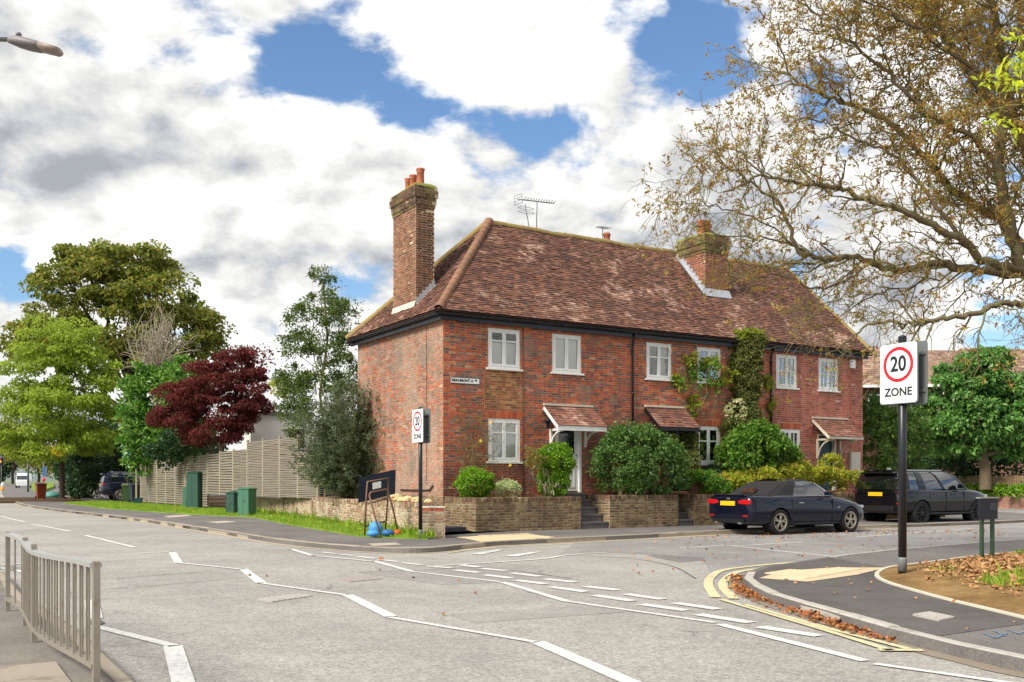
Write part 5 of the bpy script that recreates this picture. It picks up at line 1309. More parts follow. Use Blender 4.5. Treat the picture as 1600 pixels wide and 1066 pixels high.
# bare twiggy crown behind the laurel
bt = thing('bare_tree', 'pale leafless twiggy tree rising behind the laurel', 'tree'); ps = []
b0 = at(245, 640, 58)
for k in range(70):
    e_ = at(245+rng.normal(0, 22), 520+rng.normal(0, 22), 58+rng.normal(0, .6)); mid_ = at(245+rng.normal(0, 14), 585, 58)
    ps.append((np.concatenate([bent(b0, mid_, 3, .05), bent(mid_, e_, 5, .1)[1:]]), .05, .012))
    for j in range(3): e2 = e_+Vector(rng.normal(0, .45, 3)); ps.append((bent(np.array(ps[-1][0][-3]), e2, 4, .1), .015, .008))
branch_tubes(ps, m['twig_grey'], 'branches', bt, 4)
branch_tubes([(bent(at(245, 765, 58), b0, 4, .02), .14, .08)], m['twig_grey'], 'trunk', bt, 8)
# ---- left background
for k, (px_, py_, Yf, rx, rz) in enumerate(((215, 690, 98, 60, 60), (285, 690, 92, 50, 55), (150, 700, 105, 55, 50))):
    tree('backdrop_tree', ['dense dark green tree filling the gap behind the laurel', 'dark tree low behind the red maple', 'dark tree low behind the yellow-green young tree'][k], at(px_, 762, Yf), at(px_, py_, Yf), .25,
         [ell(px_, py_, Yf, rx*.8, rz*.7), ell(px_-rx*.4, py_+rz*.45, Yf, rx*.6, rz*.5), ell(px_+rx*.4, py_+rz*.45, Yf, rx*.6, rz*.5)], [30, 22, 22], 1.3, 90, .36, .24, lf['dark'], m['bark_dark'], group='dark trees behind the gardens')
for k, (px_, py_, Yf, rx, rz, mt) in enumerate(((20, 690, 240, 40, 50, 'far'), (60, 710, 200, 36, 34, 'far'), (-30, 690, 260, 40, 60, 'far'), (100, 715, 170, 34, 30, 'sycamore'), (2, 725, 300, 16, 24, 'dark'))):
    tree('distant_tree', ['yellow-green tree far down the road beside the signal', 'olive tree standing behind the white van', 'pale autumn tree at the far left of the road', 'green tree behind the thin dark trunk far off', 'low dark tree in the far distance'][k], at(px_, 756, Yf), at(px_, py_, Yf), .3*Yf/200,
         [ell(px_, py_, Yf, rx*.7, rz*.6), ell(px_-rx*.4, py_+rz*.3, Yf, rx*.5, rz*.5), ell(px_+rx*.4, py_+rz*.2, Yf, rx*.5, rz*.55)], [16, 12, 12], 1.6*Yf/200, 70, .6*Yf/200, .35*Yf/200, lf[mt], m['bark_dark'], group='trees far down the road')
# ---- side of the house
Y = 34
def bay_extra(t, cs, rs): pass
tree('bay_tree', 'slender open young evergreen tree with glossy leaves beside the house', at(508, 790, Y), at(505, 440, Y), .055,
     [ell(503, 445, Y, 18, 24), ell(505, 490, Y, 34, 30), ell(475, 505, Y, 26, 26), ell(535, 500, Y, 24, 28), ell(462, 545, Y, 24, 26), ell(510, 550, Y, 40, 32), ell(550, 545, Y, 30, 30), ell(455, 600, Y, 26, 28), ell(500, 620, Y, 45, 40), ell(560, 600, Y, 32, 30), ell(460, 650, Y, 24, 26), ell(575, 520, Y, 10, 12)],
     [12, 24, 18, 18, 22, 34, 22, 30, 54, 30, 28, 5], .25, 60, .105, .042, lf['bay'], m['twig'], flat=.8, droop=.0, outward=.45, inner=.2)
def sprays(name, label, base, spec, mat, nleaf=60, leaf=.05, wid=.02, cat='shrub', th=.012, parts='leaves'):
    """arching stems set with small leaves"""
    t = thing(name, label, cat); ps = []; P, AX = [], []
    for e_, sag in spec:
        p = bent(base+Vector(rng.normal(0, .12, 3))*1.0, e_, 8, .04, -sag); ps.append((p, th, th*.3))
        dens = np.interp(rng.random(nleaf)**.6, np.linspace(0, 1, 8), np.arange(8))
        i0 = np.clip(dens.astype(int), 0, 6); f = (dens-i0)[:, None]
        q = p[i0]*(1-f)+p[i0+1]*f; d = unit(p[i0+1]-p[i0])
        P.append(q+rng.normal(0, .025, q.shape)); AX.append(unit(d*.5+rdir(nleaf)))
        for _ in range(5):
            i = rng.integers(2, 7); dd = unit((p[i]-p[i-1])[None])[0]; s_ = dd*.6+rng.normal(0, .5, 3); s_ /= np.linalg.norm(s_); l_ = rng.uniform(.2, .5)
            e2 = p[i]+s_*l_; b2 = bent(p[i], e2, 4, .06, -.1); ps.append((b2, th*.4, th*.2))
            k = nleaf//3; f = rng.random(k)[:, None]; P.append(b2[0]*(1-f)+b2[-1]*f+rng.normal(0, .02, (k, 3))); AX.append(unit(s_[None]*.5+rdir(k)))
    P = np.concatenate(P); AX = np.concatenate(AX); n = len(P)
    branch_tubes(ps, m['twig'], 'stems', t, 4)
    link(parts, leaf_mesh(parts, P, AX, rdir(n)+np.array([0, 0, .8]), leaf*np.exp(rng.normal(0, .25, n)), wid, mat), t, kind='stuff'); return t
Y = 31.5; spec = []
cb = at(552, 775, Y)
for k in range(380):
    a = rng.uniform(-1, 1); px_ = 532+a*92*rng.random()**.4+rng.normal(0, 8); top = 585+45*abs((px_-545)/85)**1.5
    py_ = rng.uniform(top, 772-40*abs((px_-532)/92)); spec.append((at(px_, py_, Y+rng.normal(0, .7)-.3), rng.uniform(-.02, .14)))
sprays('cotoneaster_shrub', 'big grey-green arching shrub against the side wall of the house', cb, spec, lf['coton'], 60, .075, .034)
iv = shrub('ivy_patch', 'ivy growing down the pale boundary wall', [ell(534, 785, 31.4, 10, 9), ell(538, 803, 31.3, 6, 9), ell(537, 815, 31.2, 5, 6)], [6, 4, 3], .1, 45, .07, .06, lf['ivy'], cat='ivy')
shrub('yellow_bush', 'yellow-leaved bush showing behind the red maple and the white wall', [ell(437, 608, 50, 16, 12)], 8, .3, 70, .14, .09, lf['yellow'])
shrub('copper_tree', 'dark copper leaved small tree behind the red maple', [ell(400, 565, 56, 24, 20)], 12, .45, 36, .16, .1, lf['maple'], outward=.4)
# ---- front garden
def gl_(s, t, z): return tuple(world(s, t, z))
def gell(s, t, z, rs, rz, rt=None): return (gl_(s, t, z), (rs, rt or rs, rz))
def G2(px_, py_, t): s, z = facade(px_, py_, t); return s, t, z
shrub('box_ball', 'bright green clipped box ball on the garden bed beside the house corner', [gell(*G2(741, 757, -.9), .44, .36)], 110, .10, 120, .045, .03, lf['box'], stems=4, cinner=.8)
shrub('variegated_shrub', 'small silvery cream mound shrub next to the box ball', [gell(*G2(793, 767, -.9), .33, .24)], 34, .09, 70, .05, .02, lf['varieg'], cinner=.75)
shrub('clipped_column', 'taller clipped bright green bush partly hiding the white door', [gell(*G2(868, 722, -1.05), .46, .46), gell(*G2(866, 752, -1.05), .42, .42)], [120, 100], .11, 120, .045, .03, lf['box'], stems=4, cinner=.8)
shrub('flowering_shrub', 'leggy yellowing shrub in front of the clipped bush', [gell(*G2(838, 724, -1.3), .26, .18), gell(*G2(833, 708, -1.25), .12, .1)], [14, 5], .11, 30, .075, .03, lf['rose'], stems=6, updir=.3)
spec = []
rb = world(*G2(858, 768, -1.25))
ps = []
fs_ = thing('shrub_stems', 'bare forked woody stems below the yellowing shrub', 'stems')
for k in range(9):
    ps.append((bent(rb+Vector(rng.normal(0, .08, 3)), world(*G2(845+rng.normal(0, 14), 735+rng.normal(0, 5), -1.25)), 9, .05), .016, .007))
branch_tubes(ps, m['twig_grey'], 'stem', fs_, 6)
# rose trained on the wall
spec = []
for (px_, py_) in ((712, 640), (722, 655), (735, 620), (750, 650), (765, 600), (760, 670), (775, 655), (790, 690), (800, 660), (785, 630), (705, 690), (716, 620), (800, 720), (770, 710), (757, 640), (742, 680), (722, 634)):
    spec.append((world(*G2(px_, py_, -.10)), rng.uniform(-.05, .05)))
sprays('climbing_rose', 'thin straggling rose with a few yellow flowers trained round the lower window', world(*G2(733, 735, -.15)), spec, lf['rose'], 9, .055, .03, 'rose', .008)
rbp = [(bent(world(*G2(735, 768, -.4)), world(*G2(733, 735, -.15)), 4, .05), .025, .02)]
rs_ = bpy.data.objects['climbing_rose']; branch_tubes(rbp, m['twig_grey'], 'main_stem', rs_, 6)
petal = leaf_mat('rose_petal', [(240, 222, 90), (248, 232, 120)], .3)
for px_, py_ in ((751, 689), (797, 727), (767, 660)):
    c = np.array(tuple(world(*G2(px_, py_, -.16)))); P = np.repeat(c[None], 14, 0); d = rdir(14); link('rose_flower', leaf_mesh('rose_flower', P, d, rdir(14), .055, .05, petal), rs_)
# the big clipped hedge and the planting to its right
shrub('clipped_hedge', 'large dark rounded hedge bulging over the garden wall', [gell(*G2(995, 722, -1.25), 1.18, .92, .62), gell(*G2(970, 735, -1.3), .8, .75, .6), gell(*G2(1030, 735, -1.3), .8, .8, .6), gell(*G2(990, 690, -1.1), .8, .4, .5)], [110, 50, 60, 40], .2, 75, .085, .04, lf['hedge'], stems=5, cinner=.78)
col_ells = [gell(*G2(1166, 535, -.22), .55, .34, .22), gell(*G2(1166, 565, -.25), .50, .5, .25), gell(*G2(1165, 605, -.25), .46, .5, .24), gell(*G2(1162, 645, -.28), .46, .5, .26), gell(*G2(1155, 675, -.3), .55, .45, .3)]
cl1 = shrub('wall_climber', 'tall hanging climber covering the wall up to the eaves above the convertible', col_ells, [95, 110, 80, 70, 60], .14, 75, .085, .04, lf['climber'], stems=3, cat='climber', droop=.7, outward=.35)
cs, rs = subclumps([gell(*G2(1166, 525, -.3), .5, .16, .2)], 26, .12, .6); foliage('fresh_leaves', cl1, lf['climber_top'], cs, rs, 60, .09, .045)
cs, rs = subclumps([gell(*G2(1150, 640, -.4), .35, .35, .15)], 20, .08, .6); foliage('pale_bracts', cl1, lf['blossom'], cs, rs, 26, .06, .04)
vs = thing('trailing_vine', 'thin vine trailing round the upper window with scattered yellow-green leaves', 'vine')
cs, rs = subclumps([gell(*G2(1063, 597, -.12), .3, .22, .1), gell(*G2(1078, 560, -.12), .22, .18, .1), gell(*G2(1108, 575, -.12), .4, .4, .1), gell(*G2(1120, 598, -.12), .4, .22, .1), gell(*G2(1082, 640, -.12), .25, .4, .12), gell(*G2(1140, 585, -.12), .4, .15, .1), gell(*G2(1198, 600, -.12), .25, .25, .1), gell(*G2(1205, 640, -.12), .12, .35, .1)], [10, 8, 14, 12, 12, 8, 9, 8], .12, .4)
foliage('leaves', vs, lf['climber_top'], cs, rs, 22, .095, .06)
cs, rs = subclumps([gell(*G2(1100, 590, -.11), .6, .6, .1), gell(*G2(1082, 610, -.12), .25, .9, .1), gell(*G2(1060, 600, -.12), .3, .2, .1)], [16, 14, 8], .12, .3)
foliage('old_leaves', vs, lf['bush'], cs, rs, 20, .09, .05)
branch_tubes([(bent(world(*G2(1082, 680, -.1)), world(*G2(a_, b_, -.1)), 7, .07), .014, .006) for a_, b_ in ((1075, 520), (1100, 560), (1060, 590), (1120, 590), (1090, 540), (1040, 535), (1140, 570), (1130, 620), (1110, 640))], m['twig'], 'stem', vs, 5)
shrub('porch_vine', 'pale flowering vine hanging beside the black door', [gell(*G2(1078, 690, -.4), .26, .45, .2), gell(*G2(1075, 725, -.6), .3, .4, .2), gell(*G2(1052, 690, -.6), .08, .6, .1)], [46, 46, 16], .11, 60, .07, .035, lf['climber'], cat='vine', droop=.5)
shrub('green_bush', 'rounded fresh green bush growing against the wall by the downpipe', [gell(*G2(1180, 700, -.8), .95, .78, .6), gell(*G2(1150, 715, -.8), .55, .6, .5), gell(*G2(1215, 715, -.8), .6, .6, .5)], [90, 40, 44], .19, 68, .10, .055, lf['bush'], cinner=.7)
shrub('low_bush', 'loose light green low bush beside the dark steps', [gell(*G2(1095, 755, -1.2), .55, .34, .4), gell(*G2(1120, 762, -1.45), .4, .25, .3)], [40, 16], .13, 60, .085, .035, lf['bush'], updir=.2)
shrub('ground_plants', 'yellow-green leafy plants trailing over the wall behind the convertible', [gell(*G2(1145, 757, -1.35), .55, .22, .35), gell(*G2(1180, 748, -1.3), .7, .26, .35), gell(*G2(1225, 742, -1.2), .7, .28, .35)], [36, 40, 40], .13, 55, .10, .05, lf['yellow'], updir=.2)
shrub('golden_shrub', 'golden and green low shrub in front of the teal door', [gell(*G2(1270, 745, -1.2), .8, .3, .4), gell(*G2(1310, 752, -1.3), .8, .28, .4), gell(*G2(1245, 735, -1.0), .5, .3, .4), gell(*G2(1298, 725, -.8), .3, .3, .2)], [44, 40, 24, 10], .15, 55, .10, .05, lf['yellow'], updir=.2)
shrub('dark_shrub', 'dark green low shrub under the lower window', [gell(*G2(1125, 742, -.6), .6, .25, .3)], 26, .14, 60, .08, .045, lf['dark'])
shrub('brown_fern', 'dried rusty fern fronds beside the low wall', [gell(*G2(1128, 757, -1.3), .18, .22, .15)], 8, .1, 40, .09, .02, lf['litter'], updir=.5)
# ---- right of the house
shrub('conifer_hedge', 'tall soft conifer hedge beside the end cottage porch', [ell(1362, 690, 37.2, 26, 62, 1.2), ell(1395, 685, 37.5, 32, 66, 1.2), ell(1425, 690, 38, 24, 60, 1.2)], [90, 110, 80], .22, 70, .13, .035, lf['conifer'], updir=.45, cinner=.72, outward=.4, stems=6)
Yt = 50
tree('round_tree', 'round leafy green tree on a straight trunk behind the picket fence', at(1540, 765, Yt), at(1537, 650, Yt), .30,
     [ell(1525, 585, Yt, 50, 34), ell(1490, 625, Yt, 44, 34), ell(1560, 620, Yt, 55, 38), ell(1475, 670, Yt, 36, 28), ell(1540, 660, Yt, 58, 36), ell(1600, 650, Yt, 44, 46), ell(1510, 690, Yt, 44, 20), ell(1590, 690, Yt, 44, 22), ell(1540, 565, Yt, 28, 18)],
     [30, 26, 34, 20, 36, 26, 20, 18, 12], .55, 160, .21, .13, lf['round'], m['bark'], flat=.55, droop=.35, sublower=.8)
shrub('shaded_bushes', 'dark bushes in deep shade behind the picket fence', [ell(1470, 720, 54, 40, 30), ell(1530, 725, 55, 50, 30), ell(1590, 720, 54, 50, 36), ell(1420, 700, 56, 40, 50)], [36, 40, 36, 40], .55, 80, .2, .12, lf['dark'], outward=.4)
wv = (wb-wa).normalized()
shrub('ivy_strip', 'clipped strip of ivy running along the top of the low wall', [((*(wa+wv*(1.2+1.6*k)+Vector((0, .55, .88)))[:2], .85), (.95, .45, .22)) for k in range(int(L_/1.6))], 20, .17, 60, .12, .09, lf['box'], cat='ivy', cinner=.7)
# ------------------------------------------------------------------ the horse chestnut overhanging from the right
ct = thing('chestnut_tree', 'wide old horse chestnut with mossy limbs and sparse curled brown leaves', 'tree')
Yc = 17.6
def cpt(px_, py_, dy=0.0): return np.array(tuple(at(px_, py_, Yc+dy*.55)))
hub = cpt(1700, 445)
tb = np.array([hub[0]+.25, hub[1]+.2, KH+.25])
branch_tubes([(np.array([tb-np.array([0, 0, .4]), tb+np.array([0, 0, .3]), (tb+hub)/2, hub]), .52, .36)], m['bark_moss'], 'trunk', ct, 14)
limb_spec = [
 # (pixel path with depth offsets, start radius, end radius)
 ([(1700, 445, 0), (1640, 440, -.3), (1597, 420, -.5), (1576, 341, -.7), (1560, 263, -.9), (1565, 210, -1), (1571, 147, -1.1), (1560, 60, -1.3), (1540, -60, -1.4)], .2, .05),
 ([(1597, 420, -.5), (1544, 410, -.8), (1502, 378, -1.1), (1450, 347, -1.4), (1402, 326, -1.6), (1355, 313, -1.8), (1308, 294, -1.9), (1250, 286, -2.0), (1190, 275, -2.1), (1130, 300, -2.2)], .13, .014),
 ([(1660, 442, -.2), (1590, 428, .3), (1513, 420, .4), (1460, 412, .4), (1408, 423, .3), (1366, 410, .2), (1324, 402, .1), (1287, 405, 0), (1250, 391, -.1), (1224, 336, -.2), (1192, 300, -.3), (1150, 270, -.4), (1115, 245, -.5)], .14, .012),
 ([(1700, 470, 0), (1640, 468, -1.0), (1600, 475, -1.4), (1566, 475, -1.7), (1513, 491, -2.0), (1460, 499, -2.2), (1429, 507, -2.3), (1381, 504, -2.4), (1340, 520, -2.5), (1310, 545, -2.6)], .11, .012),
 ([(1640, 440, -.2), (1580, 360, 1.0), (1540, 330, 1.3), (1490, 300, 1.6), (1440, 240, 1.8), (1400, 200, 2.0), (1350, 170, 2.2), (1290, 150, 2.4), (1240, 120, 2.4), (1215, 60, 2.4)], .15, .014),
 ([(1650, 430, .4), (1600, 230, 1.2), (1545, 150, 1.4), (1500, 90, 1.6), (1460, 30, 1.7), (1420, -40, 1.8), (1370, -90, 1.8)], .17, .04),
 ([(1560, 263, -.9), (1520, 215, -.9), (1470, 190, -1.0), (1420, 150, -1.1), (1370, 100, -1.2), (1320, 60, -1.2), (1270, 20, -1.2), (1225, -20, -1.2)], .08, .012),
 ([(1502, 378, -1.1), (1440, 290, -.6), (1390, 240, -.4), (1330, 215, -.2), (1290, 190, 0), (1250, 185, 0)], .06, .01),
 ([(1366, 410, .2), (1320, 440, .0), (1270, 450, -.2), (1220, 430, -.3), (1180, 440, -.4), (1150, 470, -.5)], .04, .008),
 ([(1287, 405, 0), (1230, 380, .2), (1180, 370, .3), (1120, 365, .3), (1080, 350, .3)], .035, .007),
 ([(1250, 391, -.1), (1200, 350, -.2), (1150, 330, -.2), (1100, 320, -.3), (1065, 330, -.3)], .03, .006),
 ([(1224, 336, -.2), (1180, 260, -.1), (1130, 230, 0), (1085, 260, 0), (1058, 285, 0)], .03, .006),
 ([(1571, 147, -1.1), (1510, 100, -1.3), (1450, 60, -1.4), (1390, 20, -1.5), (1330, -10, -1.5)], .06, .012),
 ([(1600, 230, 1.2), (1560, 80, 2.2), (1500, 0, 2.6), (1440, -80, 2.8)], .08, .02),
 ([(1640, 440, -.3), (1640, 300, -1.5), (1620, 200, -2.0), (1600, 100, -2.2), (1590, -20, -2.3)], .1, .03),
 ([(1429, 507, -2.3), (1400, 470, -2.2), (1350, 460, -2.2), (1300, 470, -2.2), (1260, 500, -2.3), (1235, 530, -2.3)], .03, .006),
 ([(1460, 412, .4), (1430, 450, .6), (1380, 455, .8), (1330, 480, .9), (1290, 520, 1.0)], .035, .006),
 ([(1702, 520, .1), (1701, 440, .1), (1705, 330, 0), (1698, 190, .4), (1682, 50, .6), (1665, -90, .6)], .56, .05),
 ([(1703, 420, 0), (1770, 360, .6), (1840, 300, 1.0), (1920, 220, 1.4), (2000, 120, 1.6)], .2, .02),
 ([(1703, 370, 0), (1780, 250, -1.0), (1840, 130, -1.6), (1900, 20, -2.0)], .2, .02),
 ([(1701, 460, 0), (1790, 450, 1.5), (1880, 430, 2.4), (1960, 440, 3.0)], .16, .015),
 ([(1640, 468, -1.0), (1660, 520, -2.5), (1640, 560, -3.2), (1610, 590, -3.6)], .03, .006),
]
limbs = []; seeds = []
for path, r0, r1 in limb_spec:
    p = smooth_path([Vector(cpt(*q)) for q in path], 5); p = np.array([tuple(v) for v in p]); p[1:-1] += rng.normal(0, .025, p[1:-1].shape)
    r0 *= .62; limbs.append((p, r0, r1)); seeds.append((p, r0, r1))
for p, a_, b_ in limbs: branch_tubes([(p, a_, b_)], m['bark_moss'] if a_ > .05 else m['bark'], 'limb', ct, 9)
twigs = []; tips = []
def spawn(p, r0, r1, level, dens):
    seg_l = np.linalg.norm(np.diff(p, axis=0), axis=1); cum = np.concatenate([[0], np.cumsum(seg_l)]); Ltot = cum[-1]
    n = int(Ltot*dens); zf_ = 1.0
    for k in range(n):
        s_ = Ltot*(.12+.88*rng.random()); i = min(np.searchsorted(cum, s_)-1, len(p)-2); i = max(i, 0); f = (s_-cum[i])/max(seg_l[i], 1e-6)
        q = p[i]*(1-f)+p[i+1]*f
        if level == 1 and rng.random() > np.clip(.36+.13*(q[2]-4.3), .25, 1): continue
        d = p[i+1]-p[i]; d /= np.linalg.norm(d)
        rr = r0+(r1-r0)*s_/Ltot
        side = rng.normal(0, 1, 3); side -= d*side.dot(d); side /= np.linalg.norm(side)
        ang = rng.uniform(.5, 1.1); dr = d*math.cos(ang)+side*math.sin(ang); dr[2] += .12 if level == 1 else -.05
        L2 = (rng.uniform(.7, 1.5) if level == 1 else rng.uniform(.22, .55))
        e2 = q+dr/np.linalg.norm(dr)*L2; b2 = bent(q, e2, 6 if level == 1 else 4, .07, .06 if level == 1 else -.04)
        # tips turn down then up, as chestnut twigs do
        b2[-1, 2] -= .06*L2; b2[-2, 2] -= .07*L2
        w0 = min(rr*.55, .02 if level == 1 else .008); w1 = .005 if level == 1 else .0035
        twigs.append((b2, w0, w1)); 
        if level == 1: spawn(b2, w0, w1, 2, 11)
        else: tips.append((b2[-1], b2[-1]-b2[-2])); tips.append((b2[2], side))
for p, a_, b_ in seeds: spawn(p, a_, b_, 1, 7.5)
for p, a_, b_ in seeds: spawn(p, a_, b_, 2, 2.0)
branch_tubes(twigs, m['twig'], 'twigs', ct, 4)['kind'] = 'stuff'
tp_ = np.array([t_[0] for t_ in tips]); td = unit(np.array([t_[1] for t_ in tips]))
# fade: fewer leaves towards the drooping lower left, more in the upper middle
sx = 800+FPX*tp_[:, 0]/tp_[:, 1]; sz = tp_[:, 2]
w = np.clip(.16+.115*(sz-4.2)+.0005*(sx-1300), .10, .9)
keep = rng.random(len(tp_)) < w; tp_, td = tp_[keep], td[keep]
print('chestnut', len(twigs), len(tp_))
per = 5
P = np.repeat(tp_, per, 0); D = np.repeat(td, per, 0)
ax = D*.5+rng.normal(0, .8, P.shape); ax[:, 2] -= .35
n = len(P); P = P+rng.normal(0, .02, P.shape)
# curled leaflets: two bent halves
ax = unit(ax); L2 = .105*np.exp(rng.normal(0, .3, n)); W2 = .030*np.exp(rng.normal(0, .3, n))
side = unit(np.cross(ax, rdir(n))); nrm = np.cross(side, ax)
cv = rng.uniform(.1, .65, n)[:, None]*L2[:, None]
mid_ = P+ax*(L2*.5)[:, None]+nrm*cv*.55; tip = P+ax*(L2*.88)[:, None]-nrm*cv*.25
Vv = np.stack([P, mid_+side*(W2/2)[:, None]+nrm*(W2*.3)[:, None], mid_-side*(W2/2)[:, None]+nrm*(W2*.3)[:, None], tip, mid_], 1).reshape(-1, 3)
F = np.array([[0, 1, 4], [0, 4, 2], [1, 3, 4], [4, 3, 2]]); F = (F[None]+(np.arange(n)*5)[:, None, None]).reshape(-1, 3)
link('leaves', npmesh('leaves', Vv, F, lf['chestnut']), ct, kind='stuff')
# spiky green-yellow conker cases
ck = plain('conker_case', (168, 158, 58), .7, .2, 6); idx = rng.choice(len(tp_), min(420, len(tp_)), replace=False)
ic = bmesh.new(); bmesh.ops.create_icosphere(ic, subdivisions=1, radius=.021); iv_ = np.array([v.co[:] for v in ic.verts]); if_ = np.array([[v.index for v in f.verts] for f in ic.faces]); ic.free()
Vv = (tp_[idx][:, None, :]+np.array([0, 0, -.03])+iv_[None]*rng.uniform(.8, 1.3, (len(idx), 1, 1))).reshape(-1, 3); F = (if_[None]+(np.arange(len(idx))*len(iv_))[:, None, None]).reshape(-1, 3)
link('conkers', npmesh('conkers', Vv, F, ck, True), ct, kind='stuff')
# bright leaved neighbour at the right edge
nb_ = thing('lime_tree', 'branch of fresh bright lime green leaves reaching past the chestnut', 'tree')
lb = at(1760, 430, 10.5); branch_tubes([(np.array([(lb.x+.2, lb.y, KH+.2), (lb.x+.1, lb.y, 2), tuple(lb), tuple(at(1700, 150, 10.3)), tuple(at(1700, 40, 10.3))]), .08, .012)], m['bark'], 'trunk', nb_, 8)
ps = []; ce = []
for (x_, y_) in ((1570, 118), (1590, 90), (1590, 60), (1562, 190), (1592, 205), (1545, 125), (1610, 150), (1580, 135), (1600, 100), (1650, 60), (1690, 40), (1740, 90), (1780, 150), (1720, 180), (1660, 200), (1760, 30), (1700, 110), (1640, 120)):
    e_ = at(x_, y_, 10.2); ps.append((bent(at(1700, 150, 10.3), e_, 6, .06), .014, .004)); ce.append((tuple(e_), (.11, .1, .07)))
branch_tubes(ps, m['twig'], 'branch', nb_, 5)
cs = np.array([c for c, r in ce]); rs = np.array([r for c, r in ce]); foliage('crown', nb_, lf['lime'], cs, rs, 16, .10, .035, outward=.3, droop=.35, inner=.1)
# ------------------------------------------------------------------ cars
def car_paint(name, c, flake=.0):
    t = NT(name); k = t.math('MULTIPLY_ADD', t.noise(3, 4), .2, .9)
    return t.done(t.pbr(t.gain(lin(c), k), 0.16, 0, None, .22, .5))
cm = {'navy': car_paint('navy_paint', (12, 16, 34)), 'black': car_paint('black_paint', (11, 12, 18)), 'slate': car_paint('slate_paint', (24, 28, 44)), 'van': car_paint('white_paint', (226, 228, 230)),
      'glass': None, 'tyre': plain('tyre', (26, 26, 27), .85, .1), 'alloy': plain('alloy', (176, 168, 150), .35, .06, metal=.6), 'alloy_dark': plain('alloy_black', (40, 42, 46), .35, .06, metal=.5),
      'trim': plain('car_trim', (22, 22, 24), .55, .1), 'chrome': plain('chrome', (170, 172, 176), .25, .05, metal=.8), 'red': plain('tail_lamp', (186, 20, 30), .15, .1, spec=.7), 'lampdark': plain('tail_lamp_dark', (58, 30, 36), .12, .1, spec=.8),
      'plate': plain('yellow_plate', (236, 178, 26), .45, .05), 'hood': plain('soft_top', (36, 35, 36), .85, .12, 4, bump=.2, bscale=200), 'lens': plain('lamp_lens', (180, 186, 192), .1, .05, spec=.8), 'shade': plain('wheel_well', (10, 10, 11), .9)}
def car_glass():
    t = NT('car_glass'); p = t.pbr(lin(14, 17, 20), .2, 0, None, .2)
    gl = t.n('ShaderNodeBsdfGlossy'); gl.inputs['Roughness'].default_value = 0.02
    fr = t.n('ShaderNodeFresnel'); fr.inputs[0].default_value = 1.55
    mx = t.n('ShaderNodeMixShader'); t.set(mx.inputs[0], t.math('ADD', fr.outputs[0], .13, clamp=True))
    t.t.links.new(p, mx.inputs[1]); t.t.links.new(gl.outputs[0], mx.inputs[2]); return t.done(mx.outputs[0])
cm['glass'] = car_glass()
def apply_mods(me, name, subsurf=0, cutters=()):
    o = bpy.data.objects.new(name+'_tmp', me); col.objects.link(o); tmp = []
    if subsurf: md = o.modifiers.new('s', 'SUBSURF'); md.levels = md.render_levels = subsurf
    for c in cutters:
        co = bpy.data.objects.new('cut_tmp', c); col.objects.link(co); tmp.append(co)
        md = o.modifiers.new('b', 'BOOLEAN'); md.operation = 'DIFFERENCE'; md.object = co; md.solver = 'EXACT'
    dg = bpy.context.evaluated_depsgraph_get(); dg.update()
    r = bpy.data.meshes.new_from_object(o.evaluated_get(dg)); r.name = name
    for x in [o]+tmp: bpy.data.objects.remove(x)
    r.polygons.foreach_set('use_smooth', [True]*len(r.polygons))
    try: r.set_sharp_from_angle(angle=R(38))
    except Exception: pass
    return r
def wheel(root, x, y, r, w, rim_mat, spokes, side):
    """side: +1 left, -1 right; outer face away from the car"""
    M_ = Matrix.Translation((x, y, r))@Matrix.Rotation(R(-90*side), 4, 'X')          # local z points outwards
    t = MB(); ri = r*.70
    t.lathe([(ri, -w*.5), (r*.93, -w*.5), (r, -w*.36), (r, w*.36), (r*.93, w*.5), (ri, w*.46), (ri*.97, w*.3), (ri*.95, -w*.3)], 30, M=M_)
    ty = t.build('wheel', cm['tyre'], root)
    k = MB(); k.lathe([(ri*.99, w*.28), (ri*1.0, w*.47), (ri*.92, w*.46), (ri*.88, w*.2)], 30, M=M_)
    for i in range(spokes):
        a = math.tau*i/spokes+.2
        for off in ((-.09, .09) if spokes <= 7 else (0,)):
            p0 = Vector((math.cos(a+off*.4)*ri*.16, math.sin(a+off*.4)*ri*.16, w*.40)); p1 = Vector((math.cos(a+off*1.9)*ri*.93, math.sin(a+off*1.9)*ri*.93, w*.36))
            k.bar(p0, p1, ri*.115, w*.10, M=M_)
    k.lathe([(ri*.22, w*.3), (ri*.22, w*.43), (ri*.1, w*.46), (.005, w*.46)], 14, M=M_)
    k.build('rim', rim_mat, ty)
    MB().lathe([(ri*.96, -.02), (ri*.96, w*.1), (.01, w*.1)], 24, M=M_).build('brake_disc', cm['shade'], ty)
    return ty
def ring_from_half(h):
    return [(x, -y, z) for x, y, z in h]+[(x, y, z) for x, y, z in reversed(h) if y > 1e-6]
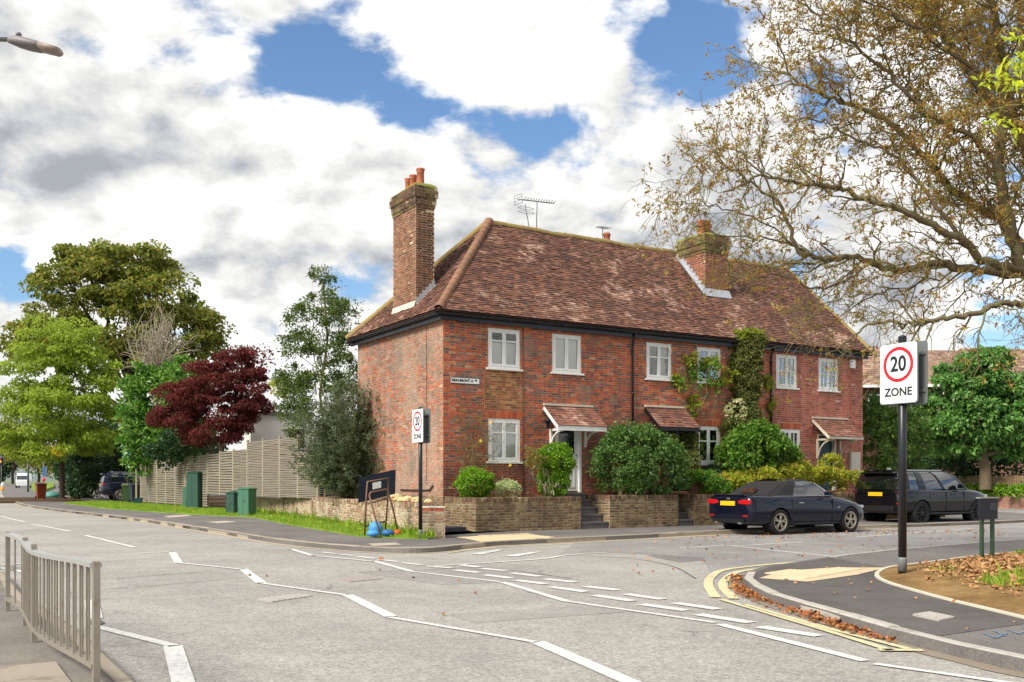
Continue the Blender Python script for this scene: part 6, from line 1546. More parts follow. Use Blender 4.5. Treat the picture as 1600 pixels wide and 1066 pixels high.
def car(name, label, loc, rz, spec, scale=1.0):
    c = thing(name, label, 'car', loc, rz); c.scale = (scale,)*3
    S = spec; rings = []
    for (x, zb, wb, zm, wm, zs, ws, zt, wt, crown) in S['st']:
        h = [(x, 0, zb), (x, wb*.6, zb), (x, wb, zb+.02), (x, wm, zb+(zm-zb)*.45), (x, wm, zm), (x, ws, zs), (x, wt, zt), (x, wt*.5, zt+crown*.8), (x, 0, zt+crown)]
        rings.append([(px_, -py_, pz_) for px_, py_, pz_ in h]+[(px_, py_, pz_) for px_, py_, pz_ in reversed(h[1:-1])])
    me = MB().loft(rings, True, True, sm=True).mesh('body', S['paint'])
    cut = []
    for x in S['axles']:
        for s in (-1, 1):
            cut.append(MB().lathe([(S['r']*S['arch'], 0), (S['r']*S['arch'], .42)], 32, M=Matrix.Translation((x, s*(S['w']-.30), S['r']*1.02))@Matrix.Rotation(R(-90*s), 4, 'X'), sm=False).mesh('cut', cm['shade']))
    body = link('body', apply_mods(me, 'body', 2, cut), c)
    for x in S['axles']:
        for s in (-1, 1):
            wheel(c, x, s*(S['w']-.115), S['r'], .23, S['rim'], S['spokes'], s)
            MB().lathe([(S['r']*S['arch']*.99, 0), (S['r']*S['arch']*.99, .26)], 26, M=Matrix.Translation((x, s*(S['w']-.31), S['r']*1.02))@Matrix.Rotation(R(-90*s), 4, 'X')).build('wheel_arch', cm['shade'], body)
    # cabin: columns between a belt ring, a middle ring and a roof ring
    lay = S['cab']; cols = S['cols']
    def ring(L_, push=0.0):
        z, xr, xf, w, tr, tf = L_                                   # tr/tf: how far rear/front corners pull in
        pts = []
        for f, kind in cols:
            pts.append((xr+f*(xf-xr), f))
        out = []
        for x, f in pts:
            ww = w*(1-tr*max(0, 1-f/.22)**2)*(1-tf*max(0, (f-.72)/.28)**2); out.append((x, ww+push, z))
        return out
    R_ = [ring(L_) for L_ in lay]; RP = [ring(L_, .012) for L_ in lay]
    for s in (-1, 1):
        for j in range(len(cols)-1):
            kind = cols[j][1]; src = R_ if kind == 'glass' else RP
            vs = [(x, s*y, z) for r in src for x, y, z in (r[j], r[j+1])]
            fs = [(2*i, 2*i+1, 2*i+3, 2*i+2) for i in range(len(lay)-1)]
            mm = cm['glass'] if kind == 'glass' else (cm['hood'] if kind == 'hood' else (cm['trim'] if kind == 'trim' else (cm['chrome'] if kind == 'chrome' else S['paint'])))
            MB().add(vs, fs, True).build('side_window' if kind == 'glass' else 'pillar', mm, c)
    def end(idx, name_, mat_, inset, dx):
        mb = MB(); fs = []
        vs = []
        for r, L_ in zip(R_, lay):
            x, y, z = r[idx]
            for k in (-1, -.6, 0, .6, 1): vs.append((x+dx*(1-k*k), y*k, z))
        for i in range(len(lay)-1):
            for k in range(4): fs.append((i*5+k, i*5+k+1, (i+1)*5+k+1, (i+1)*5+k))
        return MB().add(vs, fs, True).build(name_, mat_, c)
    end(0, 'rear_window', S.get('rear_mat', cm['glass']), 0, -.05); end(-1, 'windscreen', cm['glass'], 0, .08)
    top = RP[-1]; tz = lay[-1][0]
    rr = []
    for k in (-1, -.85, -.5, 0, .5, .85, 1):
        rr.append([(x+(.07 if i == len(top)-1 else (-.05 if i == 0 else 0))*(1-k*k), y*k, z+S['crown']*(1-k**4)) for i, (x, y, z) in enumerate(top)])
    MB().loft(rr, closed=False, sm=True).build('roof', S.get('roof_mat', S['paint']), c)
    for (nm, a, b, mt, *bv) in S['boxes']:
        for s in ((-1, 1) if a[1] != -b[1] else (1,)):
            y0, y1 = sorted((a[1]*s, b[1]*s)); MB().chbox((a[0], y0, a[2]), (b[0], y1, b[2]), min(.012, abs(b[0]-a[0])*.3, abs(y1-y0)*.3, abs(b[2]-a[2])*.3)).build(nm, mt, c)
    return c
# convertible: navy, black soft top
st = [ # x, zb, wb, zm, wm, zs, ws, zt, wt, crown
 (0.00, .42, .56, .62, .66, .86, .62, .93, .56, .012), (0.06, .30, .70, .62, .80, .90, .77, .985, .68, .018), (0.28, .23, .79, .64, .875, .91, .85, 1.005, .76, .022), (.62, .21, .82, .66, .895, .92, .875, 1.0, .80, .02), (.96, .20, .83, .67, .90, .92, .88, .99, .82, .015),
 (1.6, .19, .80, .62, .885, .90, .872, .972, .83, .0), (2.3, .19, .80, .62, .885, .89, .872, .965, .83, .0), (2.95, .19, .80, .62, .89, .88, .87, .965, .79, .02), (3.25, .20, .81, .63, .895, .86, .87, .94, .75, .03),
 (3.6, .21, .82, .62, .895, .81, .86, .89, .71, .035), (3.95, .22, .80, .58, .87, .75, .82, .825, .66, .035), (4.2, .24, .73, .54, .80, .68, .74, .75, .58, .03), (4.36, .29, .62, .50, .67, .61, .61, .66, .47, .02), (4.42, .36, .48, .48, .52, .55, .46, .585, .36, .01)]
conv = dict(st=st, paint=cm['navy'], axles=(.96, 3.56), r=.325, arch=1.12, w=.895, rim=cm['alloy'], spokes=5, crown=.045,
  cab=[(.965, .60, 3.02, .80, .12, .06), (1.18, 1.0, 2.68, .71, .10, .05), (1.31, 1.30, 2.46, .645, .08, .05), (1.365, 1.55, 2.26, .54, .05, .05)],
  cols=[(0, 'hood'), (.12, 'hood'), (.26, 'hood'), (.36, 'glass'), (.56, 'glass'), (.58, 'glass'), (.95, 'chrome'), (1.0, 'end')], rear_mat=cm['hood'], roof_mat=cm['hood'],
  boxes=[('tail_lamp', (.005, .44, .78), (.13, .75, .89), cm['red']), ('tail_lamp', (-.002, .36, .80), (.05, .439, .87), cm['red']), ('lamp_base', (.02, .42, .755), (.12, .725, .789), cm['lampdark']), ('number_plate', (-.025, -.26, .74), (.03, .26, .85), cm['plate']), ('rear_bumper', (-.012, -.56, .30), (.06, .56, .40), cm['trim']),
         ('reflector', (.005, .52, .47), (.06, .68, .50), cm['red']), ('boot_lip', (.03, -.58, .985), (.12, .58, 1.015), cm['navy']), ('exhaust', (-.02, .36, .28), (.05, .48, .33), cm['chrome']), ('badge', (-.004, -.06, .89), (.03, .06, .93), cm['chrome']),
         ('door_handle', (1.62, .872, .79), (1.80, .902, .815), cm['chrome']), ('door_mirror', (2.55, .87, .98), (2.70, 1.04, 1.09), cm['navy']), ('side_trim', (.75, .80, .968), (2.9, .83, .98), cm['chrome']), ('sill_trim', (1.35, .86, .25), (3.15, .893, .275), cm['alloy_dark']),
         ('door_gap', (1.38, .868, .34), (1.388, .894, .9), cm['trim']), ('door_gap', (2.86, .868, .34), (2.868, .896, .9), cm['trim']), ('badge', (3.06, .876, .66), (3.14, .9, .69), cm['chrome']), ('headlamp', (4.0, .55, .64), (4.22, .77, .71), cm['lens'])])
g = ground(1215, 836)
cv_ = car('parked_convertible', 'dark navy convertible with black soft top parked by the garden wall', (g.x-U.x*.96*1.04+V.x*.78*1.04, g.y-U.y*.96*1.04+V.y*.78*1.04, .005), HA, conv, 1.04)
rw = MB(); rw.add([(.72, -.26, 1.04), (.72, .26, 1.04), (.88, .23, 1.155), (.88, -.23, 1.155)], [(0,1,2,3)]); o = rw.build('rear_screen', cm['glass'], cv_); o.location = (-.055, 0, .02)
# sport utility cars
st2 = [(0.00, .50, .58, .74, .72, 1.0, .70, 1.08, .66, .0), (0.08, .38, .76, .76, .90, 1.04, .87, 1.12, .81, .0), (.4, .31, .86, .78, .945, 1.06, .92, 1.14, .86, .0), (.98, .28, .89, .80, .965, 1.06, .945, 1.13, .88, .0),
 (1.7, .27, .86, .76, .945, 1.03, .93, 1.11, .885, .0), (2.4, .27, .86, .76, .945, 1.02, .93, 1.10, .885, .0), (3.1, .27, .86, .77, .95, 1.02, .935, 1.10, .87, .02), (3.4, .28, .88, .79, .963, 1.02, .94, 1.10, .84, .035),
 (3.8, .29, .89, .79, .965, 1.0, .925, 1.075, .79, .04), (4.15, .31, .86, .76, .93, .95, .875, 1.03, .74, .04), (4.40, .34, .76, .71, .83, .88, .78, .96, .65, .03), (4.54, .40, .63, .68, .69, .81, .65, .88, .53, .02), (4.60, .48, .50, .66, .55, .75, .51, .81, .42, .01)]
def suv_spec(paint, rim, spokes, lamp):
    return dict(st=st2, paint=paint, axles=(.98, 3.74), r=.375, arch=1.11, w=.955, rim=rim, spokes=spokes, crown=.055,
  cab=[(1.10, .06, 3.40, .875, .08, .08), (1.38, .13, 3.02, .82, .08, .06), (1.54, .20, 2.78, .765, .06, .06), (1.645, .34, 2.50, .66, .05, .05)],
  cols=[(0, 'body'), (.06, 'body'), (.13, 'glass'), (.26, 'body'), (.36, 'glass'), (.58, 'glass'), (.60, 'trim'), (.63, 'glass'), (.95, 'body'), (1.0, 'end')],
  boxes=[('tail_lamp', (.035, .54, .97), (.16, .875, 1.06), lamp), ('number_plate', (-.012, -.26, .90), (.06, .26, 1.01), cm['plate']), ('rear_bumper', (-.005, -.66, .44), (.10, .66, .60), cm['trim']), ('reflector', (.035, .60, .66), (.12, .80, .695), cm['red']), ('exhaust', (-.015, .42, .46), (.0, .60, .52), cm['shade']),
         ('rear_spoiler', (.06, -.60, 1.575), (.46, .60, 1.625), paint), ('roof_rail', (.55, .62, 1.665), (2.3, .655, 1.70), cm['chrome']), ('sill_trim', (1.35, .90, .34), (3.35, .95, .385), cm['alloy_dark']), ('door_mirror', (2.74, .90, 1.12), (2.9, 1.08, 1.26), paint),
         ('door_handle', (1.52, .932, .93), (1.72, .965, .96), paint), ('door_handle', (2.40, .932, .93), (2.60, .965, .96), paint), ('door_gap', (1.36, .93, .46), (1.368, .956, 1.0), cm['trim']), ('door_gap', (2.14, .93, .46), (2.148, .954, 1.02), cm['trim']), ('door_gap', (3.02, .93, .46), (3.028, .957, 1.02), cm['trim']),
         ('antenna', (.55, -.03, 1.7), (.72, .03, 1.76), cm['chrome']), ('headlamp', (4.22, .52, .82), (4.44, .80, .92), cm['lens'])])
g = ground(1437, 821.5)
car('parked_sport_utility', 'black sport utility car with silver roof rails parked beyond the convertible', (g.x-U.x*.98*1.04+V.x*.85*1.04, g.y-U.y*.98*1.04+V.y*.85*1.04, .005), HA, suv_spec(cm['black'], cm['alloy_dark'], 9, cm['lampdark']), 1.04)
gd = at(186, 783, 61); 
slab('driveway', [at(140, 783, 58).to_2d(), at(226, 786, 58).to_2d(), at(250, 780, 75).to_2d(), at(120, 780, 75).to_2d()], 0.0, gd.z-.004, m['pave'], kind='structure')
car('driveway_car', 'dark slate estate car standing in a drive behind the wheelie bins', (gd.x-U.x*.98+V.x*.85, gd.y-U.y*.98+V.y*.85, gd.z), HA, suv_spec(cm['slate'], cm['alloy'], 9, cm['red']), 1.06)
# distant van
vn = thing('delivery_van', 'small white van far down the road', 'van', (*at(37, 749, 165).to_2d(), .1), R(-70))
MB().loft([[(x, -w, z0), (x, w, z0), (x, w*1.0, z1*.6), (x, w*.85, z1), (x, -w*.85, z1), (x, -w, z1*.6)] for x, w, z0, z1 in ((-2.5, .98, .4, 2.3), (-2.4, 1.0, .35, 2.45), (.9, 1.0, .35, 2.45), (1.6, .98, .35, 2.1), (1.9, .95, .35, 1.4), (2.6, .85, .4, 1.15))], True, True).build('body', cm['van'], vn)
MB().add([(1.64, -.8, 2.05), (1.64, .8, 2.05), (2.0, .85, 1.4), (2.0, -.85, 1.4)], [(0,1,2,3)]).build('windscreen', cm['glass'], vn)
MB().box((-2.53, -.75, 1.5), (-2.48, .75, 2.1)).build('rear_window', cm['glass'], vn)
for x in (-1.6, 1.7):
    for s in (-1, 1): MB().lathe([(.34, -.1), (.34, .1)], 14, M=Matrix.Translation((x, s*.9, .34))@Matrix.Rotation(R(90), 4, 'X')).build('wheel', cm['tyre'], vn)
# ------------------------------------------------------------------ signs, cabinets, bins, railing, lamp
def zone_sign(label, base, H_, w, h, zb, pole_r):
    """speed limit zone sign facing down the main road, second plate back to back"""
    s = thing('zone_sign', label, 'sign', base, R(-59), 'speed zone signs at the corner')
    MB().tube([(0, 0, -.1), (0, 0, H_)], pole_r, 16).build('pole', m['pole'], s)
    MB().lathe([(pole_r, H_), (pole_r*1.02, H_+.01), (pole_r*.5, H_+.03), (.005, H_+.032)], 16).build('cap', m['pole'], s)
    MB().lathe([(pole_r*1.08, .0), (pole_r*1.08, .16), (pole_r*1.0, .2)], 16).build('collar', m['signgrey'], s)
    yf = -pole_r-.03; yb = pole_r+.05
    r = w*.07
    def rr(w_, h_, rad, y):
        pts = []
        for cx, cz, a0 in ((w_/2-rad, h_/2-rad, 0), (-w_/2+rad, h_/2-rad, 90), (-w_/2+rad, -h_/2+rad, 180), (w_/2-rad, -h_/2+rad, 270)):
            for k in range(5): a = R(a0+k*22.5); pts.append((cx+rad*math.cos(a), y, zb+h/2+cz+rad*math.sin(a)))
        return pts
    pl = MB().loft([rr(w+.02, h+.02, r, yf+.004), rr(w+.02, h+.02, r, yf+.02)], True, True).build('sign_plate', m['signgrey'], s)
    MB().loft([rr(w, h, r, yf-.002), rr(w, h, r, yf+.003)], True, True).build('sign_face', m['signwhite'], s)
    cz = zb+h-.41*w-.075*w; ro = .41*w
    def annulus(r0, r1, y, mat, nm):
        n = 48; mb = MB(); v = [(r_*math.cos(k*math.tau/n), y, cz+r_*math.sin(k*math.tau/n)) for r_ in (r0, r1) for k in range(n)]
        mb.add(v, [(k, (k+1) % n, n+(k+1) % n, n+k) for k in range(n)]); return mb.build(nm, mat, pl)
    annulus(ro*.80, ro, yf-.0045, m['signred'], 'red_ring')
    tx = link('numerals', text_mesh('numerals', '20', ro*1.12, m['signblack'], ro*.028), pl); tx.rotation_euler = (R(90), 0, 0); tx.location = (0, yf-.004, cz); tx.scale = (.95, 1.08, 1)
    zt_ = zb+(h-.82*w-.075*w)*.52
    tx = link('lettering', text_mesh('lettering', 'ZONE', w*.265, m['signblack'], w*.007), pl); tx.rotation_euler = (R(90), 0, 0); tx.location = (0, yf-.004, zt_); tx.scale = (1.03, 1, 1)
    bk = MB().loft([rr(w*1.06, h*1.06, r, yb), rr(w*1.06, h*1.06, r, yb+.012)], True, True).build('rear_plate', m['signgrey'], s)
    for z in (zb+h*.2, zb+h*.82): MB().box((-w*.5, yb-.022, z-.02), (w*.5, yb-.001, z+.02)).build('channel', m['signgrey'], bk); MB().box((-w*.4, yf+.021, z-.02), (w*.4, -pole_r*.3, z+.02)).build('channel', m['signgrey'], pl)
    return s
b = ground(1410, 893, KH+.06)
zone_sign('white 20 zone sign with red ring on a thick black pole in the leafy verge', b, 3.27, .60, .83, 2.37-.02, .057)
b = ground(657, 841.5, KH)
zone_sign('white 20 zone sign with red ring on a black pole beside the brick pier', b, 2.98, .56, .75, 2.20, .045)
# dark name board on two posts, seen from its back
nb2 = thing('name_board', 'small dark board on two green posts standing in the verge', 'sign', ground(1541, 861, .30), HA)
gp = plain('green_post', (58, 84, 62), .6, .15, 4, dirt=((150, 150, 130), .4))
for x in (-.12, .16): MB().chbox((x-.03, -.025, -.1), (x+.03, .025, .86), .006).build('post', gp, nb2)
MB().chbox((-.27, -.075, .52), (.20, -.027, .85), .008).build('board', plain('dark_board', (30, 32, 44), .5, .12), nb2)
MB().box((-.285, -.09, .851), (.21, -.01, .872)).build('rail', plain('pale_rail', (150, 150, 146), .5, .1), nb2)
MB().box((-.02, -.08, .66), (.15, -.0755, .78)).build('label_panel', plain('worn_panel', (62, 66, 78), .5, .3, 9), nb2)
# ---- roadside cabinets
def cabinet(label, loc, rz, w, d, h, mat, mat2, sticker=False):
    c = thing('utility_cabinet', label, 'cabinet', loc, rz, 'green roadside cabinets')
    MB().chbox((-w/2, -d/2, .06), (w/2, d/2, h-.06), .02).build('body', mat, c)
    lid = MB(); lid.add([(-w/2-.02, -d/2-.02, h-.06), (w/2+.02, -d/2-.02, h-.06), (w/2+.02, d/2+.02, h-.06), (-w/2-.02, d/2+.02, h-.06), (-w/2-.02, -d/2-.02, h-.03), (w/2+.02, -d/2-.02, h-.03), (w/2+.02, d/2+.02, h-.03), (-w/2-.02, d/2+.02, h-.03), (-w*.2, 0, h+.03), (w*.2, 0, h+.03)],
        [(3,2,1,0),(0,1,5,4),(1,2,6,5),(2,3,7,6),(3,0,4,7),(4,5,9,8),(5,6,9),(6,7,8,9),(7,4,8)])
    lid.build('lid', mat, c)
    MB().box((-w/2+.02, -d/2+.02, -.1), (w/2-.02, d/2-.02, .06)).build('plinth', m['kerb'], c)
    MB().box((-.004, -d/2-.006, .1), (.004, -d/2+.002, h-.1)).build('door_gap', mat2, c)
    MB().cbox((w*.12, -d/2-.012, h*.55), (.03, .02, .1)).build('handle', m['galv'], c)
    for z in (.25, h-.25): MB().cbox((-w/2+.03, -d/2-.008, z), (.03, .014, .08)).build('hinge', mat2, c)
    if sticker: MB().box((-w/2-.004, -.1, h*.58), (-w/2+.001, .14, h*.74)).build('notice', m['signwhite'], c); MB().box((-w/2-.005, -.06, h*.44), (-w/2+.001, -.01, h*.48)).build('vent', m['blackpaint'], c)
    return c
cabinet('tall weathered green cabinet with white notice against the slatted fence', ground(308, 795, KH), R(-27), .72, .66, 1.72, m['cab_dark'], m['blackpaint'], True)
cabinet('short pale green cabinet with a pitched lid on the grass', ground(386, 806.5, KH), R(-25), .52, .46, 1.05, m['cab'], m['cab_dark'])
cabinet('narrow dark green cabinet beside the short pale green one', ground(365, 803.5, KH), R(-25), .42, .46, .88, m['cab_dark'], m['blackpaint'])
MB().chbox((-.12, -.2, .1), (.12, .2, 1.0), .02).build('utility_box', m['cab'], label='slim green box attached beside the tall weathered cabinet', category='box').location = ground(291, 794, KH)
# ---- wheelie bins and boxes
def wheelie(label, loc, rz, mat, matl, sc_=1.0):
    b_ = thing('wheelie_bin', label, 'bin', loc, rz, 'wheelie bins left by the road'); b_.scale = (sc_,)*3
    MB().loft([[(-x, -y, z), (x, -y, z), (x, y, z), (-x, y, z)] for x, y, z in ((.22, .24, .05), (.24, .27, .3), (.28, .33, .92))], True, True).build('body', mat, b_)
    MB().loft([[(-.30, -.36, .92), (.30, -.36, .92), (.30, .38, .92), (-.30, .38, .92)], [(-.30, -.36, .96), (.30, -.36, .96), (.30, .38, .99), (-.30, .38, .99)], [(-.24, -.28, .99), (.24, -.28, .99), (.24, .30, 1.05), (-.24, .30, 1.05)]], True, True).build('lid', matl, b_)
    MB().tube([(-.22, .42, .97), (.22, .42, .97)], .02, 8).build('handle', matl, b_)
    for x in (-.26, .26): MB().lathe([(.1, -.03), (.1, .03)], 14, M=Matrix.Translation((x, .24, .1))@Matrix.Rotation(R(90), 4, 'Y')).build('wheel', cm['tyre'], b_)
    return b_
wheelie('red-brown wheelie bin standing alone on the pavement', ground(64, 780, KH), R(35), plain('brown_bin', (134, 62, 40), .5, .1), plain('brown_lid', (92, 58, 40), .5, .1), 1.12)
wheelie('green wheelie bin standing behind the dark grey one', ground(199, 786, KH), R(20), plain('green_bin', (70, 96, 56), .55, .1), plain('olive_lid', (96, 104, 60), .5, .1), 1.08)
wheelie('dark grey wheelie bin next to the slate estate car', ground(212, 786.5, KH), R(35), plain('grey_bin', (44, 52, 66), .5, .1), plain('grey_lid', (40, 44, 52), .5, .1), 1.1)
rb_ = thing('recycling_box', 'low dark teal recycling box in front of the grey bin', 'box', ground(216, 788, KH), R(20))
MB().loft([[(-x, -y, z), (x, -y, z), (x, y, z), (-x, y, z)] for x, y, z in ((.2, .15, .0), (.24, .19, .3), (.26, .21, .3), (.26, .21, .34))], True, True).build('tub', plain('teal_box', (46, 84, 92), .5, .1), rb_)
mp = thing('marker_post', 'short grey concrete marker post on the grass by the bins', 'post', ground(237, 787.5, KH), R(20))
MB().chbox((-.17, -.1, -.1), (.17, .1, .78), .03).build('shaft', plain('marker_concrete', (164, 160, 148), .8, .12), mp)
tb2 = thing('garden_tub', 'small upturned teal tub lying under the thin dark trunk', 'tub', ground(82, 777.5, KH), 0)
MB().lathe([(.62, 0), (.58, .2), (.4, .42), (.1, .46)], 18).build('shell', plain('teal_tub', (74, 134, 120), .5, .12), tb2)
# ---- estate board with pale blue panel on a post by the fence
eb = thing('estate_board', 'small pale blue estate agents board on a white post above the fence', 'sign', at(213, 785, 56).to_2d().to_3d()+Vector((0, 0, KH)), R(10))
MB().chbox((-.05, -.04, 0), (.05, .04, 3.3), .01).build('post', m['fence_post'], eb)
bb_ = MB().box((-.72, -.02, 2.55), (-.06, .02, 3.35)).build('board', plain('pale_blue_board', (92, 186, 206), .5, .05), eb)
MB().box((-.66, -.028, 2.62), (-.40, -.021, 2.9)).build('printed_panel', m['signwhite'], bb_)
# ---- black board leaning on a rusty A-frame
ab = thing('trestle_board', 'dark blue-black board propped on a rusty A-frame beside the pole', 'sign', (0, 0, 0))
rust = plain('rusty_tube', (122, 92, 72), .7, .2, 8, bump=.3)
Yb = 23.3
def Q(px_, py_, dy=0.0): return at(px_, py_, Yb+dy)
def fr(pts, nm='frame'): return MB().tube([Q(*p) for p in pts], .022, 8).build(nm, rust, ab)
fr([(570, 837, 0.3), (571.5, 790, .1), (574, 753, 0), (607, 747, .5), (606, 775, .55), (602, 834.5, .8)])
fr([(595.5, 838, -.1), (585, 805, -.05), (577, 774, 0), (579, 769.5, 0), (603, 764.5, .5), (606, 768, .5), (614, 795, .6), (622, 833, .9)])
fr([(575, 787, .05), (605, 779, .55)], 'cross_bar'); fr([(572, 822, .25), (601, 815, .75)], 'cross_bar')
bd = MB(); a, b, c, d = Q(560, 746.8, .15), Q(618, 733.5, .85), Q(617, 772, .85), Q(559.5, 786, .15); o_ = Vector((.0, .03, 0))
bd.add([a+o_, b+o_, c+o_, d+o_, a+o_*2, b+o_*2, c+o_*2, d+o_*2], [(0,1,2,3),(7,6,5,4),(0,4,5,1),(1,5,6,2),(2,6,7,3),(3,7,4,0)]); bd.build('board', plain('board_back', (26, 36, 54), .55, .12), ab)
nt_ = MB(); nt_.add([Q(582, 754.5, .1), Q(595.5, 752, .3), Q(595.5, 762, .3), Q(582, 765, .1)], [(0,1,2,3)]); nt_.build('notice', m['signwhite'], ab)
sk = plain('blue_sack', (74, 148, 206), .55, .2, 5, bump=.4, bscale=12)
def sack(label, px_, py_, Y_, w, h, mat, flat=1.0):
    o = MB(); rr = []
    for j in range(9):
        a = math.pi*j/8; rr.append([(math.sin(a)*w*math.cos(k*math.tau/14)*(1+.12*math.sin(3*k+j*2)), math.sin(a)*w*.7*math.sin(k*math.tau/14)*(1+.1*math.cos(2*k+j)), h/2-math.cos(a)*h/2*(1+.06*math.sin(k*2+j))) for k in range(14)])
    o.loft(rr, sm=True); ob = o.build('sandbag', mat, label=label, category='sandbag', group='blue sandbags by the trestle board'); p = at(px_, py_, Y_); ob.location = (p.x, p.y, KH+.01); return ob
sack('upright crumpled light blue sandbag leaning on the rusty frame', 587, 836, 23.5, .17, .34, sk); sack('slumped light blue sandbag under the upright one', 583, 836, 23.0, .15, .16, sk)
sack('dark blue flat sandbag on the grass beneath the board', 606, 836, 23.1, .15, .17, plain('dark_blue_sack', (44, 98, 150), .5, .2, 5))
ob = MB().lathe([(.01, 0), (.06, .015), (.085, .07), (.06, .13), (.01, .145)], 14).build('orange_ball', plain('orange', (222, 96, 38), .6, .1), label='small orange ball in the grass near the pier', category='ball'); p = at(621, 836, 23.6); ob.location = (p.x, p.y, KH+.01)
# ---- pedestrian guard rail, near left
rl = thing('guard_rail', 'galvanised pedestrian guard rail with upright bars on the near pavement', 'railing', (0, 0, KH))
A_ = Vector((-5.22, 10.15, 0)); B_ = Vector((-2.77, 6.45, 0)); d = (B_-A_); L_ = d.length; d.normalize(); nn = Vector((-d.y, d.x, 0))
def rp(x, z): 
    w_ = .05*math.sin(x/L_*math.pi*2.2+.5)*1.0; return A_+d*x+nn*w_+Vector((0, 0, z))
zt_ = .765
for k, x in enumerate((0.0, L_*.27, L_*.52, L_)):
    p = rp(x, 0); q = rp(x, zt_+.04); MB().bar(p-Vector((0, 0, .1)), q, .042, .06, up=d).build('post', m['railing'], rl)
xs = [L_*i/14 for i in range(15)]
for z0, nm, mt, w_, h_ in ((zt_, 'top_rail', m['railing_top'], .075, .03), (.10, 'bottom_rail', m['railing'], .06, .03)):
    mb = MB(); rr = []
    for x in xs:
        sag = -.035*math.sin(x/L_*math.pi)**2 if nm == 'top_rail' else 0
        c = rp(x, z0+sag); rr.append([c-nn*w_/2, c+nn*w_/2, c+nn*w_/2+Vector((0, 0, h_)), c-nn*w_/2+Vector((0, 0, h_))])
    mb.loft(rr, True, True).build(nm, mt, rl)
n = 50
for i in range(1, n):
    x = L_*i/n
    if any(abs(x-y) < .05 for y in (0, L_*.27, L_*.52, L_)): continue
    if x < L_*.25 and i % 3: continue
    sag = -.035*math.sin(x/L_*math.pi)**2
    off = nn*(.018 if i % 2 else -.018)
    MB().bar(rp(x, .13)+off, rp(x, zt_+sag)+off, .011, .022, up=d).build('upright', m['railing'], rl)
for k, x in enumerate((L_*.05, L_*.30)): MB().bar(rp(x, .45), rp(x+.16, .45), .03, .05).build('clamp', m['railing'], rl)
# ---- street lamp reaching in from the left
lm_ = thing('street_lamp', 'grey street lamp head on a curved arm against the sky', 'lamp', at(-70, 750, 15.6).to_2d().to_3d()+Vector((0, 0, KH)), 0)
px0 = lm_.location
h0 = at(-2, 60, 15.6)-Vector(px0); h1 = at(95, 80, 15.6)-Vector(px0)
MB().tube([(0, 0, -.2), (0, 0, 1.2), (0, 0, 1.25), (0, 0, h0.z-.3), (.05, 0, h0.z-.1), (.2, 0, h0.z), tuple(h0+Vector((.15, 0, -.02)))], [.09, .09, .065, .05, .045, .04, .035], 12).build('column', m['galv'], lm_)
lg = plain('lamp_housing', (128, 122, 124), .5, .08, 3)
d = (h1-h0).normalized(); up = Vector((0, 0, 1)); up = (up-d*up.dot(d)).normalized(); sdv = d.cross(up)
rr = []
for f, w_, t_, b_ in ((.16, .05, .04, .04), (.22, .08, .09, .05), (.34, .13, .10, .075), (.5, .15, .085, .09), (.66, .155, .07, .085), (.68, .15, .06, .08)):
    c = h0.lerp(h1, f); rr.append([c+sdv*w_*math.cos(a)+up*(t_ if math.sin(a) > 0 else b_)*math.sin(a) for a in [math.tau*k/14 for k in range(14)]])
MB().loft(rr, True, True, sm=True).build('housing', lg, lm_)
rr = []
for f, w_, t_, b_ in ((.66, .15, .065, .075), (.95, .145, .045, .085), (.99, .12, .035, .07), (1.0, .09, .02, .05)):
    c = h0.lerp(h1, f); rr.append([c+sdv*w_*math.cos(a)+up*(t_ if math.sin(a) > 0 else b_)*math.sin(a) for a in [math.tau*k/14 for k in range(14)]])
MB().loft(rr, True, True, sm=True).build('lens_cover', plain('lamp_bowl', (150, 134, 126), .35, .06, 3), lm_)
c = h0.lerp(h1, .3)+up*.1; MB().lathe([(.045, 0), (.045, .04), (.02, .06)], 10, tuple(c)).build('photocell', lg, lm_)
# ---- far down the left road
def far_post(name, label, px_, ytop, Y_, r, mat, cat='post'):
    b_ = at(px_, 750, Y_); p = thing(name, label, cat, (b_.x, b_.y, 0)); MB().tube([(0, 0, 0), (0, 0, at(px_, ytop, Y_).z)], r, 8).build('column', mat, p); return p
tl = far_post('traffic_light', 'traffic light showing amber far down the road', 2, 712, 130, .06, m['galv'], 'signal')
z_ = at(2, 721, 130).z
MB().chbox((-.22, -.2, z_-.5), (.22, .0, z_+.5), .04).build('signal_head', m['blackpaint'], tl)
MB().chbox((-.36, .02, z_-.62), (.36, .04, z_+.62), .01).build('backing_board', m['galv'], tl)
for dz, c in ((.3, (150, 40, 36)), (-.02, (250, 170, 40)), (-.32, (30, 60, 40))):
    t = NT('signal_lens'); em = t.n('ShaderNodeEmission'); em.inputs[0].default_value = lin(c); em.inputs[1].default_value = 1.2 if dz > -.3 else .0
    mt = t.done(em.outputs[0]) if dz == -.02 else plain('signal_off', c, .4)
    MB().lathe([(.12, 0), (.1, .03), (.02, .05)], 12, M=Matrix.Translation((0, -.2, z_+dz))@Matrix.Rotation(R(90), 4, 'X')).build('signal_lens', mt, tl)
far_post('grey_column', 'plain grey lighting column far down the road', 44, 690, 110, .11, m['galv'])
fp = far_post('sign_post', 'far grey post carrying small red and blue signs', 68, 722, 120, .06, m['galv'], 'sign')
MB().chbox((-.1, -.08, 1.9), (.45, -.05, 3.1), .01).build('blue_panel', plain('blue_sign', (70, 96, 140), .5), fp); MB().lathe([(.22, 0), (.22, .03)], 14, M=Matrix.Translation((.1, -.1, 1.5))@Matrix.Rotation(R(90), 4, 'X')).build('red_disc', m['signred'], fp)
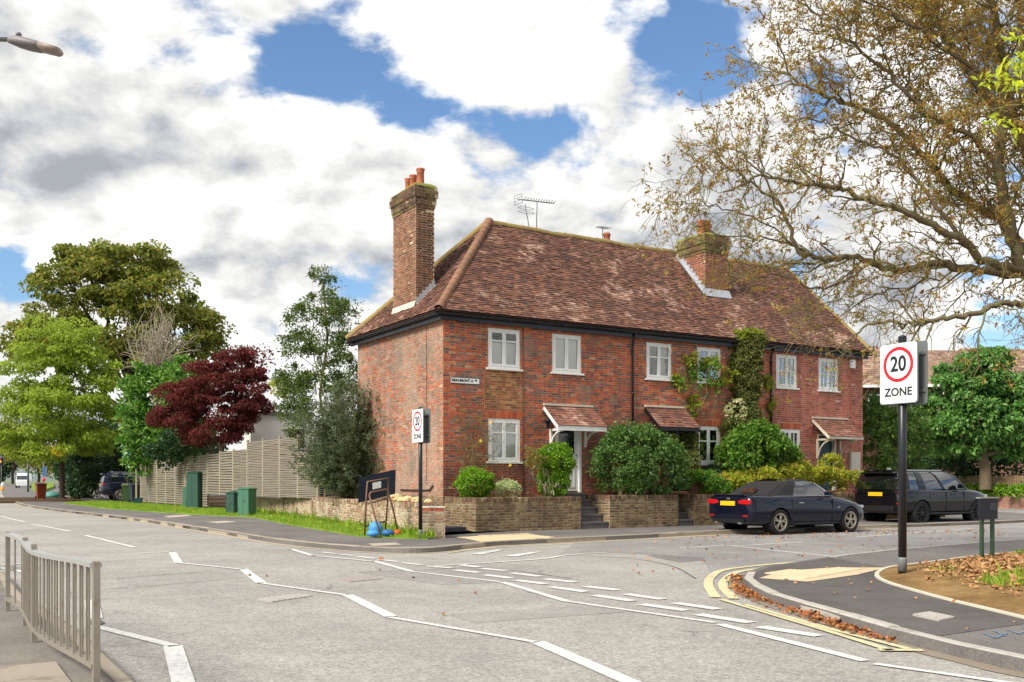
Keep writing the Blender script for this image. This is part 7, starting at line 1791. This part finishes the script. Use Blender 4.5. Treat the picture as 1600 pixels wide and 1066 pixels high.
bl_ = thing('traffic_bollard', 'small orange and white bollard at the far kerb', 'bollard', at(4, 749, 130).to_2d().to_3d()); MB().lathe([(.2, .0), (.2, .5)], 10).build('orange_base', plain('bollard_orange', (240, 150, 30), .5), bl_); MB().lathe([(.18, .501), (.16, 1.0), (.08, 1.1)], 10).build('white_top', m['signwhite'], bl_)
# ---- buildings behind
rh = thing('rendered_building', 'plain white rendered building behind the slatted fence', 'building', at(392, 750, 47).to_2d().to_3d(), R(20))
MB().box((0, 0, 0), (2.9, 5, 4.6)).build('wall', m['render'], rh)
MB().box((-.12, -.12, 4.601), (3.0, 5.1, 4.72)).build('coping', m['signgrey'], rh)
w_ = MB().box((1.7, -.03, 2.9), (2.6, .0, 4.0)).build('window', m['whitepaint'], rh); MB().box((1.78, -.04, 2.98), (2.52, -.031, 3.92)).build('pane', cm['glass'], w_)
def far_house(label, px0, px1, Y_, ze_px, zr_px, depth, wallm, rz=0.0, dormer=None):
    a = at(px0, ze_px, Y_); b = at(px1, ze_px, Y_); zr = at(px0, zr_px, Y_+depth/2).z; w = b.x-a.x; ze = a.z
    h = thing('brown_roofed_house', label, 'house', (a.x, Y_, 0), rz)
    MB().box((0, 0, 0), (w, depth, ze)).build('wall', wallm, h)
    rf_ = MB(); rf_.add([(-.4, -.4, ze), (w+.4, -.4, ze), (w+.4, depth/2, zr), (-.4, depth/2, zr), (w+.4, depth+.4, ze), (-.4, depth+.4, ze)], [(0,1,2,3),(3,2,4,5),(0,5,4,1),(0,3,5),(1,4,2)])
    rf = rf_.build('roof', plain('brown_tiles', (134, 110, 94), .9, .15, 1.5), h)
    L2 = math.hypot(depth/2+.4, zr-ze); cv = (0, (depth/2+.4)/L2, (zr-ze)/L2); nv = (0, -cv[2], cv[1]); g_ = .3
    a_ = ((0, -.4, ze+.02), (1, 0, 0), cv, nv)
    link('tile_courses', tile_mesh(tile_rows(*a_, [(k*g_, -.4, w+.4) for k in range(int(L2/g_))], width=.33), *a_, m['far_tile'], 'tile_courses', g_, thick=.02), rf, kind='stuff')
    MB().box((-.4, -.46, ze-.14), (w+.4, -.401, ze+.02)).build('fascia', m['whitepaint'], h)
    for i in range(3):
        x = w*(.1+.3*i); f = MB().box((x, -.04, ze-1.9), (x+1.1, -.001, ze-.5)).build('window', m['whitepaint'], h); MB().box((x+.08, -.05, ze-1.82), (x+1.02, -.041, ze-.58)).build('pane', cm['glass'], f)
    return h
m['far_tile'] = tile_mat('far_tile', [(150, 124, 106), (138, 112, 98), (162, 134, 112), (128, 104, 92)])
far_house('brown roofed house with white fascia behind the conifer hedge', 1345, 1452, 58, 603, 548, 8, plain('far_brick', (108, 74, 62), .9, .15), R(-6))
far_house('second brown tiled roof rising behind the round tree', 1440, 1560, 72, 588, 548, 9, plain('far_brick_b', (140, 100, 84), .9, .15), R(4))
far_house('third pale brown roof further along behind the round tree', 1570, 1720, 66, 590, 545, 9, plain('far_brick_c', (130, 96, 80), .9, .15), R(8))
# ------------------------------------------------------------------ grass blades, fallen leaves
def in_poly(P, poly):
    poly = np.array([(p[0], p[1]) for p in poly]); r = np.zeros(len(P), bool); j = len(poly)-1
    for i in range(len(poly)):
        xi, yi = poly[i]; xj, yj = poly[j]; den = (yj-yi) if abs(yj-yi) > 1e-9 else 1e-9
        c = ((yi > P[:, 1]) != (yj > P[:, 1])) & (P[:, 0] < (xj-xi)*(P[:, 1]-yi)/den+xi); r ^= c; j = i
    return r
def scatter(poly, n):
    a = np.array([(p[0], p[1]) for p in poly]); lo, hi = a.min(0), a.max(0); out = []
    while sum(len(o) for o in out) < n:
        P = lo+rng.random((n*2, 2))*(hi-lo); out.append(P[in_poly(P, a)])
    return np.concatenate(out)[:n]
def vnoise(P, s, seed):
    r = np.random.default_rng(seed); k = r.normal(0, s, (6, 2)); ph = r.random(6)*7; return np.sin(P@k.T+ph).mean(1)
def grass(name, P2, z, h, w, parent, mat):
    n = len(P2); P = np.column_stack([P2, np.broadcast_to(z, n)]); ax = rng.normal(0, .45, (n, 3)); ax[:, 2] = 1
    hh = h*np.exp(rng.normal(0, .35, n)); return link(name, leaf_mesh(name, P, ax, rdir(n), hh, w, mat, .05, .2), parent, kind='stuff')
P2 = scatter(grass_left, 42000); d_ = np.hypot(P2[:, 0], P2[:, 1]); P2 = P2[rng.random(len(P2)) < np.clip(34/d_, .3, 1)]
grass('grass_blades', P2, KH+.01, .07, .016, verge_l, lf['grass'])
tuft = np.concatenate([np.array([[q.x, q.y]])+rng.normal(0, .10, (60, 2)) for q in [pts[0].lerp(pts[1], f)+Vector((0, -.25, 0)) for f in np.linspace(-.25, 1, 12)]]+[np.array([[q.x, q.y]])+rng.normal(0, .07, (40, 2)) for q in [pts[1].lerp(pts[5], f)+Vector((-.1, -.2, 0)) for f in np.linspace(0, 1, 30)]])
grass('grass_blades', tuft, KH+.01, .17, .02, verge_l, lf['grass'])
# right verge: worn grass in patches, leaf litter over bare earth
vp = [p for p in vr_poly]
P2 = scatter(vp, 170000); P2 = P2[(P2[:, 1] > 5) & (P2[:, 0]/P2[:, 1] < .60)]
edge = np.array([(q.x, q.y) for q in verge_edge]); de = np.sqrt(((P2[:, None]-edge[None])**2).sum(2)).min(1)
hz = KH+.32*(1-np.exp(-de/2.2)); gm = (de > .75) & (vnoise(P2, 1.1, 3)+.35*vnoise(P2, 4, 5) > .12)
grass('grass_blades', P2[gm], hz[gm]-.01, .085, .014, verge, lf['grass'])
def litter(name, P2, z, mat, parent, L_=.10, W_=.05, lift=.02):
    n = len(P2); P = np.column_stack([P2, np.broadcast_to(z, n)+rng.random(n)*lift+.006]); ax = rng.normal(0, 1, (n, 3)); ax[:, 2] = rng.normal(.05, .18, n)
    up = rng.normal(0, .35, (n, 3)); up[:, 2] = 1; s = np.exp(rng.normal(0, .3, n))
    return link(name, leaf_mesh(name, P, ax, up, L_*s, W_*s, mat, .3, .25, True), parent, kind='stuff')
lm2 = (de > .45) & (rng.random(len(P2)) < np.clip(.14+.5*(vnoise(P2, .9, 8)+.3), .05, .6)*np.clip((de-.3)/1.2, 0, 1))
litter('fallen_leaves', P2[lm2], hz[lm2], lf['litter2'], verge, .062, .04, .025)
# drift of leaves in the channel at the kerb corner
kp = [p for p in right_kerb if 8.6 < p.y < 14.9 and p.x < 4.6]; kk = np.array([(p.x, p.y) for p in kp])
drift = []
for i in range(len(kk)-1):
    a, b = kk[i], kk[i+1]; l = np.linalg.norm(b-a); nrm = np.array([-(b-a)[1], (b-a)[0]])/max(l, 1e-6)
    for _ in range(int(l*170*(.25+.75*abs(math.sin(i*.33+.4))**2))): drift.append(a+(b-a)*rng.random()+nrm*(.02+abs(rng.normal(0, .10))))
drift = np.array(drift); litter('leaf_drift', drift, .008, lf['litter'], road, .055, .03, .025)
# single leaves on the roads and pavements
P2 = scatter([tuple(ground(x, y).to_2d()) for x, y in ((880, 872), (1100, 838), (1560, 830), (1600, 850), (1330, 872), (1120, 890), (1000, 900))], 160)
litter('road_leaves', P2, .012, lf['litter'], road, .065, .035, .012)
P2 = scatter([tuple(ground(x, y).to_2d()) for x, y in ((1080, 838), (1560, 826), (1560, 833), (1100, 846))], 170)
litter('road_leaves', P2, .012, lf['litter'], road, .07, .04, .02)
P2 = scatter([tuple(ground(x, y).to_2d()) for x, y in ((1190, 905), (1390, 890), (1600, 970), (1600, 1040), (1300, 965))], 26)
litter('pavement_leaves', P2, KH, lf['litter2'], right_pave, .06, .03, .008)
P2 = scatter([tuple(ground(x, y).to_2d()) for x, y in ((400, 870), (900, 880), (1000, 1060), (300, 1060))], 8)
litter('road_leaves', P2, .01, lf['litter'], road, .08, .05, .01)
P2 = scatter([tuple(p) for p in [(q.x, q.y) for q in grass_left]], 160)
litter('fallen_leaves', P2, KH+.05, lf['yellow'], verge_l, .09, .06, .02)
# litter scraps and one fallen conker by the kerb
for x, y in ((1409, 1002), (1395, 998)):
    g = ground(x, y); o = MB().lathe([(.005, 0), (.035, .015), (.045, .045), (.03, .075), (.005, .085)], 10).build('conker', ck, label='yellow conker case lying in the channel by the right kerb', category='conker', group='conkers by the kerb'); o.location = (g.x, g.y, .01)
